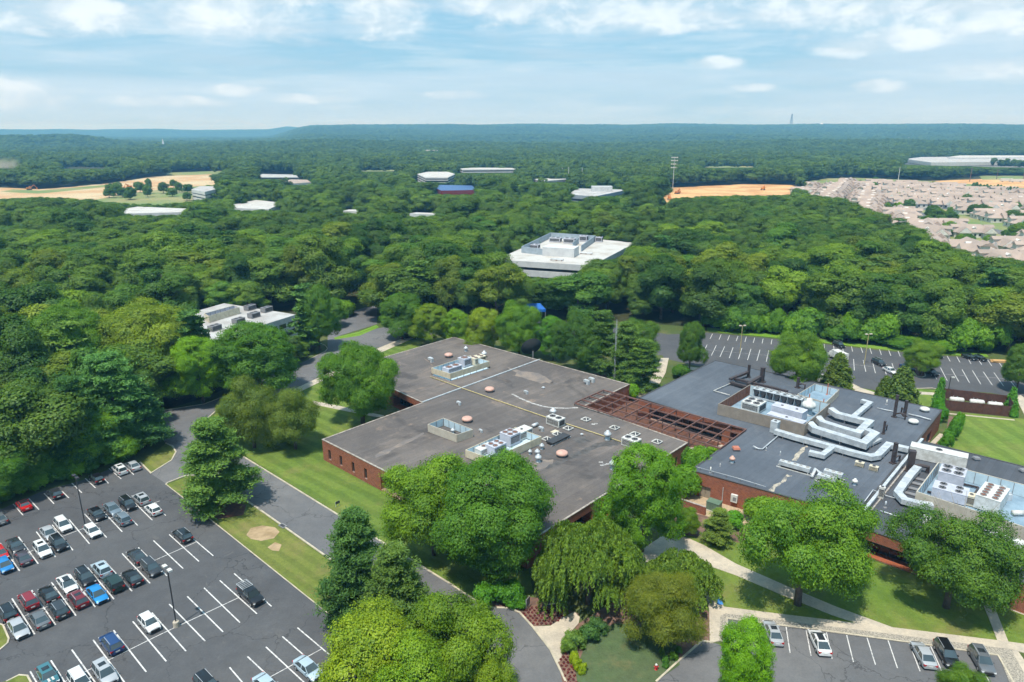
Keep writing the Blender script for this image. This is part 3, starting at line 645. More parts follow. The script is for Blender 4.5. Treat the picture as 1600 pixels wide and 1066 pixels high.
# --- blue-grey roofed building. order: SW corner, SE meets third building, E seam, E corner, N corner, W
B2PX = [(1079, 735), (1338, 806), (1436, 687), (1472, 641), (1117, 563), (998, 622), (1164, 673)]
b2, b2p = flat_building('brick_office', 'long brick office with blue-grey flat roof, right of the steel pergola', 'building', B2PX, Z2, 'roof_blue', copmat='coping_dark',
    ops={0: [(1.9, 4.1, 0.05, 2.5, 'door')], 2: [(1, 6, .3, 3, 'window'), (8, 13, .3, 3, 'window')], 5: [(3, 22, .3, 3.6, 'recess'), (24, 44, .3, 3.6, 'recess')]})
q0 = b2p[1]; q1 = b2p[2]
dd = (b2p[1]-b2p[0]).normalized()
B3 = [P(1337, 822, Z3), P(1600, 912, Z3), P(1700, 950, Z3), P(1760, 770, Z3), P(1600, 729, Z3), P(1437, 688, Z3)]
pix3 = [(1337, 822), (1600, 912), (1700, 947), (1760, 772), (1600, 729), (1438, 688.5)]
b3, b3p = flat_building('brick_office', 'brick office with dark flat roof at the right edge, joined to the blue-grey roof', 'building', pix3, Z3, 'roof_dark', copmat='coping_dark',
    ops={0: [(0.5, 9.5, .2, 3.0, 'recess'), (11, 13, .9, 3, 'window')], 4: [(6, 12, .3, 3, 'window'), (20, 26, .3, 3, 'window')]}, skip_cop=(5,))
# white capped seam between the two right-hand roofs
m = MB(b2.location); a = P(1338, 806, Z2); b = P(1436, 687, Z2); d = (b-a).normalized(); nn = Vector((d.y, -d.x, 0))
m.bar(a+nn*0.55+Vector((0, 0, .25)), b+nn*0.55+Vector((0, 0, .25)), 0.5, 0.5); m.build('seam_coping', MC['galv_pale'], b2)
m = MB(b2.location); m.bar(a+nn*1.3+Vector((0, 0, -.1)), b+nn*1.3-d*2+Vector((0, 0, -.1)), 0.25, 0.3); m.build('seam_curb', MC['coping_tan'], b2)
# expansion joint on the brown roof
m = MB(b1.location); a = P(660, 629.5, Z1); b = P(843.5, 562.5, Z1); m.bar(a+Vector((0, 0, .15)), b+Vector((0, 0, .15)), 0.35, 0.22); m.build('expansion_joint', MC['galv_pale'], b1)
# roof coating marks (stains with a shape of their own)
m = MB(b1.location)
arc = [(800, 615.5), (812, 622), (831, 630), (848, 635), (866, 637.5), (885, 638), (903, 637)]
for i in range(len(arc)-1):
    p, q = P(*arc[i], Z1), P(*arc[i+1], Z1); e = (q-p).normalized(); n_ = Vector((-e.y, e.x, 0))*0.28
    m.add([tuple((p+n_)[:2])+(Z1+.006,), tuple((p-n_)[:2])+(Z1+.006,), tuple((q-n_)[:2])+(Z1+.006,), tuple((q+n_)[:2])+(Z1+.006,)], [(0, 1, 2, 3)])
bm_up(m.build('curved_mark', M('mark_white', (0.5, 0.49, 0.47), 0.8, (0.2, 0.19, 0.18), 1.5), b1))
for (u, v) in [(939, 722), (944, 726), (950, 725), (941, 727), (931, 662), (927, 663)]:
    p = P(u, v, Z1); m = MB(b1.location); m.add([(p.x-.5, p.y-.25, Z1+.006), (p.x+.35, p.y-.3, Z1+.006), (p.x+.4, p.y+.2, Z1+.006), (p.x-.3, p.y+.35, Z1+.006)], [(0, 1, 2, 3)]); bm_up(m.build('coating_mark', MC['mark_white'], b1))
def patch_poly(px, z, jit=0.5, sub=4, seed=1):
    rg = random.Random(seed); pts = [P(u, v, z) for u, v in px]; o = []
    for a, b in zip(pts, pts[1:]+pts[:1]):
        for k in range(sub):
            q = a.lerp(b, k/sub); o.append((q.x+rg.uniform(-jit, jit), q.y+rg.uniform(-jit, jit)))
    return o
M('stain_dark', (0.055, 0.052, 0.050), 0.8, (0.10, 0.093, 0.088), 0.8)
M('stain_sand', (0.42, 0.37, 0.29), 0.9, (0.13, 0.13, 0.13), 1.2, lo=0.45, hi=0.62)
M('stain_tan', (0.23, 0.185, 0.15), 0.9, (0.15, 0.134, 0.125), 0.35, lo=0.4, hi=0.58, det=7)
for (bo, Zr, nm_, mt_, sd_, jt, sb, dz, px_) in [
 (b1, Z1, 'water_stain', 'stain_dark', 2, .35, 4, .005, [(888, 712), (915, 700), (935, 692), (955, 686), (972, 690), (965, 697), (940, 698), (918, 708), (880, 722), (845, 737), (862, 724)]),
 (b1, Z1, 'water_stain', 'stain_dark', 4, .3, 3, .0055, [(893, 686), (910, 682), (925, 690), (905, 693)]),
 (b1, Z1, 'dust_stain', 'stain_tan', 8, .6, 4, .004, [(810, 725), (838, 722), (868, 717), (860, 730), (822, 740), (800, 742)]),
 (b1, Z1, 'dust_stain', 'stain_tan', 8, .8, 4, .004, [(795, 575), (840, 583), (870, 596), (850, 600), (812, 590)]),
 (b1, Z1, 'dust_stain', 'stain_tan', 9, .3, 4, .004, [(585, 712), (620, 695), (660, 676), (664, 678), (622, 700), (588, 716)]),
 (b2, Z2, 'sand_stain', 'stain_sand', 5, .3, 4, .005, [(1201, 766), (1214, 755), (1230, 742), (1237, 743), (1222, 757), (1207, 768)]),
 (b2, Z2, 'sand_stain', 'stain_sand', 6, .3, 4, .005, [(1236, 720), (1252, 702), (1262, 694), (1260, 700), (1243, 720)])]:
    m = MB(bo.location); m.sheet(patch_poly(px_, Zr, jt, sb, sd_), Zr+dz); bm_up(m.build(nm_, MC[mt_], bo))

# --- steel pergola between the two offices
pg = empty('steel_pergola', 'rust-brown open steel pergola spanning the courtyard between the two brick offices', 'pergola', P(1040, 655)[:]); ZP = 5.3
cA, cB, cC, cD = P(898, 630, ZP), P(1126, 701, ZP), P(1166, 671.5, ZP), P(943.5, 610, ZP)
m = MB(pg.location)
for k in range(5): m.bar(cA.lerp(cD, k/4), cB.lerp(cC, k/4), 0.22 if k in (0, 4) else 0.14, 0.32)
m.build('long_beam', MC['rust_pale'], pg)
m = MB(pg.location)
for k in range(12): m.bar(cA.lerp(cB, k/11)+Vector((0, 0, .05)), cD.lerp(cC, k/11)+Vector((0, 0, .05)), 0.16, 0.34)
m.build('cross_beam', MC['rust_pale'], pg)
for k in range(0, 12, 2):
    for (a, b, t) in ((cA, cB, 0), (cD, cC, 0), (cA.lerp(cD, .5), cB.lerp(cC, .5), 0)):
        p = a.lerp(b, k/11); mm = MB(pg.location); mm.bar((p.x, p.y, 0.05), (p.x, p.y, ZP-.15), 0.16); mm.build('post', MC['brown_steel'], pg)

# --- low brick wall of the service yard
sy = empty('brick_yard_wall', 'low brick wall around the gravel service yard below the blue-grey roof', 'wall', P(1100, 800)[:])
ps = [P(1079, 770), P(1054, 790), P(1102, 806), P(1122, 790)]
m = MB(sy.location)
for a, b in zip(ps[:2], ps[1:3]):
    L = (b-a).length; d = (b-a).normalized(); n_ = Vector((-d.y, d.x, 0))*.15; H_ = 1.7
    vs = [a+n_, b+n_, b-n_, a-n_]; vv = [tuple(x) for x in vs]+[(x.x, x.y, H_) for x in vs]
    m.add(vv, [(0, 1, 5, 4), (1, 2, 6, 5), (2, 3, 7, 6), (3, 0, 4, 7), (4, 5, 6, 7)], [[(0, 0), (L, 0), (L, H_), (0, H_)], [(0, 0), (.3, 0), (.3, H_), (0, H_)], [(0, 0), (L, 0), (L, H_), (0, H_)], [(0, 0), (.3, 0), (.3, H_), (0, H_)], [(0, 0), (L, 0), (L, .3), (0, .3)]])
o = m.build('wall', MC['brick'], sy)
m = MB(sy.location)
for a, b in zip(ps[:2], ps[1:3]): m.bar(a+Vector((0, 0, 1.74)), b+Vector((0, 0, 1.74)), .36, .07)
m.build('cap', MC['coping_tan'], sy)

# --- helper for the far white offices: banded boxes
def office(name, label, pix, z, z_roof_thick, roofmat='roof_white', bands=((0, 3.0), (4.2, 6.2)), wall='white_wall', glass='glass_office', cat='building'):
    pts = [P(u, v, z) for u, v in pix]; ar = sum(a.x*b.y-b.x*a.y for a, b in zip(pts, pts[1:]+pts[:1]))
    if ar < 0: pts = pts[::-1]
    c = sum(pts, Vector())/len(pts); root = empty(name, label, cat, (c.x, c.y, 0)); n = len(pts)
    gz = 0.0
    inner = [Vector((c.x+(p.x-c.x)*0.965, c.y+(p.y-c.y)*0.965, 0)) for p in pts]
    m = MB(root.location); m.prism(inner, 0, z-0.3, top=False); bm_normals(m.build('window_band', MC[glass], root))
    m = MB(root.location)
    for (a, b) in bands: m.prism(pts, a, b, top=True, bottom=True)
    m.prism(pts, z-z_roof_thick, z, top=False, bottom=True); bm_normals(m.build('wall', MC[wall], root))
    m = MB(root.location); m.sheet(pts, z-0.02); bm_up(m.build('roof', MC[roofmat], root))
    return root, pts
# ================================================================ ROOFTOP EQUIPMENT
G_FAN = 'fans'
def fan_disc(mb, c, r):  # guard ring
    mb.lathe(c, [(r, 0), (r, 0.12), (r*0.86, 0.14), (r*0.84, 0.04)], 14)
def fan(parent, org, c, r, matname='mid_grey', blade='rust'):
    m = MB(org); fan_disc(m, c, r); f = m.build('fan', MC[matname], parent)
    m = MB(org); m.lathe(c, [(r*.25, 0.05), (r*.25, .13)], 8)
    for k in range(5):
        a = k*2*math.pi/5; m.box((c[0]+math.cos(a)*r*.5, c[1]+math.sin(a)*r*.5, c[2]+.06), (r*.75, r*.32, .03), a)
    m.build('blades', MC[blade], f)
def screen(label, px, zb, h, mat='cream_metal', inner='ice_blue', floor=None, raise_=0.35, open_sides=(), th=0.12, hs=None, rustback=False):
    """roof screen: four real panel walls, px = top corners in order left, front, right, back"""
    pts = [P(u, v, zb+raise_+h) for u, v in px]; c = sum(pts, Vector())/4
    root = empty('roof_screen', label, 'roof screen', (c.x, c.y, zb)); o = root.location
    n = 4
    for i in range(n):
        if i in open_sides: continue
        a, b = pts[i], pts[(i+1) % n]; d = (b-a).normalized(); nr = Vector((d.y, -d.x, 0)); L = (b-a).length
        hh = h if hs is None else hs[i]; z0 = zb+raise_; z1 = zb+raise_+h; z0 = z1-hh
        m = MB(o)
        e = d*(th*0.5)
        A = [a, b, b-nr*th-e*0, a-nr*th]
        A = [Vector((q.x, q.y, 0)) for q in (a, b-d*th, b-d*th-nr*th, a-nr*th)]
        m.prism(A, z0, z1, True, True)
        p = m.build('panel', MC[mat], root); bm_normals(p)
        # ribs inside, rail
        m = MB(o); k = max(2, int(L/2.2))
        ai = a-nr*(th+.04); bi = b-nr*(th+.04)
        m.ribbed(ai+d*.2, bi-d*.2, -nr, z0+.05, z1-.06, 1.9, .09, .07)
        li = m.build('lining', [MC[inner if i != 3 or not rustback else 'rust'], MC['rust' if rustback else 'mid_grey']], p)
        m = MB(o); m.ribbed(a+nr*.006+d*.05, b+nr*.006-d*.05, nr, z0+.03, z1-.03, .75 if mat != 'cream_metal' else 1.6, .18, .035)
        m.build('cladding', [MC[mat], MC[mat]], p)
        if raise_ > 0.1:
            for j in range(k+1):
                q = (a-nr*.06).lerp(b-nr*.06, (j+.02)/(k+.04)); m = MB(o); m.bar((q.x, q.y, zb), (q.x, q.y, z0+.01), .09); m.build('foot', MC['brown_steel'], root)
    if floor:
        m = MB(o); m.sheet([p.lerp(c, .02) for p in pts], zb+.04); bm_up(m.build('floor', MC[floor], root))
    return root
def ac_unit(label, uv, z, dims, rz=A_ANG, fans=2, mat='white_metal', group=None, blade='black', rows=1, grille=True, name='air_conditioner', cat='air conditioner', fr=None):
    p = P(*uv, z); L, W_, H_ = dims
    r = empty(name, label, cat, (p.x, p.y, z), rz, group)
    m = MB(); m.box((0, 0, .12), (L, W_, H_-.12)); m.box((0, 0, H_), (L+.06, W_+.06, .05)); m.build('casing', MC[mat], r)
    m = MB(); m.box((0, -W_*.4, 0), (L*.95, .1, .13)); m.box((0, W_*.4, 0), (L*.95, .1, .13)); m.build('base_rail', MC['mid_grey'], r)
    per = max(1, fans//rows); fr = fr or min(L/per*.40, W_/rows*.40)
    for j in range(rows):
        for i in range(per):
            fan(r, (0, 0, 0), ((i+.5)/per*L*.94-L*.47, (j+.5)/rows*W_*.94-W_*.47, H_+.05), fr, blade=blade)
    if grille:
        m = MB(); m.box((0, -W_/2-.012, H_*.25), (L*.86, .03, H_*.6)); m.box((L/2+.012, 0, H_*.25), (.03, W_*.8, H_*.6)); m.build('grille', MC['dark_grey'], r)
        m = MB()
        for k in range(6): m.box((0, -W_/2-.035, H_*(.28+.09*k)), (L*.84, .02, .03))
        m.build('louvre', MC[mat], r)
    return r
def vent(label, uv, z, kind='mushroom', s=1.0, mat='galv', group=None, rz=0.0):
    p = P(*uv, z); r = empty('roof_vent', label, 'roof vent', (p.x, p.y, z), rz, group)
    if kind == 'dome':
        m = MB(); m.lathe((0, 0, 0), [(.75*s, 0), (.75*s, .45*s)], 16); m.build('curb', MC['mid_grey'], r)
        m = MB(); m.lathe((0, 0, .40*s), [(1.0*s, 0), (1.05*s, .12*s), (1.0*s, .35*s), (.82*s, .5*s), (.4*s, .6*s), (.05, .62*s)], 22); m.build('hood', MC[mat], r, True)
    elif kind == 'mushroom':
        m = MB(); m.lathe((0, 0, 0), [(.42*s, 0), (.30*s, .08*s), (.28*s, .7*s)], 12); m.build('stack', MC['galv'], r, True)
        m = MB(); m.lathe((0, 0, .62*s), [(.5*s, 0), (.52*s, .22*s), (.40*s, .40*s), (.22*s, .5*s), (.20*s, .66*s), (.05*s, .70*s)], 14); m.build('hood', MC[mat], r, True)
    elif kind == 'goose':
        m = MB(); m.duct([(0, -.1, 0), (0, -.1, .5*s), (0, 0, .7*s)], .5*s, .05); m.box((0, -.1, 0), (.5*s, .5*s, .75*s)); m.box((0, .35*s, .45*s), (.55*s, .8*s, .38*s)); m.build('hood', MC[mat], r)
        m = MB(); m.box((0, .76*s, .48*s), (.45*s, .03, .3*s)); m.build('opening', MC['black'], r)
    elif kind == 'cyl':
        m = MB(); m.tube([(-.8*s, 0, .45*s), (.8*s, 0, .45*s)], .38*s, 12); m.build('barrel', MC[mat], r, True)
        m = MB(); m.box((-.5*s, 0, 0), (.12, .6*s, .2)); m.box((.5*s, 0, 0), (.12, .6*s, .2)); m.build('cradle', MC['mid_grey'], r)
    elif kind == 'pipe':
        m = MB(); m.tube([(0, 0, 0), (0, 0, .9*s)], .1*s, 8); m.build('pipe', MC[mat], r, True)
        m = MB(); m.lathe((0, 0, 0), [(.25*s, 0), (.12*s, .15*s)], 10); m.build('boot', MC['mid_grey'], r)
    elif kind == 'square':
        m = MB(); m.box((0, 0, 0), (.9*s, .9*s, .35*s)); m.build('curb', MC['mid_grey'], r)
        m = MB(); m.box((0, 0, .35*s), (1.15*s, 1.15*s, .3*s), taper=.8); m.build('hood', MC[mat], r)
    return r
ZC1 = Z1
# --- brown roof: screens and their contents
screen('cream roof screen around white units, at the far end of the brown roof', [(674, 575), (703.5, 584), (765, 564.5), (733.5, 555.5)], Z1, 1.5, raise_=.55, floor='ice_blue')
screen('empty beige roof screen in the middle of the brown roof', [(668.2, 663), (713.8, 679.6), (739, 671), (692.8, 653)], Z1, 1.75, mat='beige_panel', raise_=.05)
screen('long cream roof screen on the brown roof, right behind the large front trees', [(727, 703), (767.5, 717), (846, 682), (805.5, 667.5)], Z1, 1.6, raise_=.15, floor='ice_blue')
NA = A_ANG+R(90)
ac_unit('grey unit with rusty fans, left inside the far cream roof screen', (707, 580), Z1+.1, (5.0, 2.4, 1.4), NA, 2, 'lav_metal', blade='rust')
ac_unit('tall grey box with rusty fan, middle of the far cream roof screen', (726, 571.5), Z1+.1, (2.6, 2.6, 2.3), NA, 1, 'lav_metal', blade='rust')
ac_unit('white unit with four fans, right inside the far cream roof screen', (746, 567.5), Z1+.1, (4.4, 2.5, 1.9), NA, 4, 'cream_metal', blade='rust', rows=2)
ac_unit('tall lavender-grey unit with four rusty fans in the long cream screen', (797, 692.5), Z1+.1, (3.0, 3.0, 2.4), NA, 4, 'lav_metal', blade='rust', rows=2)
ac_unit('low lavender-grey unit with rusty fans at the left end of the long cream screen', (775, 707), Z1+.1, (3.4, 2.6, 1.9), NA, 4, 'lav_metal', blade='rust', rows=2)
ac_unit('flat white unit behind the rusty fans at the left end of the long cream screen', (756, 706), Z1+.1, (3.8, 2.2, 1.2), NA, 1, 'white_metal', blade='rust', fr=.5)
ac_unit('white flat-topped box at the right end of the long cream screen', (815, 683.5), Z1+.1, (4.2, 2.4, 1.8), NA, 1, 'white_metal', fr=.3)
for (u, v, t) in [(701, 558, 'pink domed roof vent behind the far cream screen'), (765, 612, 'pink domed roof vent beside the yellow pipe'), (730, 659, 'pink domed roof vent behind the empty beige screen'), (878, 713, 'pink domed roof vent beside the dark water stain')]:
    vent(t, (u, v), Z1, 'dome', 1.15, 'pink_dome', 'pink domed vents on the brown roof')
for (u, v, k, s, t) in [(674.5, 566, 'goose', 1.5, 'galvanised hooded vent left of the far cream screen'), (728, 549, 'mushroom', 1.2, 'small vent with dark cap nearest the far corner of the brown roof'),
        (756.6, 558.5, 'mushroom', 1.5, 'round silver vent behind the right end of the far cream screen'), (718, 633, 'goose', 1.0, 'small silver hooded vent in front of the roof joint'),
        (823, 616, 'goose', 1.0, 'small silver vent behind the curved white coating line'), (707.5, 677, 'mushroom', .9, 'small white vent inside the empty beige screen'),
        (752, 676, 'goose', .8, 'small grey vent right of the empty beige screen'), (918, 601, 'goose', 1.4, 'left one of the paired hooded vents near the far edge of the brown roof'),
        (926, 597.5, 'goose', 1.4, 'right one of the paired hooded vents near the far edge of the brown roof'), (864, 650, 'mushroom', 1.5, 'silver vent standing behind the white rooftop unit'),
        (836, 667, 'cyl', 1.0, 'white horizontal cylinder behind the long cream screen'), (847, 674, 'goose', 1.1, 'silver hooded vent between white cylinder and skylight'),
        (828, 710, 'mushroom', .8, 'small pink-based vent below the long cream screen'), (839.5, 712, 'mushroom', 1.1, 'round silver vent below the long cream screen, rear of two'),
        (841, 722, 'mushroom', 1.3, 'round silver vent below the long cream screen, front of two'), (846.6, 702, 'mushroom', 1.0, 'silver vent at the right corner of the long cream screen'),
        (949, 687, 'mushroom', 1.6, 'silver vent beside the yellow pipe and the dark stain'), (957.5, 733, 'mushroom', 1.5, 'silver vent left of the bright green maple'),
        (849, 607, 'square', .6, 'tiny square vent on the far half of the brown roof'), (909, 680, 'square', .5, 'tiny reddish vent in the dark stain')]:
    vent(t, (u, v), Z1, k, s, 'galv_pale', rz=NA)
def skylight(label, uv, z):
    p = P(*uv, z); r = empty('skylight', label, 'skylight', (p.x, p.y, z), A_ANG, 'pyramid skylights on the brown roof')
    m = MB(); m.box((0, 0, 0), (1.7, 1.7, .25)); m.build('curb', MC['mid_grey'], r)
    m = MB(); m.box((0, 0, .25), (1.6, 1.6, .5), taper=.08); m.build('glazing', MC['dark_grey'], r)
    m = MB(); T = (0, 0, .78)
    for a, b in ((-1, -1), (1, -1), (1, 1), (-1, 1)): m.bar((a*.82, b*.82, .27), T, .13)
    for a, b in (((-1, -1), (1, -1)), ((1, -1), (1, 1)), ((1, 1), (-1, 1)), ((-1, 1), (-1, -1))): m.bar((a[0]*.82, a[1]*.82, .29), (b[0]*.82, b[1]*.82, .29), .14)
    m.build('frame', MC['white_metal'], r)
for (u, v, t) in [(915.5, 657, 'pyramid skylight farthest to the left beside the pergola'), (960, 670, 'second pyramid skylight from the left beside the pergola'), (992, 680, 'third pyramid skylight from the left beside the pergola'), (1026.5, 692, 'pyramid skylight nearest the right end of the brown roof'),
        (887.7, 671, 'pyramid skylight right of the white rooftop unit'), (871, 680, 'pyramid skylight behind the flat black box'), (855, 688, 'pyramid skylight at the left end of the flat black box')]:
    skylight(t, (u, v), Z1)
ac_unit('white rooftop unit beside the yellow pipe, left of the skylights', (868, 664), Z1, (3.6, 2.2, 1.8), A_ANG, 2, 'white_metal')
ac_unit('white rooftop unit half hidden behind the bright green maple', (986, 697), Z1, (3.4, 2.2, 1.7), A_ANG, 2, 'white_metal')
r_ = empty('roof_hatch', 'long flat black box on the brown roof', 'roof hatch', P(872, 689, Z1)[:], NA); m = MB(); m.box((0, 0, .35), (5.6, 1.9, .35)); m.build('cover', MC['dark_grey'], r_)
m = MB(); m.box((-1.9, 0, 0), (.15, 1.9, .36)); m.box((1.9, 0, 0), (.15, 1.9, .36)); m.box((0, -.8, .1), (6.4, .1, .1)); m.build('base_rail', MC['galv_pale'], r_)
tag(MB((0, 0, 0)).box(P(867, 675, Z1)[:2]+(Z1+.01,), (1.6, 1.2, .12), NA).build('plywood_panel', MC['cream_metal']), 'small tan board lying on the brown roof beside the white unit', 'board')
def pipe_run(name, label, cat, pts, z, r, mat, sup=3.0, smooth=True):
    q = [Vector((*P(u, v, z)[:2], z+dz)) for (u, v, dz) in pts]; c = q[0]
    root = empty(name, label, cat, (c.x, c.y, z)); m = MB(root.location); m.tube(q, r, 8); m.build('pipe', MC[mat], root, smooth)
    m = MB(root.location)
    for a, b in zip(q[:-1], q[1:]):
        L = (b-a).length
        for k in range(int(L/sup)+1):
            p = a.lerp(b, (k+.3)/(int(L/sup)+1)); m.box((p.x, p.y, z), (.12, .3, max(.05, p.z-z-r*.5)), A_ANG)
    m.build('support', MC['mid_grey'], root); return root
pipe_run('gas_pipe', 'yellow gas pipe running along the brown roof', 'pipe', [(672.5, 590, .2), (720, 607, .2), (780, 628, .2), (855, 654, .2), (905, 670, .2), (977.6, 694, .2)], Z1, .11, 'yellow_pipe')
# --- satellite dish and lattice mast behind the brown building
sdp = P(832, 575); r_ = empty('satellite_dish', 'dark mesh satellite dish standing behind the brown-roofed office', 'satellite dish', (sdp.x, sdp.y, 0), R(200))
m = MB(); vs_ = []; fs_ = []; n = 20
for i in range(6):
    rr = i*0.62
    for k in range(n):
        a = 2*math.pi*k/n; vs_.append((rr*math.cos(a), -0.16*rr*rr*.9, rr*math.sin(a)))
for i in range(5):
    for k in range(n): fs_.append((i*n+k, i*n+(k+1) % n, (i+1)*n+(k+1) % n, (i+1)*n+k))
tl = Matrix.Rotation(R(-25), 3, 'X'); vs_ = [tuple(tl @ Vector(v)+Vector((0, 0, 5.6))) for v in vs_]
m.add(vs_, fs_); m.build('dish', MC['dark_mesh'], r_, True)
m = MB(); m.tube([(0, .4, 0), (0, .3, 5.2)], .2, 8); m.tube([(0, -.2, 5.4), (0, -2.6, 6.5)], .06, 6); m.build('mount', MC['mid_grey'], r_)
mp = P(959, 606); r_ = empty('lattice_mast', 'thin grey lattice mast between the pines behind the brown-roofed office', 'mast', (mp.x, mp.y, 0))
m = MB(); HM = 18.5
for k in range(3):
    a = k*2.094; m.bar((.22*math.cos(a), .22*math.sin(a), 0), (.16*math.cos(a), .16*math.sin(a), HM), .05)
for z in np.arange(0.3, HM, .55):
    for k in range(3):
        a = k*2.094; b = a+2.094; m.bar((.2*math.cos(a), .2*math.sin(a), z), (.2*math.cos(b), .2*math.sin(b), z+.5), .03)
m.build('lattice', MC['galv'], r_)
m = MB(); m.box((0, 0, 0), (.9, .9, .3)); m.build('footing', MC['concrete'], r_)

# --- blue-grey roof
screen('big tan ribbed roof screen in the middle of the blue-grey roof', [(1122, 631), (1258, 664), (1297, 631), (1171.6, 601)], Z2, 2.6, mat='tan_panel', raise_=.05, floor='blue_floor', th=.16, rustback=True)
screen('small beige roof screen behind the big tan screen', [(1246, 616), (1290.7, 629), (1311.5, 609), (1273, 599.5)], Z2, 1.7, mat='beige_panel', raise_=.05, floor='blue_floor')
# V-shaped chiller with seven fan pairs
p = P(1215, 629, Z2); r_ = empty('chiller', 'long white chiller with two rows of dark fans inside the big tan screen', 'chiller', (p.x, p.y, Z2), R(-52+90-66))
r_.rotation_euler.z = angv(P(1244, 637, Z2)-P(1187, 623, Z2))
m = MB(); LC = 11.5
for i in range(7):
    x = -LC/2+(i+.5)*LC/7
    m.add([(x-.75, -1.1, 2.3), (x+.75, -1.1, 2.3), (x+.12, -1.05, .5), (x-.12, -1.05, .5), (x-.75, 1.1, 2.3), (x+.75, 1.1, 2.3), (x+.12, 1.05, .5), (x-.12, 1.05, .5)], [(0, 3, 2, 1), (4, 5, 6, 7), (0, 4, 7, 3), (1, 2, 6, 5), (0, 1, 5, 4), (3, 7, 6, 2)])
m.build('coil', MC['dark_grey'], r_)
m = MB(); m.box((0, 0, 2.3), (LC, 2.35, .16)); m.box((0, 1.0, .2), (LC, .15, .35)); m.box((0, -1.0, .2), (LC, .15, .35))
for i in range(8): m.bar((-LC/2+i*LC/7, -1.08, .1), (-LC/2+i*LC/7, -1.08, 2.3), .09)
m.build('frame', MC['galv_pale'], r_)
for i in range(7):
    for s in (-.55, .55): fan(r_, (0, 0, 0), (-LC/2+(i+.5)*LC/7, s, 2.46), .50, 'galv_pale', 'black')
ac_unit('white condensing unit with four black fans at the left inside the big tan screen', (1177, 640), Z2+.1, (4.2, 4.0, 2.0), A_ANG, 4, 'white_metal', rows=2)
ac_unit('lavender-grey air handler in the middle of the big tan screen', (1232, 650), Z2+.1, (7.0, 3.0, 2.0), A_ANG, 2, 'lav_metal', fr=.3, grille=False, name='air_handler', cat='air handler')
ac_unit('low lavender-grey plenum at the front inside the big tan screen', (1228, 661), Z2+.1, (8.0, 2.2, 1.3), A_ANG, 1, 'lav_metal', fr=.3, grille=False, name='air_handler', cat='air handler')
vent('round white cooling vent with rusty legs inside the big tan screen', (1262, 648), Z2, 'mushroom', 3.0, 'white_metal')
M('coral', (0.50, 0.17, 0.10), .6)
for (u, v, t) in [(1263, 634, 'orange pipe post beside the round white vent'), (1285, 642, 'orange pipe post near the right corner of the big tan screen'), (1292, 617, 'orange pipe post inside the small beige screen')]:
    p = P(u, v, Z2); rr = empty('pipe_post', t, 'pipe', (p.x, p.y, Z2)); m = MB(); m.tube([(0, 0, 0), (0, 0, 2.9)], .12, 8); m.build('pipe', MC['coral'], rr); m = MB(); m.box((0, 0, 0), (.5, .5, .08)); m.build('base_plate', MC['coral'], rr)
# brown exhaust frame behind the screen
def stack(label, uv, z, h, w=.9, tee=True, group='brown exhaust stacks on the right-hand roofs', rz=A_ANG, br=1.6):
    p = P(*uv, z); r = empty('exhaust_stack', label, 'exhaust stack', (p.x, p.y, z), rz, group)
    m = MB(); m.box((0, 0, .2), (w, w, h-.2)); m.box((0, 0, h), (w*1.06, w*1.06, .08)); m.build('flue', MC['brown_steel'], r)
    m = MB(); m.box((0, 0, 0), (w*2.0, w*1.5, .22)); m.build('base', MC['brown_steel'], r)
    if tee:
        m = MB(); m.tube([(w*.3, 0, .9), (w*.3+br*.5, 0, 1.3), (w*.3+br, 0, 1.25), (w*.3+br, 0, .1)], w*.33, 8); m.build('elbow', MC['brown_steel'], r)
    return r
stack('left brown exhaust stack behind the big tan screen', (1169, 590), Z2, 3.4, .55, False, None)
stack('wide brown exhaust stack behind the big tan screen', (1190, 597), Z2, 3.8, .9, False, None)
stack('right brown exhaust stack beside the small beige screen', (1246, 606), Z2, 2.6, .6, True, None)
bf = P(1185, 600, Z2); r_ = empty('duct_platform', 'brown steel duct frame on the blue-grey roof behind the big tan screen', 'duct frame', (bf.x, bf.y, Z2)); o_ = r_.location
m = MB(o_)
for (a, b, za, zb_) in [((1140, 598), (1168, 590), .9, 1.5), ((1168, 606), (1192, 595), .9, 1.6), ((1142, 602), (1176, 612), .7, .7), ((1146, 596), (1230, 617), .8, .8), ((1176, 606), (1246, 622), .5, .5)]:
    pa, pb = P(*a, Z2), P(*b, Z2); m.bar((pa.x, pa.y, Z2+za), (pb.x, pb.y, Z2+zb_), .75, .55)
m.build('duct', MC['brown_steel'], r_)
m = MB(o_); pa, pb = P(1141, 601, Z2), P(1250, 625, Z2); m.bar((pa.x, pa.y, Z2+.25), (pb.x, pb.y, Z2+.25), 1.1, .3)
for k in range(14):
    q = pa.lerp(pb, k/13); m.box((q.x, q.y, Z2), (.25, 1.6, .5), A_ANG)
m.build('platform', M('weathered', (0.16, 0.12, 0.10), .9, (.08, .06, .05), 1.5), r_)
pipe_run('condensate_pipe', 'thin white pipe loop left of the brown duct frame', 'pipe', [(1147, 599, .4), (1115, 613, .4), (1140, 620, .4)], Z2, .11, 'white_metal')
pipe_run('condensate_pipe', 'thin grey gooseneck pipe in front of the big tan screen', 'pipe', [(1218, 681, .3), (1191, 704, .3), (1184, 703.5, .35), (1176, 702, .7)], Z2, .14, 'galv_pale')
pipe_run('condensate_pipe', 'thin white pipe between the brown stacks and the right end of the blue-grey roof', 'pipe', [(1419, 649, .3), (1437, 653, .3), (1454, 658, .3)], Z2, .16, 'galv_pale')
pipe_run('condensate_pipe', 'thin white pipe across the blue-grey roof to the brown stacks', 'pipe', [(1370, 639, .2), (1384, 642, .2), (1400, 645, .2)], Z2, .12, 'galv_pale')
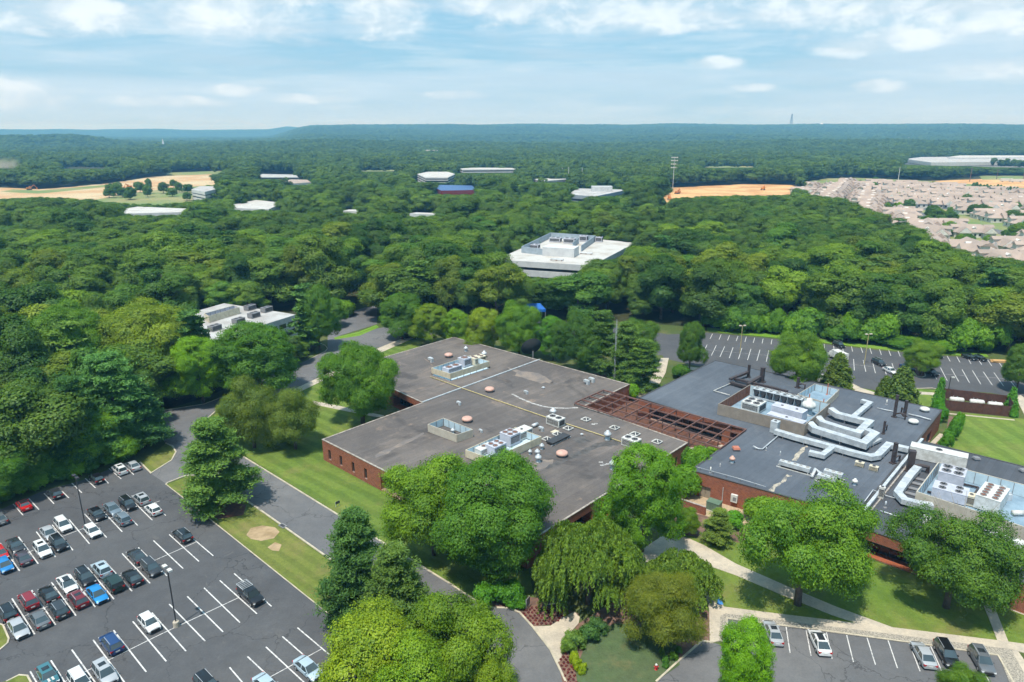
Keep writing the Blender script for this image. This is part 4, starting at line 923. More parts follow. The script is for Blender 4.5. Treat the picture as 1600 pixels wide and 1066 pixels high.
pipe_run('guard_rail', 'thin white rail along the front edge of the blue-grey roof', 'rail', [(1088, 733, .45), (1150, 750, .45), (1196, 764, .45)], Z2, .045, 'galv_pale')
def ductrun(label, pts, z, w=1.3, h=.9, mat='galv_pale', group='silver rooftop ducts', lift=.5):
    q = [Vector((*P(u, v, z+d)[:2], z+d)) for (u, v, d) in pts]; c = q[0]
    root = empty('air_duct', label, 'air duct', (c.x, c.y, z), 0, group); m = MB(root.location); m.duct(q, w, h); bm_normals(m.build('duct', MC[mat], root))
    m = MB(root.location); s = MB(root.location)
    for a, b in zip(q[:-1], q[1:]):
        L = (b-a).length; k = max(1, int(L/1.5)); d = (b-a).normalized()
        rz = math.atan2(d.y, d.x)
        for i in range(1, k):
            p = a.lerp(b, i/k); m.box((p.x, p.y, p.z-.02), (.07, w+.07, h+.05), rz)
            if i % 2: s.box((p.x, p.y, z), (.1, w*1.1, max(.05, p.z-z-.03)), rz)
    if m.v: m.build('flange', MC['galv'], root)
    if s.v: s.build('support', MC['mid_grey'], root)
    return root
ductrun('long silver duct in front of the big tan screen, running right to the white seam', [(1211, 677, .5), (1240, 686, .5), (1275, 695.5, .5), (1303, 703, .5), (1335, 712, .5), (1360, 718, .5), (1371, 716, .5), (1388, 699, .5), (1419, 706, .5)], Z2, 1.3, .9)
ac_unit('upright silver duct box at the left end of the long front duct', (1210, 676), Z2, (1.5, 1.5, 2.6), A_ANG, 1, 'galv_pale', fr=.3, grille=False, name='duct_riser', cat='duct riser')
ductrun('short silver duct branching forward from the long front duct', [(1302, 702, .5), (1285, 715, .5), (1264, 710, .5)], Z2, 1.1, .8)
ductrun('silver duct leaving the right corner of the big tan screen, with red tag', [(1264, 667, 1.3), (1272, 675, .9), (1300, 684, .8), (1330, 693, .8), (1349, 699, .8), (1366, 684, .8), (1353, 678, .8)], Z2, 1.6, 1.2)
ductrun('second silver duct from the right side of the big tan screen, U-shaped', [(1277, 657, 1.3), (1284, 665, .9), (1315, 675, .8), (1340, 682, .8), (1358, 664.5, .8), (1335, 659, .8), (1308, 652, .8), (1297, 644, 1.2)], Z2, 1.5, 1.1)
ductrun('thin silver duct running toward the far edge of the blue-grey roof', [(1331, 657, .5), (1345, 645, .5), (1359, 633, .5), (1346, 629, .5)], Z2, 1.1, .8)
ductrun('short silver duct right of the U-shaped duct', [(1352, 697, .4), (1372, 687, .4)], Z2, 1.6, .5)
def condenser(label, uv, L, nf, ang=A_ANG, z=Z2):
    p = P(*uv, z); r = empty('condenser', label, 'condenser', (p.x, p.y, z), ang, 'low condensers at the front of the blue-grey roof')
    m = MB(); m.box((0, 0, .55), (L, 1.1, .75)); m.build('casing', MC['galv_pale'], r)
    m = MB(); m.box((0, 0, .3), (L*.9, .95, .26)); m.build('coil', MC['black'], r)
    m = MB()
    for s in (-.45, .45): m.box((0, s, 0), (L+.8, .12, .14))
    for s in (-.45, .45): m.box((L*s, 0, .14), (.12, 1.0, .42))
    m.build('frame', MC['white_metal'], r)
    for i in range(nf): fan(r, (0, 0, 0), ((i+.5)/nf*L-L/2, 0, 1.3), .36, 'white_metal', 'mid_grey')
A1 = angv(P(1262, 737, Z2)-P(1222, 726, Z2))
condenser('five-fan white condenser, leftmost of the low condensers', (1241, 735), 5.6, 5, A1); condenser('white condenser behind the rusty one', (1301, 747), 3.2, 3, A1); condenser('rusty-topped condenser at the front of the group', (1291, 754), 3.2, 2, A1)
pipe_run('condensate_pipe', 'curved silver pipe between the low condensers', 'pipe', [(1268, 748, .3), (1273, 740, .9), (1278, 742, .6), (1284, 745, .5), (1292, 748, .5)], Z2, .3, 'galv_pale', sup=9)
for (u, v, t) in [(1342.6, 729, 'small beige rooftop unit, left of two below the long front duct'), (1364.6, 735.5, 'small beige rooftop unit, right of two below the long front duct')]:
    ac_unit(t, (u, v), Z2, (1.5, .9, .9), A1, 1, 'cream_metal', fr=.3)
for (u, v, k, s, mt, t) in [(1335, 758, 'mushroom', 1.0, 'white_metal', 'small white vent alone near the white seam'), (1150, 704, 'square', 1.2, 'coral', 'flat coral-red roof hatch near the pergola'), (1143.7, 723, 'mushroom', 1.1, 'pink_dome', 'pinkish vent near the front left of the blue-grey roof'),
        (1125, 729, 'pipe', .7, 'white_metal', 'thin white vent pipe nearest the front left corner of the blue-grey roof'), (1110, 738, 'pipe', 1.2, 'white_metal', 'tall thin white pipe at the front edge of the blue-grey roof'),
        (1219, 711, 'pipe', .9, 'galv_pale', 'small grey vent pipe right of the gooseneck pipe'), (1197, 704, 'pipe', .8, 'galv_pale', 'small white vent pipe on the gooseneck pipe'), (1322, 748, 'pipe', .3, 'black', 'tiny dark vent behind the lone white vent'),
        (1444.4, 643, 'dome', 1.0, 'white_metal', 'round white fan vent at the far right end of the blue-grey roof'), (1426.7, 662, 'dome', 1.0, 'white_metal', 'round white fan vent nearer the white seam'), (1385, 632, 'pipe', 1.3, 'white_metal', 'white vent pipe behind the brown stacks')]:
    vent(t, (u, v), Z2, k, s, mt)
stack('tallest brown exhaust stack near the far edge of the blue-grey roof', (1397, 652), Z2, 5.2, .55, True, br=2.0); stack('second brown exhaust stack, right of the tallest one', (1413, 650), Z2, 3.6, .55, True, rz=A_ANG+2.2)
stack('short brown exhaust stack with curved elbows in front of the tall pair', (1380, 678), Z2, 2.8, .4, True, rz=A_ANG+1.6, br=2.2); stack('brown exhaust stack beside the end of the long front duct', (1395, 724), Z2, 4.2, .6, True, rz=A_ANG+1.2)
# --- dark roof at the right edge
stack('heavy brown exhaust stack just right of the white seam', (1421, 735), Z3, 4.0, 1.1, True, rz=A_ANG+.4, br=2.6)
ac_unit('long white air handler behind the right-hand roof screen', (1464, 721), Z3, (9.5, 2.6, 2.4), A1+R(3), 1, 'white_metal', fr=.6, grille=False, name='air_handler', cat='air handler')
ductrun('silver duct curving from the heavy brown stack to the front screen', [(1433, 735, .7), (1421, 748, .6), (1408, 766, .5), (1402, 775, .5), (1412, 786, .5), (1432, 791, .5), (1457, 795, .5)], Z3, 1.3, .9)
ductrun('long white duct along the front of the right-hand roof', [(1440, 815, .5), (1475, 822, .5), (1520, 833, .5), (1562, 845, .5), (1600, 857, .5), (1660, 876, .5)], Z3, 1.6, .9, 'white_metal')
for i, (u, v) in enumerate([(1436, 750), (1431, 757), (1425, 764.5), (1419, 772)]):
    p = P(u, v, Z3); m = MB(); m.box((p.x, p.y, Z3+.12), (2.4, .9, .12), A1); m.box((p.x, p.y, Z3), (2.2, .2, .13), A1)
    tag(m.build('duct_stand', MC['mid_grey']), ['grey duct stand nearest the heavy brown stack', 'second grey duct stand from the heavy brown stack', 'third grey duct stand from the heavy brown stack', 'grey duct stand nearest the bend of the silver duct'][i], 'duct stand', 'grey duct stands beside the silver duct')
screen('large beige roof screen full of units at the right edge', [(1431.7, 768), (1700, 856), (1745, 795), (1466, 722)], Z3, 2.3, mat='beige_panel', raise_=.05, floor='blue_floor', th=.16)
ac_unit('grey unit with four black fans at the rear left of the right-hand screen', (1486, 752), Z3+.1, (4.0, 4.2, 2.2), A1, 4, 'lav_metal', rows=2, grille=False)
ac_unit('grey unit with four black fans at the front left of the right-hand screen', (1483, 778), Z3+.1, (5.2, 3.4, 1.9), A1, 4, 'lav_metal', rows=2, grille=False, fr=.6)
ac_unit('small beige unit between the fan units in the right-hand screen', (1515, 788), Z3+.1, (2.0, 1.8, 1.8), A1, 1, 'cream_metal', fr=.3)
ac_unit('large white unit with ten rusty fans in the right-hand screen', (1547, 789), Z3+.1, (3.6, 6.5, 2.5), A1-R(8), 10, 'white_metal', blade='rust', rows=5, fr=.5, grille=False)
r_ = empty('unit_platform', 'dark steel dunnage frame between the units of the right-hand screen', 'steel frame', P(1510, 766, Z3)[:])
m = MB(r_.location)
for (a, b) in [((1488, 767), (1520, 776)), ((1520, 776), (1529, 762)), ((1500, 755), (1529, 762)), ((1449, 768), (1478, 776))]:
    pa, pb = P(*a, Z3+.4), P(*b, Z3+.4); m.bar(pa, pb, .25, .3)
m.build('beam', MC['brown_steel'], r_)
for (u, v, k, s, mt, t) in [(1525, 719, 'square', 1.0, 'mid_grey', 'small square vent on the strip behind the right-hand screen'), (1598, 738, 'square', 1.0, 'mid_grey', 'small square vent at the right picture edge'), (1383, 793, 'pipe', 1.3, 'galv', 'grey vent pipe in front of the silver duct bend'),
        (1567, 768, 'goose', 1.6, 'galv_pale', 'white pump cluster behind the ten-fan unit'), (1574, 781, 'goose', 1.6, 'galv_pale', 'white pump cluster right of the ten-fan unit'), (1590, 806, 'cyl', 1.2, 'white_metal', 'white tank at the right edge inside the right-hand screen')]:
    vent(t, (u, v), Z3, k, s, mt)
ac_unit('narrow white louvred box beside the white seam', (1376, 779), Z3, (.9, .7, 2.2), A1, 1, 'white_metal', fr=.25)
pipe_run('condensate_pipe', 'thin grey pipe lying in front of the silver duct bend', 'pipe', [(1375, 800, .2), (1388, 804, .2), (1402, 809, .2)], Z3, .12, 'galv_pale')
pipe_run('condensate_pipe', 'thin grey pipe crossing the white seam toward the silver duct', 'pipe', [(1350, 790, .8), (1363, 772, .8), (1385, 778, .4), (1410, 784, .3)], Z3, .08, 'galv_pale')

# --- service yard things
p = P(1115, 797); r_ = empty('transformer', 'green electrical transformer box in the service yard', 'transformer', (p.x, p.y, .1), A1)
m = MB(); m.box((0, 0, .12), (2.3, 1.7, 1.5)); m.box((0, 0, 1.62), (2.4, 1.8, .1)); m.build('cabinet', MC['transformer_green'], r_); m = MB(); m.box((0, 0, 0), (2.8, 2.2, .12)); m.build('pad', MC['concrete'], r_)
m = MB(); m.box((-.4, -.86, .35), (.03, .03, 1.1)); m.box((.1, -.86, .9), (.12, .06, .12)); m.build('door_handle', MC['dark_grey'], r_)
dq = (b2p[1]-b2p[0]).normalized(); nq = Vector((dq.y, -dq.x, 0)); rzq = math.atan2(dq.y, dq.x)
def on_wall(label, s, z, d, mat, name, cat):
    q = b2p[0]+dq*s+nq*(d[1]/2+.004); r = empty(name, label, cat, (q.x, q.y, z), rzq); m = MB(); m.box((0, 0, 0), d); m.build('casing', MC[mat], r)
    m = MB(); m.box((d[0]*.1, -d[1]/2-.012, d[2]*.2), (d[0]*.5, .02, d[2]*.5)); m.build('grille', MC['mid_grey'], r)
on_wall('white meter cabinet on the brick wall right of the taupe doors', 8.6, 1.2, (1.2, .45, 1.5), 'white_metal', 'meter_cabinet', 'cabinet')
on_wall('small white box on the brick wall right of the meter cabinet', 11.6, 1.6, (.7, .3, .6), 'white_metal', 'junction_box', 'box')
on_wall('white outdoor unit against the brick wall, left of two', 11.2, .12, (1.2, .6, 1.3), 'white_metal', 'air_conditioner', 'air conditioner')
on_wall('white outdoor unit against the brick wall, right of two', 13.3, .12, (1.2, .6, 1.1), 'white_metal', 'air_conditioner', 'air conditioner')
on_wall('grey electric meter left of the taupe doors', .9, .3, (.35, .2, 2.0), 'galv', 'meter_cabinet', 'cabinet')
pw = MB(); pa = b2p[0]+dq*6.4+nq*.1; pw.tube([(pa.x, pa.y, .2), (pa.x, pa.y, 3.4)], .07, 6); tag(pw.build('downpipe', MC['galv_pale']), 'white pipe up the brick wall between taupe doors and meter cabinet', 'pipe')
# ================================================================ VEHICLES
def car_proto(kind, L=4.7, Wd=1.84, belt=.92, roofz=1.45, prof=None, cab=None, sunroof=False, rails=False, rack=False, glassroof=False, boxy=False, stripes=False, darkroof=False):
    r = bpy.data.objects.new(kind, None); COL.objects.link(r); r.empty_display_size = .5
    h = L/2; zb = .24
    m = MB(); n = 0; vs = []; st = prof
    ring = 10
    for (x, zt) in st:
        k = abs(x)/h; w = Wd/2*(1-(.05 if boxy else .13)*k**5); lo = zb+(.10 if k > .93 else 0)
        zm = lo+(zt-lo)*.62
        for (y, z) in ((-w*.90, lo), (-w*.99, lo+.14), (-w, zm), (-w*.965, zt-.07), (-w*.84, zt), (w*.84, zt), (w*.965, zt-.07), (w, zm), (w*.99, lo+.14), (w*.90, lo)): vs.append((x, y, z))
    fs = []
    for i in range(len(st)-1):
        for k in range(ring): fs.append((i*ring+k, i*ring+(k+1) % ring, (i+1)*ring+(k+1) % ring, (i+1)*ring+k))
    fs += [tuple(range(ring)), tuple(range((len(st)-1)*ring, len(st)*ring))[::-1]]
    m.add(vs, fs)
    x0, x1, t0, t1 = cab; wb = Wd/2*.93; wt = Wd/2*(.80 if boxy else .70); zb2 = belt-.03
    B = [Vector((x0, -wb, zb2)), Vector((x1, -wb, zb2)), Vector((x1, wb, zb2)), Vector((x0, wb, zb2))]
    T = [Vector((t0, -wt, roofz)), Vector((t1, -wt, roofz)), Vector((t1, wt, roofz)), Vector((t0, wt, roofz))]
    m.add(B+T, [(0, 1, 5, 4), (1, 2, 6, 5), (2, 3, 7, 6), (3, 0, 4, 7), (4, 5, 6, 7)])
    # domed roof skin
    rv = []; nx, ny = 5, 4
    for i in range(nx+1):
        for j in range(ny+1):
            fx = i/nx; fy = j/ny; x = t0-.05+(t1-t0+.10)*fx; y = (-wt-.015)+(2*wt+.03)*fy
            z = roofz+.012+.065*math.sin(math.pi*fx)**.6*math.sin(math.pi*fy)**.6; rv.append((x, y, z))
    m.add(rv, [(i*(ny+1)+j, (i+1)*(ny+1)+j, (i+1)*(ny+1)+j+1, i*(ny+1)+j+1) for i in range(nx) for j in range(ny)])
    for s in (-1, 1): m.box((x1-.45, s*(wb+.1), belt-.02), (.16, .2, .13))
    if boxy: m.tube([(-h-.12, -.0, .75), (-h-.02, 0, .75)], .36, 14)
    body = m.build('body', MC['paint'], r); bm_normals(body)
    try: body.data.shade_smooth(); body.data.set_sharp_from_angle(angle=R(32))
    except Exception: pass
    def pane(name, q, inset, off, parent=r):
        c = sum(q, Vector())/4; nr = (q[1]-q[0]).cross(q[3]-q[0]).normalized()
        if nr.dot(c-Vector((0, 0, .9))) < 0: nr = -nr
        p = [a.lerp(c, inset)+nr*off for a in q]; mm = MB(); mm.add(p+[a-nr*.02 for a in p], [(0, 1, 2, 3), (0, 4, 5, 1), (1, 5, 6, 2), (2, 6, 7, 3), (3, 7, 4, 0)]); return bm_normals(mm.build(name, MC['glass_car'], parent))
    pane('windscreen', [B[1], B[2], T[2], T[1]], .07, .014); pane('rear_window', [B[3], B[0], T[0], T[3]], .10, .014)
    for (a, b, c, d) in ((B[0], B[1], T[1], T[0]), (B[2], B[3], T[3], T[2])):
        mm = a.lerp(b, .5); mt = d.lerp(c, .5); mm2 = a.lerp(b, .52); mt2 = d.lerp(c, .52)
        p1 = pane('side_window', [a, mm, mt, d], .09, .012); p2 = pane('side_window', [mm2, b, c, mt2], .09, .012)
    for s in (-1, 1):
        for xx in (-h+.95, h-.92):
            mm = MB(); mm.tube([(xx, s*(Wd/2-.24), .34), (xx, s*(Wd/2+.005), .34)], .34, 16); w_ = mm.build('wheel', MC['tyre'], r, False)
            mm = MB(); mm.tube([(xx, s*(Wd/2-.03), .34), (xx, s*(Wd/2+.02), .34)], .21, 10); mm.build('rim', MC['rim'], w_)
    for s in (-1, 1):
        zf = prof[-2][1]-.12; zr = prof[1][1]-.14
        mm = MB(); mm.box((h-.13, s*(Wd/2-.32), zf-.08), (.24, .42, .14), -s*.35); mm.build('headlight', MC['lamp_glass'], r)
        mm = MB(); mm.box((-h+.12, s*(Wd/2-.26), zr-.10), (.24, .36, .22), s*.2); mm.build('taillight', MC['tail_red'], r)
    mm = MB(); mm.box((h-.015, 0, .38), (.07, 1.15, .26)); mm.build('grille', MC['black'], r)
    mm = MB(); mm.box((-h+.01, 0, .58), (.05, .52, .16)); mm.build('number_plate', MC['white_metal'], r)
    if sunroof:
        mm = MB(); mm.box(((t0+t1)/2+.15, 0, roofz+.05), (.75 if not glassroof else (t1-t0)*.95, wt*1.25, .035)); mm.build('sunroof', MC['glass_dark'], r)
    if rails:
        for s in (-1, 1):
            mm = MB(); mm.bar((t0+.15, s*(wt-.05), roofz+.10), (t1-.15, s*(wt-.05), roofz+.10), .05); mm.bar((t0+.2, s*(wt-.05), roofz), (t0+.2, s*(wt-.05), roofz+.1), .05); mm.bar((t1-.2, s*(wt-.05), roofz), (t1-.2, s*(wt-.05), roofz+.1), .05); mm.build('roof_rail', MC['galv'], r)
    if darkroof:
        mm = MB(); mm.box(((t0+t1)/2, 0, roofz+.03), ((t1-t0)*.97, wt*1.9, .05)); mm.build('soft_top', MC['black'], r)
    if rack:
        mm = MB(); mm.box((-1.55, 0, .95), (1.95, 1.62, .62), taper=.92); mm.build('canopy', MC['dark_grey'], r)
        mm = MB()
        for y in (-.78, .78): mm.bar((-2.5, y, 1.75), (-.55, y, 1.75), .06)
        for k in range(6): mm.bar((-2.48+k*.385, -.78, 1.76), (-2.48+k*.385, .78, 1.76), .06)
        for k in (0, 5):
            for y in (-.78, .78): mm.bar((-2.48+k*.385, y, 1.5), (-2.48+k*.385, y, 1.76), .05)
        mm.build('roof_rack', MC['galv_pale'], r)
    if stripes:
        mm = MB()
        for s in (-.22, .22): mm.box((1.35, s, .955), (1.0, .24, .02))
        mm.build('stripe', MC['white_metal'], r)
    return r
SED = [(-2.38, .62), (-2.33, .90), (-2.1, .98), (-1.5, 1.0), (-.6, .93), (.8, .93), (1.3, .90), (2.0, .78), (2.28, .66), (2.38, .50)]
SUVP = [(-2.3, .70), (-2.26, .98), (-1.9, 1.04), (-.6, 1.02), (.9, 1.02), (1.4, .99), (2.0, .90), (2.24, .78), (2.32, .52)]
BOX = [(-2.1, .9), (-2.08, 1.05), (-1.8, 1.07), (0, 1.06), (.8, 1.06), (1.9, 1.03), (2.05, .98), (2.1, .6)]
PROTO = {
 'sedan': lambda: car_proto('sedan', 4.76, 1.83, .95, 1.43, SED, (-1.85, 1.30, -1.02, .42)),
 'sedan_sunroof': lambda: car_proto('sedan', 4.76, 1.83, .95, 1.43, SED, (-1.85, 1.30, -1.02, .42), sunroof=True),
 'glass_sedan': lambda: car_proto('sedan', 4.76, 1.88, .95, 1.45, SED, (-2.0, 1.5, -.95, .45), sunroof=True, glassroof=True),
 'suv': lambda: car_proto('suv', 4.62, 1.87, 1.02, 1.66, SUVP, (-2.15, 1.25, -1.85, .50), rails=True),
 'suv_sunroof': lambda: car_proto('suv', 4.62, 1.87, 1.02, 1.66, SUVP, (-2.15, 1.25, -1.85, .50), sunroof=True, rails=True),
 'hatch': lambda: car_proto('hatchback', 4.25, 1.78, .98, 1.50, [(x*.9, z) for x, z in SUVP], (-1.9, 1.25, -1.45, .45)),
 'boxy': lambda: car_proto('suv', 4.25, 1.88, 1.06, 1.80, BOX, (-2.02, .80, -2.0, .45), boxy=True),
 'pickup': lambda: car_proto('pickup_truck', 5.2, 1.92, 1.05, 1.75, [(-2.6, .9), (-2.58, 1.05), (-2.2, 1.08), (0, 1.06), (.9, 1.06), (1.6, 1.05), (2.3, .98), (2.55, .88), (2.6, .5)], (-.55, 1.35, -.45, .75), rack=True),
 'convertible': lambda: car_proto('convertible', 4.6, 1.84, .92, 1.32, [(x*.97, z*.95) for x, z in SED], (-1.5, 1.15, -.95, .35), darkroof=True),
 'striped': lambda: car_proto('hatchback', 4.1, 1.76, .98, 1.45, [(x*.87, z*.98) for x, z in SUVP], (-1.8, 1.15, -1.5, .45), sunroof=True, stripes=True),
}
PR = {}
CARCOL = dict(white=(.78, .78, .77), silver=(.42, .44, .46), grey=(.13, .14, .15), black=(.010, .010, .012), darkgrey=(.035, .038, .043), bluegrey=(.16, .21, .25), paleblue=(.42, .53, .60),
              red=(.50, .012, .012), maroon=(.16, .010, .016), blue=(.02, .20, .50), brightblue=(.015, .23, .55), navy=(.015, .05, .16), green=(.015, .035, .028), purplegrey=(.07, .06, .075), crimson=(.24, .012, .02), teal=(.05, .17, .20))
LOT_ANG = R(-41.8)
def car(kind, col, uv, ang, label, group=None, z=.062, cz=.7):
    if kind not in PR: r = PROTO[kind](); PR[kind] = r; new = r
    else: new = copy_tree(PR[kind])
    p = P(uv[0], uv[1], cz); new.location = (p.x, p.y, z); new.rotation_euler = (0, 0, ang)
    cat = {'suv': 'suv', 'suv_sunroof': 'suv', 'boxy': 'suv', 'pickup': 'pickup truck', 'convertible': 'convertible', 'hatch': 'hatchback', 'striped': 'hatchback'}.get(kind, 'car')
    for k in ('label', 'category', 'group'):
        if k in new: del new[k]
    tag(new, label, cat, group)
    for c in new.children:
        if c.name.startswith('body'): c.color = (*CARCOL[col], 1)
    return new
GL = 'cars parked in the left car park'
F_, B_ = LOT_ANG, LOT_ANG+math.pi
CARS = [
 ('suv_sunroof', 'white', (515, 148), B_, 'white SUV in the top row, left one of the two pale cars'), ('sedan', 'silver', (572, 131), B_, 'silver-white car in the top row, nearest the grass island and junction'),
 ('hatch', 'black', (416, 186), B_, 'black car alone in the top row, second gap left of the two pale cars'), ('hatch', 'darkgrey', (238, 250), B_, 'dark grey hatchback in the top row, right of the red convertible'),
 ('convertible', 'red', (102, 299), B_, 'red convertible with black soft top in the top row by the trees'), ('sedan', 'grey', (-4, 358), B_, 'grey car cut by the left picture edge in the top row'),
 ('sedan', 'black', (417, 338), F_, 'black sedan facing the camera, second row, left of the blue-grey sedan'), ('sedan', 'bluegrey', (484, 316), F_, 'blue-grey sedan facing the camera between black sedan and black SUV'),
 ('suv', 'black', (550, 296), F_, 'black SUV with white sunshade in the windscreen'), ('suv_sunroof', 'silver', (608, 275), B_, 'grey SUV with two roof windows at the right end of the second row'),
 ('hatch', 'white', (660, 320), B_, 'white hatchback at the right end of the second row'), ('suv', 'bluegrey', (527, 360), B_, 'blue-grey SUV seen from behind, in front of the black SUV'),
 ('hatch', 'white', (398, 413), F_, 'white hatchback beside the foot of the far lamp post'), ('suv', 'white', (271, 387), F_, 'white SUV facing the camera, behind the black SUV of the second row'),
 ('sedan', 'silver', (210, 421), F_, 'silver sedan left of the white SUV in the second row'), ('suv', 'black', (252, 467), F_, 'black SUV facing the camera in front of the silver sedan'),
 ('suv_sunroof', 'white', (183, 494), F_, 'white SUV with sunroof beside the black SUV, second row front'), ('sedan_sunroof', 'darkgrey', (66, 474), F_, 'dark grey sedan with sunroof in the second row near the left edge'),
 ('sedan', 'purplegrey', (99, 527), B_, 'dark purple-grey car seen from behind near the left edge'), ('hatch', 'blue', (20, 561), F_, 'blue hatchback near the left picture edge'), ('hatch', 'red', (0, 510), F_, 'red car cut by the left edge, behind the blue hatchback'),
 ('suv', 'black', (787, 432), B_, 'black SUV alone at the right end of the third row, near the island'), ('sedan_sunroof', 'darkgrey', (590, 520), B_, 'dark grey sedan seen from behind, right part of the third row'),
 ('suv', 'darkgrey', (652, 572), F_, 'dark grey SUV facing the camera, left of the near lamp head'), ('sedan', 'black', (570, 612), B_, 'black sedan seen from behind, right of the boxy green off-roader'),
 ('suv_sunroof', 'paleblue', (437, 577), B_, 'pale silver-blue SUV behind the boxy green off-roader'), ('boxy', 'green', (491, 641), B_, 'boxy dark green off-roader with spare wheel'),
 ('suv', 'black', (367, 612), F_, 'black car facing the camera behind the bright blue car'), ('sedan', 'brightblue', (419, 684), F_, 'bright blue sporty car in the third row'),
 ('glass_sedan', 'white', (289, 640), F_, 'white car with black glass roof in the third row'), ('suv_sunroof', 'maroon', (335, 707), B_, 'maroon SUV in front of the white glass-roofed car'),
 ('sedan', 'black', (210, 684), B_, 'black sedan seen from behind, between crimson SUV and white glass-roofed car'), ('suv', 'darkgrey', (252, 750), B_, 'dark grey SUV seen from behind, left of the maroon SUV'),
 ('suv', 'crimson', (122, 712), B_, 'crimson SUV in the third row near the left edge'), ('sedan', 'grey', (169, 791), B_, 'dark grey sedan seen from behind, in front of the crimson SUV'),
 ('suv', 'black', (30, 762), B_, 'black SUV nearest the left edge in the third row'), ('sedan', 'silver', (79, 831), F_, 'silver sedan beside the curved grass island'),
 ('hatch', 'white', (642, 808), F_, 'white hatchback alone in the fourth row, left of the near lamp post'), ('suv', 'navy', (480, 897), B_, 'navy blue SUV seen from behind in the fourth row'),
 ('suv_sunroof', 'silver', (452, 1026), F_, 'silver SUV in the bottom row, below the navy SUV'), ('suv', 'white', (345, 1065), F_, 'white SUV cut by the bottom edge'),
 ('striped', 'teal', (205, 1036), F_, 'dark teal small car with two white bonnet stripes and white roof')]
for k, c, uv, a, l in CARS: car(k, c, c5(*uv), a, l, GL)
for k, c, uv, a, l in [('pickup', 'black', (390, 690), F_, 'black pickup truck with a silver ladder rack'), ('sedan', 'paleblue', (638, 1004), F_, 'pale blue sedan in the bottom row beside the bright green trees'),
                       ('sedan', 'paleblue', (462, 1082), F_, 'pale blue car cut by the bottom edge'), ('suv', 'black', (205, 1080), F_, 'black car roof cut by the bottom edge')]: car(k, c, c6(*uv), a, l, GL)
FA = angv(P(*c3(325, 620), .7)-P(*c3(362, 715), .7))
GF = 'cars parked in the front right car park'
for k, c, uv, a, l in [('sedan_sunroof', 'silver', (345, 665), FA, 'silver sedan with sunroof at the left end of the front car park'), ('glass_sedan', 'white', (578, 712), FA, 'white sedan with black glass roof under the large tree'),
                       ('sedan', 'silver', (1097, 775), FA-.06, 'silver sedan seen from behind, left of the black SUV'), ('suv', 'black', (1213, 772), FA+math.pi-.08, 'black SUV facing the camera in the front right car park'),
                       ('suv_sunroof', 'grey', (1388, 805), FA+math.pi-.12, 'grey SUV with glass roof at the right end of the front car park')]: car(k, c, c3(*uv), a, l, GF, .07)
UA = R(-78); up = lambda x, y: (1300+x/8, 500+y/8); GU = 'cars parked in the far car park'
for k, c, uv, a, l in [('suv', 'black', (85, 312), UA, 'black car backed against the woods in the far car park'), ('suv', 'darkgrey', (583, 532), UA, 'dark grey SUV left of the white sedan in the far car park'),
                       ('sedan', 'white', (727, 630), UA, 'white sedan in the far car park'), ('sedan', 'navy', (940, 590), UA, 'dark blue sedan left of the planted tree island'), ('suv', 'darkgrey', (1235, 655), UA, 'dark green-grey SUV right of the planted tree island'),
                       ('sedan', 'black', (1295, 440), UA, 'black car behind the island tree, against the woods'), ('sedan', 'black', (1720, 462), UA, 'black car in the shade near the woods, left of two'), ('sedan', 'black', (1840, 472), UA, 'black car in the shade near the woods, right of two')]:
    car(k, c, up(*uv), a, l, GU)
for (u, v, l) in [(636, 526, 'dark car half hidden under trees behind the brown-roofed office'), (654, 525, 'black car parked by the pavement behind the brown-roofed office')]:
    car('sedan', 'black', (u, v), R(40), l, z=.08)
def van(label, uv, ang, L=6.4):
    p = P(*uv, 1.0); r = empty('box_truck', label, 'truck', (p.x, p.y, .05), ang)
    m = MB(); m.box((-.8, 0, .8), (L-1.7, 2.2, 2.1)); m.build('cargo_box', MC['white_metal'], r)
    m = MB(); m.box((L/2-.65, 0, .45), (1.7, 2.0, .85)); m.box((L/2-.95, 0, 1.3), (1.15, 1.9, .8), taper=.85); m.build('cab', MC['white_metal'], r)
    m = MB(); m.box((L/2-.40, 0, 1.42), (.12, 1.6, .5)); m.build('windscreen', MC['glass_car'], r)
    for x in (-1.9, L/2-.9):
        for s in (-1, 1):
            m = MB(); m.tube([(x, s*.75, .42), (x, s*1.08, .42)], .42, 14); w_ = m.build('wheel', MC['tyre'], r); m = MB(); m.tube([(x, s*1.0, .42), (x, s*1.1, .42)], .22, 10); m.build('rim', MC['rim'], w_)
    return r
van('white box truck half hidden behind the olive conifer in the far car park', (1309, 558), UA+math.pi, 6.8)
van('white truck behind the large light green tree in the far car park', (1251, 552), R(5))
van('white van parked beside the blue-grey roof behind the light green tree', (1274, 588), UA, 5.6)
p = P(1562, 566); r_ = empty('lumber_pile', 'orange-tan pile of boards in the far car park', 'lumber pile', (p.x, p.y, .05), R(-8))
m = MB()
for k in range(5): m.box((random.uniform(-.4, .4), (k % 3-1)*.8, .1+.3*(k//3)), (5.5-k*.5, .75, .28), random.uniform(-.1, .1))
m.build('boards', MC['lumber'], r_)
m = MB(); m.box((-1.5, 0, 0), (.3, 2.6, .1)); m.box((1.5, 0, 0), (.3, 2.6, .1)); m.build('bearer', MC['bark'], r_)

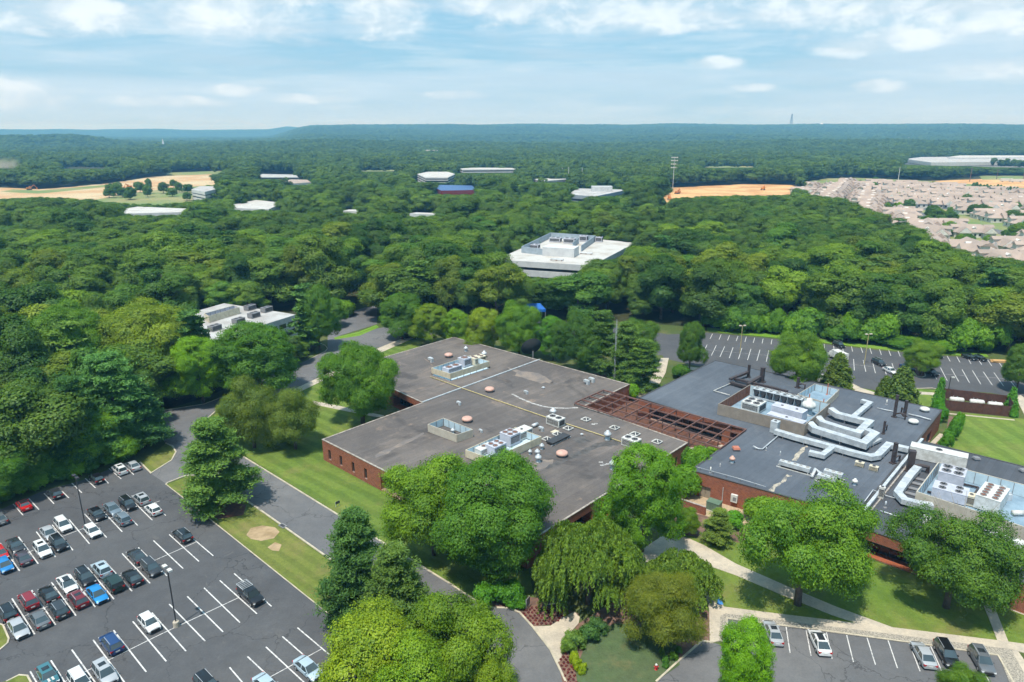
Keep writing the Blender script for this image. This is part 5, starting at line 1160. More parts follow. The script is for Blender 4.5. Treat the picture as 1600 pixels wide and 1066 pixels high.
# ---------------------------------------------------------------- lamp posts, signs, hydrant, tanks
def lamp_post(label, base, H, heads=2, mat='dark_grey', rz=0.0, plinth=True, group=None, headmat='white_metal', w=.14):
    r = empty('lamp_post', label, 'lamp post', (base.x, base.y, .05), rz, group)
    if plinth: m = MB(); m.lathe((0, 0, 0), [(.42, 0), (.42, .75), (.36, .82)], 16); m.build('plinth', MC['concrete'], r, False)
    m = MB(); m.bar((0, 0, .1), (0, 0, H), w); m.build('pole', MC[mat], r)
    sp = [(-.62, 0), (.62, 0)] if heads == 2 else [(.55, 0)]
    m = MB()
    for (x, y) in sp: m.bar((0, 0, H-.05), (x, y, H-.02), .08)
    m.build('arm', MC[mat], r)
    for (x, y) in sp:
        m = MB(); m.box((x*1.15, y, H-.08), (.72, .5, .24)); h_ = m.build('lamp_head', MC[headmat], r); m = MB(); m.box((x*1.15, y, H-.11), (.6, .4, .03)); m.build('lens', MC['lamp_glass'], h_)
    return r
lamp_post('tall dark lamp post with two white heads and concrete foot, near', P(276, 979), 9.3, 2, rz=R(-40))
lamp_post('tall dark lamp post behind the white hatchback in the left car park', P(133, 820.5), 9.3, 2, rz=R(-40), headmat='dark_grey', plinth=False)
lamp_post('tan lamp post left in the far car park', P(1156, 553), 9.0, 2, 'yellow_pipe', R(10), False, headmat='cream_metal')
lamp_post('tan lamp post right in the far car park, near the dark grey SUV', P(1350, 571), 9.5, 2, 'yellow_pipe', R(10), False, headmat='cream_metal')
lamp_post('tan lamp post with one white head rising in front of the small bright tree', P(1178, 1108), 8.0, 1, 'yellow_pipe', R(10), False)
lamp_post('tan lamp post with single head at the grass strip behind the brown-roofed office', P(640, 520), 6.0, 1, 'galv', R(10), False)
lamp_post('short lamp post with white globe beside the brown fence', P(1482, 609), 3.4, 1, 'dark_grey', 0, False)
p = P(1025, 1047); r_ = empty('fire_hydrant', 'small red fire hydrant with white cap on the soil bed', 'fire hydrant', (p.x, p.y, .08))
m = MB(); m.lathe((0, 0, 0), [(.22, 0), (.22, .06), (.15, .09), (.15, .62), (.19, .64), (.19, .68)], 14); m.tube([(-.3, 0, .45), (.3, 0, .45)], .08, 8); m.tube([(0, 0, .45), (0, -.28, .45)], .10, 8); m.build('barrel', MC['hydrant_red'], r_)
m = MB(); m.lathe((0, 0, .68), [(.18, 0), (.16, .1), (.08, .18), (.03, .24)], 12); m.build('bonnet', MC['white_metal'], r_, True)
def sign(label, uv, w, h, rz, mat='galv_pale', legs=2, pmat='white_metal'):
    p = P(*uv); r = empty('sign', label, 'sign', (p.x, p.y, .08), rz); m = MB(); m.box((0, 0, .55), (w, .09, h)); m.build('panel', MC[pmat], r)
    for s in ((-1, 1) if legs == 2 else (0,)): m = MB(); m.bar((s*w*.46, .06, 0), (s*w*.46, .06, .55+h), .08); m.build('post', MC[mat], r)
    return r
sign('grey map board on two posts beside the red planting bed', (825, 952), 1.0, 1.3, R(60), pmat='mid_grey')
sg = sign('dark grey name board with a white mark behind the red planting bed', (861, 953), 2.6, .75, R(4), pmat='dark_grey')
MB().box((-.55, -.06, .83), (.22, .03, .22)).box((.25, -.06, .90), (1.1, .03, .12)).build('lettering', MC['white_metal'], sg)
sign('small dark sign on the lawn beside the drive', (528, 792), .9, .5, R(50), pmat='dark_grey')
sign('small dark traffic sign at the curved kerb of the junction', (329, 668), .9, .9, R(70), pmat='dark_grey', legs=1)
p = P(442, 823); r_ = empty('drain_inlet', 'grey kerb drain inlet beside the long grass island', 'drain', (p.x, p.y, .05), R(-40)); m = MB(); m.box((0, 0, 0), (1.5, .9, .2)); m.build('slab', MC['mid_grey'], r_); m = MB(); m.box((0, -.05, .2), (1.1, .5, .03)); m.build('grate', MC['dark_grey'], r_)
# brown fence compound with white tanks
fp = [P(1473, 633), P(1583, 650), P(1586, 647), P(1571, 618), P(1472, 609)]
r_ = empty('board_fence', 'tall brown board fence enclosing white tanks', 'fence', fp[0][:]); o_ = r_.location
fp = [P(1475, 641), P(1584, 652), P(1573, 634), P(1472, 622)]; fl = fp+[fp[0]]
for a, b in zip(fl[:-1], fl[1:]):
    m = MB(o_); L = (b-a).length; k = int(L/.32); d = (b-a)/k
    for i in range(k):
        c = a+d*(i+.5); m.box((c.x, c.y, .05), (.30, .06, 2.6+.03*(i % 2)), math.atan2(d.y, d.x))
    pn = m.build('boards', MC['fence_brown'], r_)
    for i in range(0, int(L/4)+1):
        c = a.lerp(b, min(1, i*4/L)); m = MB(o_); m.bar((c.x, c.y, 0), (c.x, c.y, 2.75), .16); m.build('post', MC['fence_brown'], r_)
kerb('kerb', [(1468, 645.5), (1585, 657)], .6, 0, .12, 'concrete')
TA = angv(fp[1]-fp[0])
for (u, v, t) in [(1494, 629.5, 'left white tank inside the brown fence'), (1525.5, 633, 'middle white tank inside the brown fence'), (1554, 637, 'right white tank inside the brown fence')]:
    p = P(u, v, 0); r_ = empty('storage_tank', t, 'tank', (p.x, p.y, .05), TA, 'white tanks inside the brown fence'); r_.scale = (.85, .85, .8)
    m = MB(); m.tube([(-1.9, 0, 1.0), (-1.6, 0, 1.0), (1.6, 0, 1.0), (1.9, 0, 1.0)], [.5, .8, .8, .5], 18); m.build('barrel', MC['white_metal'], r_, True)
    m = MB(); m.box((-1.1, 0, 0), (.3, 1.4, .6)); m.box((1.1, 0, 0), (.3, 1.4, .6)); m.build('saddle', MC['mid_grey'], r_)
    m = MB(); m.tube([(0, 0, 1.7), (0, 0, 2.0)], .2, 10); m.tube([(-1.0, 0, 1.7), (-1.0, 0, 2.3)], .06, 6); m.build('fitting', MC['galv'], r_)
# ================================================================ TREES
def leaf_mesh(name, pos, nrm, size, aspect, tint, hang=None, mat='leaf_oak', rs=None):
    n = len(pos); rs = rs or np.random.RandomState(1)
    nrm = nrm/np.maximum(np.linalg.norm(nrm, axis=1, keepdims=True), 1e-6)
    ref = rs.normal(size=(n, 3)) if hang is None else np.tile(np.array([0, 0, -1.0]), (n, 1))+rs.normal(size=(n, 3))*hang
    a = np.cross(nrm, ref); a /= np.maximum(np.linalg.norm(a, axis=1, keepdims=True), 1e-6); b = np.cross(a, nrm)
    s = (size*rs.uniform(.65, 1.35, n))[:, None]
    P4 = np.stack([pos+b*s, pos+a*s*aspect, pos-b*s*.9+nrm*s*.15, pos-a*s*aspect], 1).reshape(-1, 3)
    me = bpy.data.meshes.new(name); me.vertices.add(4*n); me.loops.add(4*n); me.polygons.add(n)
    me.vertices.foreach_set('co', P4.astype('f').ravel()); me.loops.foreach_set('vertex_index', np.arange(4*n, dtype='i'))
    me.polygons.foreach_set('loop_start', np.arange(0, 4*n, 4, dtype='i')); me.polygons.foreach_set('loop_total', np.full(n, 4, dtype='i'))
    me.update(calc_edges=True)
    at = me.attributes.new('tint', 'FLOAT', 'FACE'); at.data.foreach_set('value', tint.astype('f'))
    me.materials.append(MC[mat]); return me
def sph(rs, n):
    v = rs.normal(size=(n, 3)); return v/np.linalg.norm(v, axis=1, keepdims=True)
def crown_round(name, seed, Rr=6.0, H=16.0, hb=2.5, lobes=34, clumps=40, leaves=26, size=.24, flat=1.0, cs=.42, mat='leaf_oak', up=.45, lr=(.24, .40), aspect=.62, egg=0.0, rough=.16):
    rs = np.random.RandomState(seed); c = np.array([0, 0, (H+hb)/2]); rad = np.array([Rr, Rr, (H-hb)/2])
    d = sph(rs, lobes*3); d = d[d[:, 2] > -.75][:lobes]
    r_l = Rr*rs.uniform(lr[0], lr[1], len(d))
    asym = 1+rough*np.sin(np.arctan2(d[:, 1], d[:, 0])*2+rs.uniform(0, 6))+rough*.8*rs.normal(size=len(d))
    L = c+d*rad*(rs.uniform(.50, .74, len(d))*asym)[:, None]
    if egg: k = (L[:, 2]-hb)/(H-hb); L[:, :2] *= (1-egg*np.clip(k, 0, 1))[:, None]
    L[:, 2] = np.minimum(L[:, 2], H-r_l*.8)
    li = np.repeat(np.arange(len(L)), clumps); dd = sph(rs, len(li))
    od = (L[li]-c)/rad; dd = dd+od*.7+np.array([0, 0, .15]); dd /= np.linalg.norm(dd, axis=1, keepdims=True)
    C = L[li]+dd*(r_l[li]*rs.uniform(.72, 1.05, len(li)))[:, None]*np.array([1, 1, .82])
    keep = np.ones(len(C), bool)
    for j in range(len(L)): keep &= ~((np.linalg.norm((C-L[j])/np.array([1, 1, .82]), axis=1) < r_l[j]*.70) & (li != j))
    C = C[keep]; dd = dd[keep]; cl = li[keep]; m = len(C)
    ltint = rs.uniform(.25, .75, len(L)); ct = np.clip(ltint[cl]+rs.normal(size=m)*.22, 0, 1)
    i2 = np.repeat(np.arange(m), leaves); off = rs.normal(size=(len(i2), 3))*np.array([cs, cs, cs*.55*flat])
    pos = C[i2]+off; nr = dd[i2]*.9+np.array([0, 0, up])+off*.5+rs.normal(size=(len(i2), 3))*.32
    tint = np.clip(ct[i2]+rs.normal(size=len(i2))*.09, 0, 1)
    return leaf_mesh(name, pos, nr, size, aspect, tint, mat=mat, rs=rs)
def crown_pine(name, seed, Rr=5.5, H=16.0, hb=1.8, size=.26, mat='leaf_pine', whorls=15, per=6, pads=10, leaves=66, power=.75, droop=.12, narrow=.2):
    rs = np.random.RandomState(seed); pos = []; nr = []; ti = []
    for w in range(whorls):
        t = (w+rs.uniform(-.2, .2))/whorls; t = min(max(t, 0), .98); z = hb+(H-hb)*t
        for k in range(per):
            a = rs.uniform(0, 6.283); Lb = Rr*((1-t)**power)*rs.uniform(.62, 1.12)+.5
            if t < .12: Lb *= .8
            for s in np.linspace(.30, 1.0, pads):
                q = np.array([math.cos(a), math.sin(a), 0])*Lb*s; side = rs.normal()*.30*Lb*.4
                q += np.array([-math.sin(a), math.cos(a), 0])*side; q[2] = z+Lb*(.16*s-droop*s*s*1.6)+rs.normal()*.12
                n = leaves; o = rs.normal(size=(n, 3))*np.array([.50, .50, .13])*(.75+.35*rs.rand())
                pos.append(q+o); nr.append(np.array([0, 0, 1.0])+rs.normal(size=(n, 3))*.55); ti.append(np.clip(rs.uniform(.2, .8)+rs.normal(size=n)*.15+.1*(s-.5), 0, 1))
    pos = np.concatenate(pos); nr = np.concatenate(nr); ti = np.concatenate(ti)
    return leaf_mesh(name, pos, nr, size, narrow+.08, ti, mat=mat, rs=rs)
def crown_weep(name, seed, Rr=7.0, H=9.5, tiers=64, size=.17, mat='leaf_weep', strands=60, per=24, hang=(.7, 2.0)):
    rs = np.random.RandomState(seed); pos = []; ti = []; nr = []
    d = sph(rs, tiers*3); d = d[d[:, 2] > -.12][:tiers]
    L = d*np.array([Rr*.78, Rr*.78, H*.72])*rs.uniform(.80, 1.0, len(d))[:, None]; L[:, :2] *= 1.12; L[:, 2] = H*.30+H*.50*np.sign(d[:, 2])*np.abs(d[:, 2])**.55*rs.uniform(.85, 1.05, len(d))
    for c in L:
        r = rs.uniform(1.4, 2.6)*Rr/7; tl = rs.uniform(.25, .75)
        for k in range(strands):
            a = rs.uniform(0, 6.283); q = math.sqrt(rs.rand()); top = c+np.array([math.cos(a)*r*q, math.sin(a)*r*q, r*.5*(1-q*q)])
            out_ = np.array([math.cos(a), math.sin(a), 0])*.35; h = rs.uniform(*hang)*(.3+.7*q); s = np.linspace(0, 1, per)[:, None]
            p = top+out_*s**.5*q-np.array([0, 0, 1])*h*s**1.3+rs.normal(size=(per, 3))*np.array([.09, .09, .06]); p[:, 2] = np.maximum(p[:, 2], .25)
            pos.append(p); nr.append(out_*2+rs.normal(size=(per, 3))*.5+np.array([0, 0, .5])); ti.append(np.clip(tl+rs.normal()*.2+rs.normal(size=per)*.1, 0, 1))
    return leaf_mesh(name, np.concatenate(pos), np.concatenate(nr), size, .38, np.concatenate(ti), hang=.35, mat=mat, rs=rs)
def crown_cone(name, seed, Rr=2.4, H=9.0, n=14000, size=.22, mat='leaf_pine', p=.8):
    rs = np.random.RandomState(seed); m = n//22; t = rs.rand(m)**1.25; a = rs.uniform(0, 6.283, m)
    r = Rr*(1-t)**p*(.80+.30*np.sin(a*5+t*22)*.5+rs.normal(size=m)*.10)*(.35+.65*np.minimum(1, t*6+.4)); z = .3+t*(H-.5)
    C = np.stack([r*np.cos(a), r*np.sin(a), z], 1); i = np.repeat(np.arange(m), 22); dd = np.stack([np.cos(a), np.sin(a), np.full(m, .35)], 1)
    pos = C[i]+rs.normal(size=(len(i), 3))*.20; return leaf_mesh(name, pos, dd[i]+rs.normal(size=(len(i), 3))*.5, size, .5, np.clip(rs.uniform(.2, .8, m)[i]+rs.normal(size=len(i))*.12, 0, 1), mat=mat, rs=rs)
def trunk_mesh(name, seed, H, hb, Rr, r0=.35, limbs=7, mat='bark', straight=False):
    rg = random.Random(seed); m = MB(); top = H*.82
    pts = [(rg.uniform(-.15, .15)*k*(0 if straight else 1), rg.uniform(-.15, .15)*k*(0 if straight else 1), top*k/5) for k in range(6)]; pts[0] = (0, 0, -.1)
    m.tube(pts, [r0*1.25, r0, r0*.85, r0*.62, r0*.40, r0*.12], 9)
    for k in range(limbs):
        a = rg.uniform(0, 6.28); z = hb*.8+(top-hb)*.62*k/limbs; L = Rr*.68*(1-.4*k/limbs)
        p0 = Vector((0, 0, z)); p1 = p0+Vector((math.cos(a)*L*.5, math.sin(a)*L*.5, L*.38)); p2 = p0+Vector((math.cos(a+.15)*L, math.sin(a+.15)*L, L*.62))
        m.tube([p0, p1, p2], [r0*.42, r0*.28, r0*.08], 6)
    o = m.build(name, MC[mat], None, True); return o
TP = {}
def proto_tree(key, crown, H, Rr, hb=2.5, r0=.35, mat='bark', limbs=7, kind='oak_tree'):
    TP[key] = dict(crown=crown, H=H, R=Rr, hb=hb, r0=r0, mat=mat, limbs=limbs, kind=kind, first=True, trunk=None)
proto_tree('oakA', crown_round('crown', 11, 8, 15, 1.0, 46, 76, 56, .125, cs=.40), 15, 8, 3, .42)
proto_tree('oakB', crown_round('crown', 12, 8, 15, .8, 40, 86, 56, .125, cs=.38, lr=(.24, .42), rough=.26), 15, 8, 3, .42)
proto_tree('mapleA', crown_round('crown', 13, 6.5, 14, .8, 44, 66, 50, .115, cs=.34, egg=.15, mat='leaf_oak'), 14, 6.5, 2.5, .3, kind='maple_tree')
proto_tree('sparse', crown_round('crown', 14, 8, 14, 1.2, 40, 66, 50, .12, cs=.44, lr=(.20, .34), rough=.24), 14, 8, 2.5, .4)
proto_tree('birch', crown_round('crown', 15, 5.5, 13, .8, 40, 60, 48, .10, cs=.40, lr=(.20, .36), up=.3), 13, 5.5, 2, .2, kind='birch_tree')
proto_tree('willow', crown_round('crown', 16, 4.5, 8.5, .6, 34, 54, 46, .115, cs=.36, lr=(.22, .36), up=.2, aspect=.3, mat='leaf_weep'), 8.5, 4.5, 1, .22, kind='willow_tree')
proto_tree('jmaple', crown_round('crown', 17, 5.5, 7.5, .5, 44, 56, 44, .10, flat=.45, cs=.42, up=1.0, lr=(.18, .30), aspect=.4, mat='leaf_weep'), 7.5, 5.5, .8, .2, kind='japanese_maple')
proto_tree('weepA', crown_weep('crown', 18), 9.5, 7, 2, .3, kind='weeping_cherry')
proto_tree('weepB', crown_weep('crown', 19, 5.0, 6.5, 34), 6.5, 5, 2, .25, kind='weeping_cherry')
proto_tree('pineA', crown_pine('crown', 21), 16, 5.5, 1.5, .3, kind='pine_tree')
proto_tree('pineB', crown_pine('crown', 22, 5.5, 16, 1.0, whorls=17, per=6, power=.6), 16, 5.5, 1.5, .3, kind='pine_tree')
proto_tree('cedar', crown_cone('crown', 23, 2.6, 8, 15000, p=.62), 8, 2.6, .5, .15, kind='cedar_tree', limbs=0)
proto_tree('cone', crown_cone('crown', 24, 1.3, 6, 7000), 6, 1.3, .4, .1, kind='arborvitae', limbs=0)
proto_tree('shrub', crown_round('crown', 25, 1.6, 1.9, .1, 16, 26, 18, .10, cs=.16, mat='leaf_shrub'), 1.9, 1.6, .2, .06, kind='shrub', limbs=2)
proto_tree('bush', crown_round('crown', 26, 3.2, 4.5, .2, 26, 30, 22, .18, cs=.30), 4.5, 3.2, .4, .12, kind='shrub', limbs=3)
NFV = 7
for k in range(NFV):
    proto_tree('wood%d' % k, crown_round('crown', 40+k, 5.6, 20, [1.5, 3, 1, 4, 2, 3, 1][k], [17, 14, 20, 15, 19, 13, 22][k], 64, 26, .24, cs=.50, lr=(.36, .58), egg=[.1, .0, .2, .1, 0, .15, .3][k], rough=.24, mat='leaf_wood'), 20, 5.6, 4, .3, kind='woodland_tree', limbs=4)
proto_tree('woodpine', crown_pine('crown', 60, 5.0, 21, 3, .62, whorls=11, per=5, pads=5, leaves=26, narrow=.26), 21, 5, 3, .28, kind='pine_tree')
for k in range(3):
    TP['far%d' % k] = dict(crown=crown_round('crown', 70+k, 5.8, 18, 4, 11, 24, 10, .66, cs=.6, lr=(.38, .58), mat='leaf_far'), H=18, R=5.8)

CROWN_OBJ = {}
def place_tree(key, loc, R_, H_, color=(1, 1, 1), label='', group=None, rz=None, cat=None):
    t = TP[key]; rz = random.uniform(0, 6.28) if rz is None else rz
    if t['trunk'] is None: t['trunk'] = trunk_mesh('trunk', hash(key) % 97, t['H'], t['hb'], t['R'], t['r0'], t['limbs'], t['mat'], key in ('cedar', 'cone')); tr = t['trunk']
    else: tr = t['trunk'].copy(); COL.objects.link(tr)
    r = empty(t['kind'], label, cat or ('shrub' if t['kind'] == 'shrub' else 'tree'), (loc[0], loc[1], loc[2] if len(loc) > 2 else 0), rz, group)
    sx, sz = R_/t['R'], H_/t['H']
    c = bpy.data.objects.new('crown', t['crown']); COL.objects.link(c); c.parent = r; c.scale = (sx, sx, sz); c.color = (*color, 1)
    tr.parent = r; tr.scale = (min(sx, sz*1.3), min(sx, sz*1.3), sz)
    CROWN_OBJ.setdefault(key, c); return r
def hero(key, u, vb, vt, wpx, color, label, group=None):
    b = P(u, vb); dep = b.y*math.cos(PITCH)+CAM_H*math.sin(PITCH); R_ = wpx/2*dep/FPX*1.02
    lo, hi = .5, 40
    for _ in range(40):
        h = (lo+hi)/2
        if proj((b.x, b.y, h))[1] > vt: lo = h
        else: hi = h
    return place_tree(key, b, R_, lo, color, label, group)
YG, BR, DK, OL, BL, PA, MD = (1.75, 1.38, .75), (1.35, 1.35, .80), (.72, .82, .85), (1.45, 1.15, .95), (1.1, 1.4, 1.3), (1.75, 1.45, 1.35), (1, 1, 1)
GC = 'ornamental trees of the office park'
H_ = [
 ('pineA', 345, 792, 652, 120, (1.25, 1.25, .9), 'broad light green pine on the grass island between car park and drive'),
 ('pineB', 562, 972, 795, 116, (.9, 1.05, .85), 'dark pine at the car park corner, left of two overlapping pines'),
 ('pineA', 622, 1000, 848, 112, (1.25, 1.15, .8), 'olive-green pine in front of the drive, right of two overlapping pines'),
 ('mapleA', 590, 1150, 955, 190, YG, 'bright yellow-green tree at the bottom edge, left of the clump'),
 ('oakB', 700, 1130, 915, 175, (1.35, 1.2, .8), 'large yellow-green tree at the bottom edge beside the drop-off loop'),
 ('mapleA', 655, 1200, 1000, 160, (1.6, 1.45, .7), 'olive-yellow tree cut by the bottom edge in the middle of the clump'),
 ('mapleA', 770, 1190, 1030, 90, YG, 'small bright tree cut by the bottom edge below the drop-off loop'),
 ('birch', 678, 868, 697, 146, (1.45, 1.4, .85), 'airy light green tree in front of the brown-roofed office, left of the dark one'),
 ('oakA', 772, 900, 712, 184, (.80, 1.0, .85), 'large dense dark green tree covering the front corner of the brown-roofed office'),
 ('mapleA', 1003, 862, 690, 122, (1.15, 1.35, .65), 'vivid green maple at the right corner of the brown-roofed office'),
 ('weepA', 918, 944, 810, 156, (1.25, 1.3, 1.05), 'big weeping tree with hanging branches beside the entrance walk'),
 ('weepB', 1058, 935, 865, 112, (1.1, 1.15, 1.0), 'weeping tree with sparse hanging branches behind the reddish-green maple'),
 ('jmaple', 1031, 1006, 898, 118, (1.30, .98, .62), 'low spreading olive-gold japanese maple on the soil bed'),
 ('sparse', 1246, 945, 759, 198, (1.15, 1.2, .85), 'very large light green tree in front of the blue-grey roof'),
 ('sparse', 1478, 950, 792, 174, (.95, 1.0, .95), 'large thin-crowned tree with bare dead branches at the right'),
 ('mapleA', 1157, 1120, 968, 92, (1.35, 1.55, .55), 'small vivid green tree at the bottom edge in the front right car park'),
 ('birch', 1503, 1120, 1040, 76, (1.2, 1.2, .8), 'tree top cut by the bottom edge in front of the black SUV'),
 ('oakA', 567, 662, 534, 112, (1.0, 1.15, .7), 'round dense green tree on the lawn left of the brown roof'),
 ('willow', 398, 700, 592, 92, (1.3, 1.15, 1.1), 'pale olive willow-like tree on the lawn, left of two'),
 ('willow', 462, 702, 606, 88, (1.3, 1.15, 1.1), 'pale olive willow-like tree on the lawn, right of two'),
 ('willow', 372, 690, 612, 56, (1.3, 1.15, 1.1), 'smaller pale olive willow at the curved kerb'),
 ('mapleA', 408, 618, 502, 138, (.78, .98, .8), 'large dark green oak between the drive and the white office at left'),
 ('mapleA', 318, 630, 522, 88, (1.5, 1.6, .5), 'bright lime-green tree left of the large dark oak'),
 ('mapleA', 500, 548, 443, 60, (.85, 1.0, .85), 'dark green tree on the kerbed island by the side car park'),
 ('mapleA', 520, 512, 465, 44, (.85, 1.0, .8), 'small tree right of the kerbed island tree'), ('bush', 532, 495, 468, 40, (1.2, 1.3, .7), 'light green bushy tree at the corner of the side car park'),
 ('mapleA', 628, 530, 455, 74, (.95, 1.05, .85), 'round green tree at the far end of the pavement'),
 ('mapleA', 678, 540, 473, 62, YG, 'light yellow-green tree behind the brown roof, left of three light ones'), ('mapleA', 716, 545, 482, 48, (1.5, 1.5, .7), 'light green tree in the middle behind the brown roof'),
 ('mapleA', 755, 552, 478, 60, YG, 'light yellow-green tree behind the far corner of the brown roof'), ('birch', 811, 560, 462, 66, (1.1, 1.2, .8), 'open-crowned green tree left of the satellite dish'),
 ('mapleA', 864, 562, 493, 56, (.8, 1.15, .7), 'dense green tree right of the satellite dish'), ('oakA', 905, 588, 486, 78, (.85, .95, .9), 'rounded green tree left of the lattice mast and its nearest pine'),
 ('pineA', 938, 592, 482, 66, (1.15, 1.15, .9), 'tall pine just left of the lattice mast'), ('pineB', 978, 603, 500, 62, (1.2, 1.2, .85), 'pine just right of the lattice mast'), ('pineA', 1002, 610, 528, 66, (1.2, 1.2, .8), 'light green pine nearest the path behind the brown roof'),
 ('birch', 996, 572, 490, 66, (1.1, 1.1, .9), 'light rounded tree behind the path, right of the pines'), ('mapleA', 1077, 580, 500, 42, (.95, 1.0, .8), 'slender green tree at the corner of the far car park'),
 ('birch', 1240, 612, 505, 86, (1.4, 1.35, .85), 'large light green tree between blue-grey roof and far car park'), ('cedar', 1306, 608, 553, 48, (1.2, 1.0, .6), 'olive conifer in front of the white box truck'),
 ('cedar', 1403, 642, 574, 58, (1.25, 1.05, .7), 'broad olive conifer beside the brown exhaust stacks'), ('cedar', 1381, 622, 588, 28, (1.25, 1.05, .7), 'smaller olive conifer left of the broad one'),
 ('birch', 1438, 586, 525, 54, (1.3, 1.2, .9), 'grey-green tree on the planted island of the far car park'), ('mapleA', 1588, 612, 534, 56, MD, 'green tree at the right edge of the far car park'),
 ('cone', 1464, 640, 592, 17, (1.0, 1.5, .6), 'narrow green conifer left of the brown fence'), ('cone', 1579, 636, 606, 15, (1.0, 1.5, .6), 'narrow green conifer right of the brown fence'), ('cone', 1583, 652, 628, 12, (1.0, 1.5, .6), 'smaller narrow conifer at the right end of the brown fence'),
 ('bush', 1092, 748, 700, 44, (1.3, 1.5, .6), 'light green bush below the pergola corner'), ('bush', 1075, 770, 730, 50, (1.2, 1.4, .6), 'green bush between the two brick offices, nearest the maple'), ('bush', 1110, 730, 700, 30, (1.4, 1.5, .6), 'small bush against the corner of the blue-grey roofed office'),
 ('bush', 1068, 725, 697, 30, (.9, 1.1, .7), 'bush beside the right end of the brown roof'), ('bush', 985, 625, 600, 26, (1.5, 1.7, .6), 'bright bush at the far end of the pergola'),
 ('pineA', 1120, 848, 795, 52, (1.5, 1.25, .9), 'small yellow-green pine below the service yard'), ('birch', 1072, 836, 790, 40, (1.3, 1.2, .8), 'small open shrub-like tree left of the small pine'),
 ('bush', 1145, 826, 800, 30, (1, 1.5, .6), 'round green bush beside the outdoor units'), ('bush', 1190, 815, 780, 50, (1.2, 1.25, .7), 'green bush against the brick wall left of the very large tree'),
 ('shrub', 762, 945, 912, 46, (.75, 1.2, .5), 'round grassy green shrub beside the loop, left of three'), ('shrub', 785, 938, 910, 40, (.75, 1.2, .5), 'round grassy green shrub beside the loop, rear of three'), ('shrub', 804, 944, 914, 44, (.75, 1.2, .5), 'round grassy green shrub beside the loop, right of three'),
 ('shrub', 936, 990, 968, 30, (.7, .85, 1.4), 'blue-green grass clump beside the walk, right of two'), ('shrub', 918, 1000, 976, 34, (.6, .8, 1.2), 'blue-green grass clump beside the walk, left of two'), ('shrub', 900, 1012, 988, 34, (1.3, 1.25, 1.4), 'pale green ground plant between walk and red bed'),
 ('shrub', 889, 1022, 1000, 24, (1.2, 1.2, 1.2), 'pale green ground plant at the head of the long red bed'), ('shrub', 897, 1036, 1018, 18, (2.2, 1.7, .4), 'lime-yellow small shrub beside the long red bed, rear of three'), ('shrub', 902, 1046, 1028, 18, (2.2, 1.7, .4), 'lime-yellow small shrub beside the long red bed, middle of three'), ('shrub', 909, 1052, 1038, 16, (2.2, 1.7, .4), 'lime-yellow small shrub beside the long red bed, front of three'),
 ('shrub', 1039, 1042, 1028, 14, (.7, 1.0, .9), 'small dark shrub on the soil bed above the hydrant'), ('shrub', 1053, 1032, 1020, 13, (.8, 1.0, .7), 'small dark shrub on the soil bed near the kerb'), ('shrub', 1060, 1022, 1010, 11, (.7, .9, .7), 'small shrub at the foot of the olive-gold maple'), ('shrub', 1034, 1025, 1014, 12, (.9, .9, .7), 'small shrub beside the dark shrub above the hydrant'),
 ('shrub', 1058, 610, 596, 22, (.8, 1.1, .6), 'low shrub beside the path behind the blue-grey roof'), ('bush', 1062, 590, 570, 26, (.8, 1.0, .6), 'bush at the corner of path and far car park'),
]
for h in H_: hero(h[0], h[1], h[2], h[3], h[4], h[5], h[6], GC if h[0] not in ('shrub', 'bush') else 'shrubs of the office park')
names = ['first', 'second', 'third', 'fourth', 'fifth', 'sixth', 'seventh', 'eighth', 'ninth', 'tenth']
for i in range(6): hero('shrub', 1476+i*4.2, 702-i*6.8, 678-i*6.6, 19, (.9, 1.35, .5), '%s hedge shrub from the front in the row beside the right brick wall' % names[i], 'hedge shrubs beside the right brick wall')
for i in range(4): hero('shrub', 1469-i*1.2, 660-i*6, 638-i*6, 17, (.8, 1.4, .5), '%s hedge shrub from the front left of the brown fence' % names[i], 'hedge shrubs left of the brown fence')
# bare dead limbs in the thin tree
b = P(1478, 950); dw = MB(b)
rg = random.Random(5)
for k in range(46):
    a = rg.uniform(0, 6.28); L = rg.uniform(3.5, 7.2); z = rg.uniform(7.5, 10.5); p0 = b+Vector((0, 0, z)); p1 = p0+Vector((math.cos(a)*L*.35, math.sin(a)*L*.35, L*.55)); p2 = p1+Vector((math.cos(a+rg.uniform(-.5, .5))*L*.3, math.sin(a)*L*.3, L*.45))
    dw.tube([p0, p1, p2], [.11, .07, .02], 4, False)
tree_thin = [o for o in bpy.data.objects if o.get('label', '').startswith('large thin-crowned')][0]
o = dw.build('dead_branch', MC['dead_wood'], tree_thin); o.matrix_parent_inverse = Matrix.Rotation(-tree_thin.rotation_euler.z, 4, 'Z')

# red bedding plants: a cover of rosettes
def bedding(label, px, n, seed):
    q = [P(u, v) for u, v in px]; xs = [p.x for p in q]; ys = [p.y for p in q]; rs = np.random.RandomState(seed); pos = []
    y = min(ys); row = 0
    while y < max(ys):
        x = min(xs)+(row % 2)*.3
        while x < max(xs):
            if in_poly(x, y, q): pos.append((x+rs.normal()*.05, y+rs.normal()*.05))
            x += .62
        y += .56; row += 1
    pos = np.array(pos); i = np.repeat(np.arange(len(pos)), 26); d = sph(rs, len(i)); d[:, 2] = abs(d[:, 2])
    pp = np.concatenate([pos[i], np.full((len(i), 1), .12)], 1)+d*np.array([.22, .22, .20])*rs.uniform(.4, 1, (len(i), 1))
    me = leaf_mesh('bedding_plants', pp, d+rs.normal(size=d.shape)*.4, .11, .6, rs.rand(len(i)), mat='leaf_weep', rs=rs); me.materials.clear(); me.materials.append(MC['red_plants'])
    o = bpy.data.objects.new('bedding_plants', me); COL.objects.link(o); tag(o, label, 'bedding plants', kind='stuff')
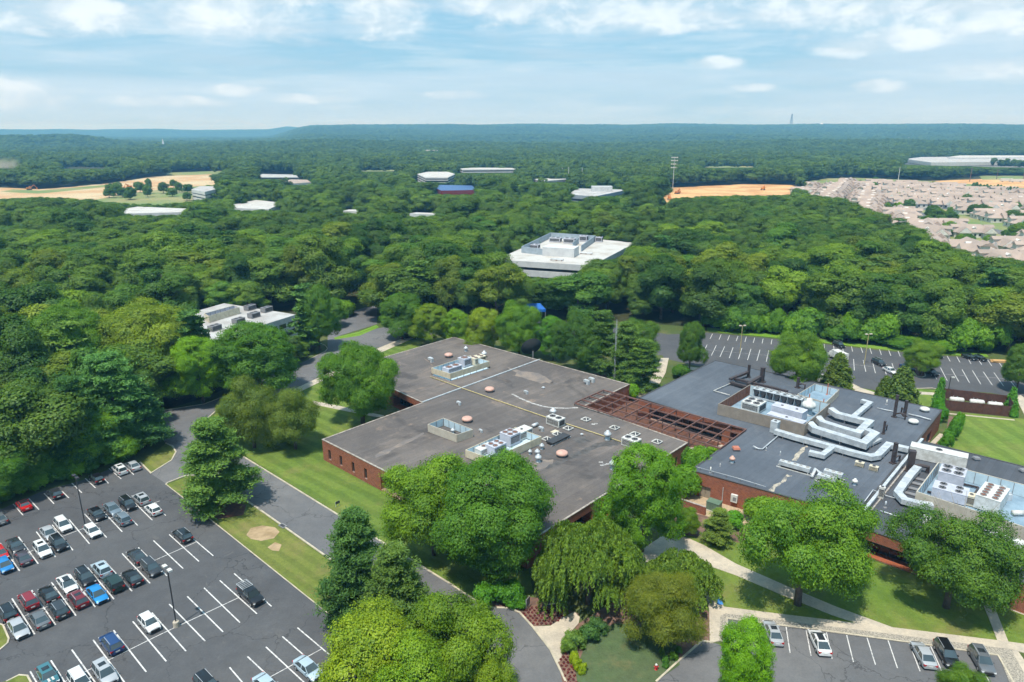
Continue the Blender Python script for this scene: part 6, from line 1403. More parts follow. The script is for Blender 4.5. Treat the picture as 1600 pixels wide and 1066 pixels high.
bedding('dark red bedding plants in the rounded bed between loop and walk', [(815, 955), (826, 951), (850, 951), (872, 956), (879, 963), (872, 973), (852, 980), (834, 979)], 80, 3)
bedding('dark red bedding plants in the long curved strip beside the drive', [(880, 1019), (890, 1018), (894, 1030), (900, 1060), (905, 1090), (886, 1090), (882, 1060), (873, 1032)], 80, 4)

# ---------------------------------------------------------------- woodland
CT = 17.0
def EX(*pts): return [tuple(P(u, v, z)[:2]) for (u, v, z) in pts]
def FT(px, z, k=1.1):
    q = [P(u, v, z) for u, v in px]; c = sum(q, Vector())/len(q); return [tuple((c+(p-c)*k)[:2]) for p in q]
EXC = [EX(*[(u, v, 0) for u, v in CAMPUS]),
 EX((-60, 340, 0), (0, 322, 0), (120, 330, 0), (335, 325, 0), (350, 300, 0), (330, 272, 0), (240, 276, 0), (165, 287, 0), (110, 292, 0), (60, 296, 0), (20, 294, 0), (-60, 290, 0)),
 EX((1034, 340, 0), (1055, 330, 0), (1245, 312, 0), (1245, 290, 0), (1160, 288, 0), (1034, 295, 0)),
 EX((1245, 315, 0), (1345, 360, 0), (1440, 410, 0), (1540, 440, 0), (1800, 450, 0), (1900, 400, 0), (1760, 296, 0), (1600, 292, 0), (1450, 282, 0), (1340, 278, 0), (1290, 279, 0), (1250, 286, 0)),
 EX((1450, 300, 0), (1800, 312, 0), (1800, 274, 0), (1530, 275, 0), (1455, 283, 0)),
 FT([(310, 540), (462.5, 491.6), (350, 474), (215, 512)], 7.6, 1.22), FT([(775.6, 405.6), (925, 415), (993, 379.4), (862, 367)], 9.5, 1.10),
 EX((425, 540, 0), (505, 540, 0), (510, 478, 0), (440, 478, 0)),
 FT([(186, 327.5), (196, 334), (288, 331.5), (291, 326), (215, 323)], 8.5), FT([(357, 321), (360, 325), (420, 327), (443, 317), (400, 312.5)], 8.5),
 FT([(888, 304), (930, 307), (981, 296.5), (902, 294.5)], 9.5, 1.2), FT([(652, 272), (664, 277.5), (700, 277.5), (711, 272), (700, 268.5), (668, 268.5)], 12, 1.2), FT([(674, 292), (690, 298), (744, 297), (738, 290), (690, 289)], 6.5, 1.15),
 FT([(299, 296), (320, 300), (336, 296), (342, 291), (312, 291)], 11, 1.2), FT([(719, 263.5), (722, 265), (806, 264.5), (806, 262.5), (740, 262)], 10), FT([(1415, 248.5), (1455, 254), (1640, 252), (1640, 242), (1440, 244)], 11),
 EX((960, 362, 0), (1000, 372, 0), (1010, 350, 0), (985, 338, 0)), EX((400, 279, 3), (470, 280, 3), (466, 268, 5), (404, 267, 5)), EX((258, 276, 0), (345, 273, 0), (348, 267, 0), (262, 270, 0)), EX((96, 265, 0), (165, 265, 0), (160, 261, 0), (100, 261, 0)), EX((560, 269, 0), (620, 269, 0), (615, 265, 0), (565, 265, 0)), EX((1100, 263, 0), (1180, 263, 0), (1175, 259.5, 0), (1105, 259.5, 0)), FT([(442, 284), (456, 287), (486, 285), (480, 281), (455, 280.5)], 8)]
# (line below which tree tops must stay, only for trees nearer than this depth)
LIM = [([(-60, 314), (0, 309), (60, 306), (120, 309), (165, 314), (240, 318), (300, 312), (346, 306)], 1500), ([(1034, 320), (1050, 322), (1062, 310), (1080, 305), (1240, 303)], 1300),
 ([(1250, 292), (1262, 302), (1300, 306), (1330, 316), (1360, 324), (1400, 334), (1420, 344), (1440, 364), (1480, 380), (1530, 396), (1640, 408)], 800), ([(1455, 292), (1640, 298)], 900),
 ([(300, 524), (335, 528), (344, 515), (400, 512), (440, 522), (470, 526)], 220), ([(774, 410), (784, 418), (800, 424), (845, 434), (884, 431), (900, 424), (925, 412), (950, 405), (975, 398), (998, 392)], 290),
 ([(183, 335), (296, 334)], 720), ([(355, 327), (445, 326)], 760), ([(886, 313), (920, 312), (935, 306), (985, 303)], 900), ([(650, 283), (714, 283)], 1300), ([(672, 302), (746, 303)], 1000), ([(296, 309), (344, 309)], 1100),
 ([(718, 269), (808, 269)], 2000), ([(1412, 256), (1640, 262)], 2500), ([(534, 331), (562, 331)], 760), ([(638, 336), (682, 336)], 700), ([(832, 283.5), (888, 283.5)], 1500), ([(440, 287), (488, 288)], 1300), ([(400, 278), (470, 279)], 1500), ([(258, 273), (345, 271)], 1500), ([(96, 262.5), (165, 262.5)], 2000), ([(562, 267), (618, 267)], 1600), ([(1102, 261), (1178, 261)], 2000)]
def limit(p, h):
    """lower trees in front of the places the photograph leaves in view; 0 = no tree"""
    h = h.copy()
    for line, dep in LIM:
        us = [a for a, b in line]; vs_ = [b for a, b in line]
        for i in np.where((p[:, 1] < dep*1.6) & (h > 0))[0]:
            x, y = p[i]; u, v = proj((x, y, h[i]))
            if us[0]-6 < u < us[-1]+6:
                vl = np.interp(u, us, vs_)+1.0
                if y > P(u, vl, 3.0).y: continue
                if v < vl:
                    if proj((x, y, 0))[1] < vl+1: h[i] = 0; continue
                    lo, hi = 0., h[i]
                    for _ in range(12):
                        m_ = (lo+hi)/2
                        if proj((x, y, m_))[1] < vl: hi = m_
                        else: lo = m_
                    h[i] = lo if lo > 4.5 else 0
    return h
rs = np.random.RandomState(77)
half = math.tan(R(41))
def grid(d0, d1, sp):
    xs = np.arange(-d1*half-40, d1*half+40, sp); ys = np.arange(0, d1, sp*.88); X_, Y_ = np.meshgrid(xs, ys); X_ = X_+(np.arange(len(ys)) % 2)[:, None]*sp/2
    p = np.stack([X_.ravel(), Y_.ravel()], 1)+rs.uniform(-.36, .36, (X_.size, 2))*sp; d = p[:, 1]
    return p[(d >= d0) & (d < d1) & (np.abs(p[:, 0]) < d*half+30)]
def outside(p):
    k = np.ones(len(p), bool)
    for poly in EXC:
        x, y = p[:, 0], p[:, 1]; c = np.zeros(len(p), bool); n = len(poly); j = n-1
        for i in range(n):
            xi, yi = poly[i]; xj, yj = poly[j]
            c ^= ((yi > y) != (yj > y)) & (x < (xj-xi)*(y-yi)/((yj-yi) or 1e-9)+xi); j = i
        k &= ~c
    return p[k]
near = outside(grid(60, 760, 10.8)); midp = outside(grid(760, 2600, 11.5)); farp = outside(grid(2600, 9700, 21.0))
lowf = lambda p, s, ph: np.sin(p[:, 0]/s+ph)*np.cos(p[:, 1]/s*1.3+ph*2)
nh = 19.5+1.8*lowf(near, 45., .3)+1.2*lowf(near, 19., 2.)+rs.normal(size=len(near))*2.3; nR = 7.0*rs.choice([.62, .85, 1.0, 1.15, 1.4], len(near), p=[.16, .24, .28, .2, .12])*rs.uniform(.92, 1.08, len(near)); nh = nh*np.clip((nR/7)**.45, .8, 1.15)
nh0 = nh.copy(); nh = limit(near, nh); k_ = nh > 0; near, nh, nR = near[k_], nh[k_], nR[k_]*np.clip(nh[k_]/nh0[k_]*1.15, .35, 1)
mh0 = 18.5+3.6*np.sin(midp[:, 0]/80.+1)*np.cos(midp[:, 1]/60.)+rs.normal(size=len(midp))*2.1; mh = limit(midp, mh0); k_ = mh > 0; midp, mh = midp[k_], mh[k_]
dn = np.hypot(near[:, 0], near[:, 1]); dn3 = np.sqrt(dn**2+50**2)
pu = np.array([proj((x, y, 12)) for x, y in near])
vis = (pu[:, 0] > -30) & (pu[:, 0] < 1630) & (pu[:, 1] < 1100)
score = np.where(vis, nR/dn3*np.where(vis, 1, 0), 0)
ind = np.argsort(-score)[:300]; isind = np.zeros(len(near), bool); isind[ind] = True
tones = [((1.30, 1.25, .85), 'light green'), ((1.0, 1.0, .95), 'mid green'), ((.62, .78, .80), 'dark green'), ((1.35, 1.10, .85), 'olive green'), ((.85, 1.05, 1.1), 'cool green')]
def zone(u, v):
    if u < 345 and v > 560: return 'beside the left car park'
    if u < 620: return 'around the white office at left'
    if u < 1060: return 'behind the brown-roofed office'
    return 'behind the far car park'
info = []
for i in ind:
    x, y = near[i]; bu, bv = proj((x, y, 0)); info.append((zone(bu, bv), int(dn[i]//14), bu, i))
rows = {}
for z_, r_k, u_, i in info: rows.setdefault((z_, r_k), []).append((u_, i))
zr = {}
for (z_, k_) in sorted(rows): zr.setdefault(z_, []).append(k_)
def ordn(n): return names[n-1] if n <= 10 else '%d%s' % (n, 'th' if 10 < n % 100 < 20 else {1: 'st', 2: 'nd', 3: 'rd'}.get(n % 10, 'th'))
first_used = set()
for (z_, k_), lst in rows.items():
    rk = zr[z_].index(k_)+1
    for j, (u_, i) in enumerate(sorted(lst)):
        tn = tones[rs.choice(5, p=[.2, .34, .24, .13, .09])]; pine = rs.rand() < .06
        key = 'woodpine' if pine else 'wood%d' % rs.randint(NFV)
        kindw = 'pine' if pine else 'tree'
        place_tree(key, (near[i][0], near[i][1], 0), nR[i]*(.9 if pine else 1), nh[i]*(1.08 if pine else 1), tn[0], '%s woodland %s, %s from left, %s row %s' % (tn[1], kindw, ordn(j+1), ordn(rk), z_), 'woodland trees '+z_)
# edge bushes below the woods along the car park
def edge_row(pts, n, label, key='bush', h=(5, 8), r=(3.2, 4.6), grp='bushes at the edge of the woods'):
    q = [P(u, v) for u, v in pts]; out_ = []
    L = [(b-a).length for a, b in zip(q[:-1], q[1:])]; T_ = sum(L)
    for i in range(n):
        s = (i+.5)/n*T_; k = 0
        while k < len(L)-1 and s > L[k]: s -= L[k]; k += 1
        p = q[k].lerp(q[k+1], min(1, s/L[k])); rr = random.uniform(*r)
        place_tree(key, (p.x+random.uniform(-1, 1), p.y+random.uniform(0, 3.5), 0), rr, random.uniform(*h), random.choice([(1.2, 1.35, .7), (.9, 1.1, .8), (1.4, 1.5, .7), (.75, .95, .8)]), label % ordn(i+1), grp)
edge_row([(-80, 800), (0, 772), (61, 745), (134, 727), (172, 714), (205, 698), (218, 684)], 15, '%s leafy bush from the left along the tree line of the left car park', 'bush', (6, 11), (3.6, 5.6))
edge_row([(-60, 806), (0, 786), (61, 759), (134, 739), (172, 725), (205, 709), (216, 700)], 24, '%s low vine-covered bush from the left at the very edge of the left car park', 'bush', (2.4, 4.6), (1.8, 3.2))
edge_row([(1110, 514), (1202, 521), (1300, 531), (1375, 538), (1465, 548), (1560, 553)], 26, '%s leafy bush from the left along the woods of the far car park', 'bush', (3, 11), (2.6, 5.6))
hero('pineB', 190, 706, 548, 122, BL, 'tall blue-green pine at the junction of drive and left car park'); hero('pineA', 225, 700, 600, 90, (.7, .95, .9), 'dark pine right of the tall blue-green pine'); hero('pineA', 132, 735, 585, 80, (.8, 1.05, 1.0), 'blue-green pine left of the tall blue-green pine')
hero('oakA', 240, 608, 468, 150, OL, 'tall olive-green oak with spreading limbs left of the white office'); hero('oakA', 120, 620, 470, 120, (1.0, 1.1, .9), 'broad green oak in the left woods, left of the tall olive oak')
hero('mapleA', 150, 724, 640, 110, (1.3, 1.4, .7), 'bright green tree at the top edge of the left car park'); hero('mapleA', 58, 752, 678, 95, (1.2, 1.35, .75), 'bright green tree near the red convertible')
hero('mapleA', 8, 780, 690, 100, (1.0, 1.2, .8), 'green tree at the left picture edge above the car park')

# the rest of the woodland: one mass
pts = np.concatenate([near[~isind], midp, farp]); nn, nm, nf = (~isind).sum(), len(midp), len(farp)
var = np.concatenate([rs.randint(0, NFV+1, nn), 20+rs.randint(0, 3, nm), 20+rs.randint(0, 3, nf)])
var[:nn] = np.where(rs.rand(nn) < .07, NFV, rs.randint(0, NFV, nn))
Rv = np.concatenate([nR[~isind]/5.6, rs.uniform(.80, 1.55, nm)*1.08, rs.uniform(1.7, 2.7, nf)]); Hv = np.concatenate([nh[~isind]/20, mh/18, (17+4.5*lowf(farp, 240., 1.)+rs.normal(size=nf)*2.2)/18*1.1])
zz = terrain(pts[:, 0], pts[:, 1])-.3
me = bpy.data.meshes.new('woodland'); me.vertices.add(len(pts)); me.vertices.foreach_set('co', np.stack([pts[:, 0], pts[:, 1], zz], 1).astype('f').ravel())
for nm_, arr in (('var', var.astype('i')), ):
    me.attributes.new(nm_, 'INT', 'POINT').data.foreach_set('value', arr)
me.attributes.new('rz', 'FLOAT', 'POINT').data.foreach_set('value', rs.uniform(0, 6.28, len(pts)).astype('f'))
me.attributes.new('scl', 'FLOAT_VECTOR', 'POINT').data.foreach_set('vector', np.stack([Rv, Rv, Hv], 1).astype('f').ravel())
wo = bpy.data.objects.new('woodland', me); COL.objects.link(wo); tag(wo, 'continuous green woodland stretching from the office park to the hills', 'woodland', kind='stuff')
for k in range(NFV):
    if 'wood%d' % k not in CROWN_OBJ: pass
# far crowns need a real object to be copied from: three trees standing at the front of the middle distance
for k in range(3):
    i = [np.argmin(np.abs(midp[:, 0]-x)+np.abs(midp[:, 1]-800)) for x in (-260, 30, 330)][k]
    r = empty('woodland_tree', '%s green tree in the middle distance woods' % ['left', 'central', 'right'][k], 'tree', (midp[i][0]+4, midp[i][1], 0)); c = bpy.data.objects.new('crown', TP['far%d' % k]['crown']); COL.objects.link(c); c.parent = r; CROWN_OBJ['far%d' % k] = c
    MB().tube([(0, 0, 0), (0, 0, 9)], .3, 6).build('trunk', MC['bark'], r)
ng = bpy.data.node_groups.new('woodland', 'GeometryNodeTree'); ng.interface.new_socket('Geometry', in_out='INPUT', socket_type='NodeSocketGeometry'); ng.interface.new_socket('Geometry', in_out='OUTPUT', socket_type='NodeSocketGeometry')
nd = ng.nodes; lk = ng.links; gi = nd.new('NodeGroupInput'); go = nd.new('NodeGroupOutput'); jn = nd.new('GeometryNodeJoinGeometry')
def attr(nm_, t):
    a = nd.new('GeometryNodeInputNamedAttribute'); a.data_type = t; a.inputs['Name'].default_value = nm_; return a.outputs['Attribute']
av, ar, as_ = attr('var', 'INT'), attr('rz', 'FLOAT'), attr('scl', 'FLOAT_VECTOR'); cx = nd.new('ShaderNodeCombineXYZ'); lk.new(ar, cx.inputs[2])
for vv, key in [(k, 'wood%d' % k) for k in range(NFV)]+[(NFV, 'woodpine')]+[(20+k, 'far%d' % k) for k in range(3)]:
    cp = nd.new('FunctionNodeCompare'); cp.data_type = 'INT'; cp.operation = 'EQUAL'; lk.new(av, cp.inputs['A'] if 'A' in cp.inputs else cp.inputs[2])
    ai = [s for s in cp.inputs if s.enabled and s.name == 'A'][0]; bi = [s for s in cp.inputs if s.enabled and s.name == 'B'][0]; lk.new(av, ai); bi.default_value = vv
    oi = nd.new('GeometryNodeObjectInfo'); oi.inputs['Object'].default_value = CROWN_OBJ[key]; oi.transform_space = 'ORIGINAL'; oi.inputs['As Instance'].default_value = True
    ip = nd.new('GeometryNodeInstanceOnPoints'); lk.new(gi.outputs[0], ip.inputs['Points']); lk.new(cp.outputs[0], ip.inputs['Selection']); lk.new(oi.outputs['Geometry'], ip.inputs['Instance']); lk.new(cx.outputs[0], ip.inputs['Rotation']); lk.new(as_, ip.inputs['Scale']); lk.new(ip.outputs[0], jn.inputs[0])
lk.new(jn.outputs[0], go.inputs[0]); md = wo.modifiers.new('woodland', 'NODES'); md.node_group = ng
print('WOOD', nn, nm, nf)
# ================================================================ FAR PLACES
tag(sheet('construction_ground', [(-80, 330), (0, 322), (120, 330), (330, 330), (350, 296), (330, 272), (240, 276), (165, 287), (110, 292), (60, 296), (20, 294), (-80, 290)], 'sand', 0.04), kind='structure')
sheet('field', [(120, 345), (150, 312), (200, 303), (262, 295), (335, 289), (352, 320), (300, 345)], 'field', 0.08)
sheet('field', [(20, 296), (60, 298), (110, 294), (165, 289), (172, 292), (60, 303), (0, 300)], 'field', 0.08)
sheet('construction_ground', [(1030, 345), (1055, 335), (1250, 320), (1245, 289), (1160, 288), (1034, 294)], 'sand_orange', 0.04)
sheet('construction_ground', [(1445, 300), (1800, 310), (1800, 277), (1530, 280), (1455, 283)], 'sand_orange', 0.04)
sheet('field', [(1530, 275), (1800, 270), (1800, 280), (1535, 281)], 'field', 0.06)
sheet('estate_ground', [(1245, 320), (1345, 370), (1440, 420), (1540, 450), (1800, 460), (1900, 400), (1760, 300), (1600, 294), (1450, 283), (1340, 278), (1290, 279), (1250, 286)], 'field', 0.05)
sheet('estate_road', [(1300, 300), (1410, 322), (1480, 345), (1600, 366), (1600, 372), (1470, 353), (1400, 330), (1300, 305)], 'asphalt_road', 0.09)
sheet('estate_road', [(1410, 322), (1480, 320), (1600, 338), (1600, 344), (1480, 327), (1415, 330)], 'asphalt_road', 0.10)
sheet('field', [(935, 372), (960, 380), (1020, 360), (1005, 340), (985, 345)], 'field', 0.05)
for q in ([(258, 275), (345, 272), (348, 267), (262, 270)], [(96, 264), (165, 264), (160, 261), (100, 261)], [(560, 268), (620, 268), (615, 265), (565, 265)], [(1100, 262), (1180, 262), (1175, 259.5), (1105, 259.5)]):
    sheet('field', q, 'field', 0.06)
office('storage_sheds', 'long low grey-white sheds in the left middle distance', [(403, 275), (408, 277), (466, 277), (462, 273), (410, 272)], 7, 2.5, roofmat='roof_grey')
# central white office
co, cop = office('white_office', 'white two-storey office with flat white roof in the middle of the woods', [(775.6, 405.6), (925, 415), (993, 379.4), (862, 367)], 9.5, 2.7, bands=((2.6, 5.4),), glass='glass_dark')
U = (cop[1]-cop[0]).normalized(); V = (cop[3]-cop[0]).normalized(); an = math.atan2(U.y, U.x)
def on_roof(name, uv, d, rz, mat, parent, z): 
    p = P(*uv, z); m = MB(parent.location); m.box((p.x, p.y, z-.01), d, rz); return m.build(name, MC[mat], parent)
on_roof('penthouse', (876, 399, ), (15.5, 9, 4.2), an, 'white_wall', co, 9.5)
M('bluegrey_panel', (.34, .41, .47), .6)
for (a, b) in [((815, 395), (849, 399)), ((815, 395), (860, 372)), ((860, 372), (930, 377)), ((930, 377), (908, 393)), ((904, 380), (895, 388))]:
    pa, pb = P(*a, 9.5), P(*b, 9.5); m = MB(co.location); m.bar(pa+Vector((0, 0, 1.5)), pb+Vector((0, 0, 1.5)), .3, 3.0); m.build('screen_panel', MC['bluegrey_panel'], co)
GR = 'units on the central white office roof'
for (u, v, d, t) in [(835, 388, (5, 4, 2), 'lavender unit at the left inside the screen of the central white office'), (868, 378, (6, 4, 2.3), 'lavender unit at the rear of the central white office roof'), (890, 380, (6, 4, 2.6), 'lavender unit right of the rear unit on the central white office'),
                     (912, 377, (4, 4, 3), 'grey unit at the right rear of the central white office roof'), (936, 378, (3.5, 3, 2.6), 'grey unit outside the screen on the central white office roof')]:
    p = P(u, v, 9.5); ac_unit(t, (u, v), 9.5, d, an, 2, 'lav_metal', GR)
for (u, v, t) in [(870, 407, 'long pipe rack in front of the white penthouse'), (916, 397, 'pipe cluster right of the white penthouse')]:
    p = P(u, v, 9.5); r_ = empty('pipe_rack', t, 'pipes', (p.x, p.y, 9.5), an); m = MB()
    for k in range(4): m.tube([(-3, k*.6-1, .5+k*.1), (3, k*.6-1, .5+k*.1), (3, k*.6-1, 0)], .13, 6)
    m.build('pipes', MC['galv'], r_); m = MB()
    for x in (-2.5, 0, 2.5): m.box((x, 0, 0), (.15, 2.6, .45))
    m.build('rack', MC['rust'], r_)
# white office at left
wl, wlp = office('white_office', 'low white office with grey roof units half hidden behind the left woods', [(310, 540), (462.5, 491.6), (350, 474), (215, 512)], 7.6, 4.9, roofmat='roof_grey', bands=((0, 1.2),))
UL = (wlp[1]-wlp[0]).normalized(); al = math.atan2(UL.y, UL.x)
m = MB(wl.location); L = (wlp[1]-wlp[0]).length; nrm = Vector((UL.y, -UL.x, 0))
for k in range(int(L/4)):
    for z in (1.6, 4.3):
        c = wlp[1]-UL*(2.4+k*4)+nrm*.02; c.z = 0; m.add([tuple(c-UL*1.5+Vector((0, 0, z))), tuple(c+UL*1.5+Vector((0, 0, z))), tuple(c+UL*1.5+Vector((0, 0, z+1.5))), tuple(c-UL*1.5+Vector((0, 0, z+1.5)))], [(0, 1, 2, 3)])
m.build('windows', MC['glass_dark'], wl)
for (u, v, t) in [(391, 484, 'brown-grey roof unit, rear left on the white office at left'), (417, 487, 'brown-grey roof unit, rear right on the white office at left'), (397, 496, 'brown-grey roof unit in the middle of the white office at left'), (336, 516, 'brown-grey roof unit nearest the bright lime tree'), (373, 505, 'brown-grey roof unit at the front of the white office at left')]:
    ac_unit(t, (u, v), 7.6, (3.6, 2.2, 1.6), al, 2, 'mid_grey', 'roof units on the white office at left')
r_ = screen('long white roof screen on the white office at left', [(319, 490), (326, 494), (374, 480), (366, 477)], 7.6, 2.2, mat='cream_metal', inner='lav_metal', raise_=.05)
# small far buildings
office('white_office', 'long low white building behind the left woods', [(186, 327.5), (196, 334), (288, 331.5), (291, 326), (215, 323)], 8.5, 2.6)
office('white_office', 'low white building right of the long one behind the left woods', [(357, 321), (360, 325), (420, 327), (443, 317), (400, 312.5)], 8.5, 3.0)
office('grey_office', 'blue-grey glazed office with white penthouse in the middle distance', [(888, 304), (930, 307), (981, 296.5), (902, 294.5)], 9.5, 3.4, roofmat='roof_grey', wall='bluegrey_panel', bands=((2, 4),))
p = P(940, 299, 9.5); tag(MB().box((p.x, p.y, 9.5), (20, 9, 5.0)).build('penthouse', MC['white_wall'], None), 'white penthouse box on the blue-grey glazed office', 'penthouse'); o = bpy.data.objects['penthouse'] if 'penthouse' in bpy.data.objects else None
office('white_office', 'white office with stacked rounded floors in the middle distance', [(652, 272), (664, 277.5), (700, 277.5), (711, 272), (700, 268.5), (668, 268.5)], 12, 1.3, bands=((1, 3.5), (5.2, 6.4), (8.2, 9.3)), glass='glass_dark')
office('white_office', 'long white building beyond the stacked white office', [(719, 263.5), (722, 265), (806, 264.5), (806, 262.5), (740, 262)], 10, 1.5, bands=((1, 3), (5, 6.5)), glass='glass_dark')
b_, _ = office('blue_roof_building', 'building with blue roof and red walls in the middle distance', [(674, 292), (690, 298), (744, 297), (738, 290), (690, 289)], 6.5, 2.0, roofmat='blue_roof', wall='red_wall', bands=((0, 4.4),))
office('white_office', 'low white building in the woods left of the light mast', [(833, 280), (850, 283), (887, 280), (870, 277.5)], 7, 2.5)
office('apartment_block', 'white apartment block right of the left construction site', [(299, 296), (320, 300), (336, 296), (342, 291), (312, 291)], 11, 3, roofmat='roof_grey', bands=((1, 3.5), (5, 7)))
office('white_office', 'sliver of a white roof above the left woods', [(536, 329.5), (560, 330.5), (561, 327.5), (545, 327.5)], 12, 3)
office('white_office', 'sliver of a white roof above the middle woods', [(640, 333.5), (680, 335.5), (681, 333), (650, 332)], 15, 3)
office('warehouse', 'long tan and white warehouse near the right horizon', [(1415, 248.5), (1455, 254), (1640, 252), (1640, 246), (1560, 244.5), (1440, 245.5)], 11, 5, roofmat='roof_grey', wall='house_wall')
office('warehouse', 'white warehouse behind the long tan one', [(1480, 245.5), (1500, 246.5), (1640, 245.5), (1640, 243), (1500, 243)], 14, 5)
office('tan_roof_building', 'low tan-roofed building left of the middle woods', [(442, 284), (456, 287), (486, 285), (480, 281), (455, 280.5)], 8, 4, roofmat='house_roof', wall='house_wall', bands=())
office('tan_roof_house', 'large house with brown roof beyond the left construction site', [(382, 265), (392, 268), (406, 266.5), (398, 263.5)], 9, 5, roofmat='house_roof', wall='house_wall', bands=())
office('pink_building', 'pale low building far away in the central woods', [(864, 241.5), (868, 243.5), (890, 242.5), (886, 240.5)], 14, 9, bands=())
office('pink_building', 'pale red low building far away left of the stacked white office', [(663, 234), (668, 235.3), (684, 234.8), (680, 233.4)], 18, 9, wall='pink_dome', bands=())
for i, (u, v) in enumerate([(47, 252), (56, 249.5), (66, 248), (84, 247.5), (92, 249), (102, 250.5), (106, 252), (1496, 234.5), (1504, 235), (1540, 235), (1263, 249), (1418, 224)]):
    p = P(u, v+3, 0); S = max(1, p.length/1500); r_ = empty('far_house', '%s tiny white house from the left in the distant woods' % ordn(i+1), 'house', (p.x, p.y, terrain(p.x, p.y)+3), R(20*i), 'tiny white houses in the distant woods')
    m = MB(); m.box((0, 0, 0), (13, 10, 9+S)); m.build('wall', MC['white_wall'], r_); m = MB(); m.add([(-7, -5.5, 9+S), (7, -5.5, 9+S), (7, 5.5, 9+S), (-7, 5.5, 9+S), (-6, 0, 12+S), (6, 0, 12+S)], [(0, 1, 5, 4), (2, 3, 4, 5), (1, 2, 5), (3, 0, 4)]); m.build('roof', MC['roof_grey'], r_)
# housing estate
def house_proto():
    r = bpy.data.objects.new('house', None); COL.objects.link(r)
    m = MB(); m.box((0, 0, 0), (23, 13, 3.3)); m.box((-7, -7.6, 0), (6, 3, 3.2)); m.box((7, -7.6, 0), (6, 3, 3.2))
    for s in (-7, 7): m.add([(s-3.8, -10.14, 3.1), (s+3.8, -10.14, 3.1), (s, -10.14, 6.4)], [(0, 1, 2)])
    m.add([(-4.2, 9.14, 3.1), (4.2, 9.14, 3.1), (0, 9.14, 6.8)], [(2, 1, 0)])
    for s in (-1, 1): m.box((s*9.2, 0, 3.2), (4.6, 4.0, 2.6))
    m.build('wall', MC['house_wall'], r)
    m = MB()
    def hip(cx, cy, lx, ly, z, h, ov=.6, gable=0):
        x, y = lx/2+ov, ly/2+ov; k = min(x, y)*(0 if gable else 1)
        if lx >= ly: A, B = (cx-x+k, cy, z+h), (cx+x-k, cy, z+h); m.add([(cx-x, cy-y, z), (cx+x, cy-y, z), (cx+x, cy+y, z), (cx-x, cy+y, z), A, B], [(0, 1, 5, 4), (2, 3, 4, 5), (1, 2, 5), (3, 0, 4), (3, 2, 1, 0)])
        else: A, B = (cx, cy-y+k, z+h), (cx, cy+y-k, z+h); m.add([(cx-x, cy-y, z), (cx+x, cy-y, z), (cx+x, cy+y, z), (cx-x, cy+y, z), A, B], [(0, 1, 4), (1, 2, 5, 4), (2, 3, 5), (3, 0, 4, 5), (3, 2, 1, 0)])
    hip(0, 0, 23, 13, 3.2, 4.2); hip(-7, -5.5, 7, 8, 3.2, 3.3, gable=1); hip(7, -5.5, 7, 8, 3.2, 3.3, gable=1); hip(0, 4.5, 8, 8, 3.2, 3.7, gable=1); hip(-9.2, 0, 4.6, 4.0, 5.8, 1.5, gable=1); hip(9.2, 0, 4.6, 4.0, 5.8, 1.5, gable=1)
    m.build('roof', MC['house_roof'], r)
    for s in (-7, 7):
        mm = MB(); mm.box((s, -9.12, .1), (4.6, .08, 2.2)); mm.build('garage_door', MC['white_metal'], r)
    for x in (-2.6, 0, 2.6): mm = MB(); mm.box((x, -6.54, 1.0), (1.2, .08, 1.4)); mm.build('window', MC['glass_dark'], r)
    for x in (-9, -5.5, -1.8, 1.8, 5.5, 9): mm = MB(); mm.box((x, 6.54, 1.0), (1.3, .08, 1.4)); mm.build('window', MC['glass_dark'], r)
    for s in (-11.54, 11.54):
        for y in (-3, 2.5): mm = MB(); mm.box((s, y, 1.0), (.08, 1.3, 1.4)); mm.build('window', MC['glass_dark'], r)
    d = MB(); d.box((0, -3.4, 4.6), (1.7, 2.4, 1.1)); d.add([(-1.1, -4.8, 5.6), (1.1, -4.8, 5.6), (1.1, -1.8, 5.6), (-1.1, -1.8, 5.6), (0, -4.8, 6.4), (0, -1.8, 6.4)], [(0, 1, 4), (1, 2, 5, 4), (2, 3, 5), (3, 0, 4, 5)]); dm = d.build('dormer', MC['house_wall'], r)
    return r
HP = house_proto(); used = False
EST = [(1253, 288), (1335, 280), (1450, 286), (1600, 299), (1720, 312), (1720, 412), (1600, 410), (1540, 402), (1480, 388), (1436, 372), (1400, 345), (1340, 327), (1290, 310), (1255, 298)]
cells = []
street = [[P(*q)[:] for q in rd] for rd in ([(1395, 318), (1480, 338), (1600, 360), (1600, 374), (1470, 356), (1395, 332)],)]
for part_, ea, c0 in ((0, R(62), P(1300, 292)), (1, R(-9), P(1500, 330))):
    for i in range(-40, 40):
        for j in range(-40, 40):
            x = i*(28.0 if part_ == 0 else 31.0); y = j*18.5+(1.5 if j % 2 else 0) if part_ == 0 else j*27+(3 if j % 2 else -3)
            wx = c0.x+x*math.cos(ea)-y*math.sin(ea)+random.uniform(-1.5, 1.5); wy = c0.y+x*math.sin(ea)+y*math.cos(ea)+random.uniform(-2, 2)
            if wy < 100: continue
            u, v = proj((wx, wy, 5))
            if (u < 1345+(v-285)*1.6) != (part_ == 0): continue
            if -50 < u < 1640 and in_poly(u, v, EST) and not any(in_poly(wx, wy, rd) for rd in street) and random.random() > .05:
                if all(math.hypot(wx-q[2], wy-q[3]) > 16.5 for q in cells): cells.append((j+100*part_, u, wx, wy, ea))
rws = sorted(set(c[0] for c in cells)); hl = []
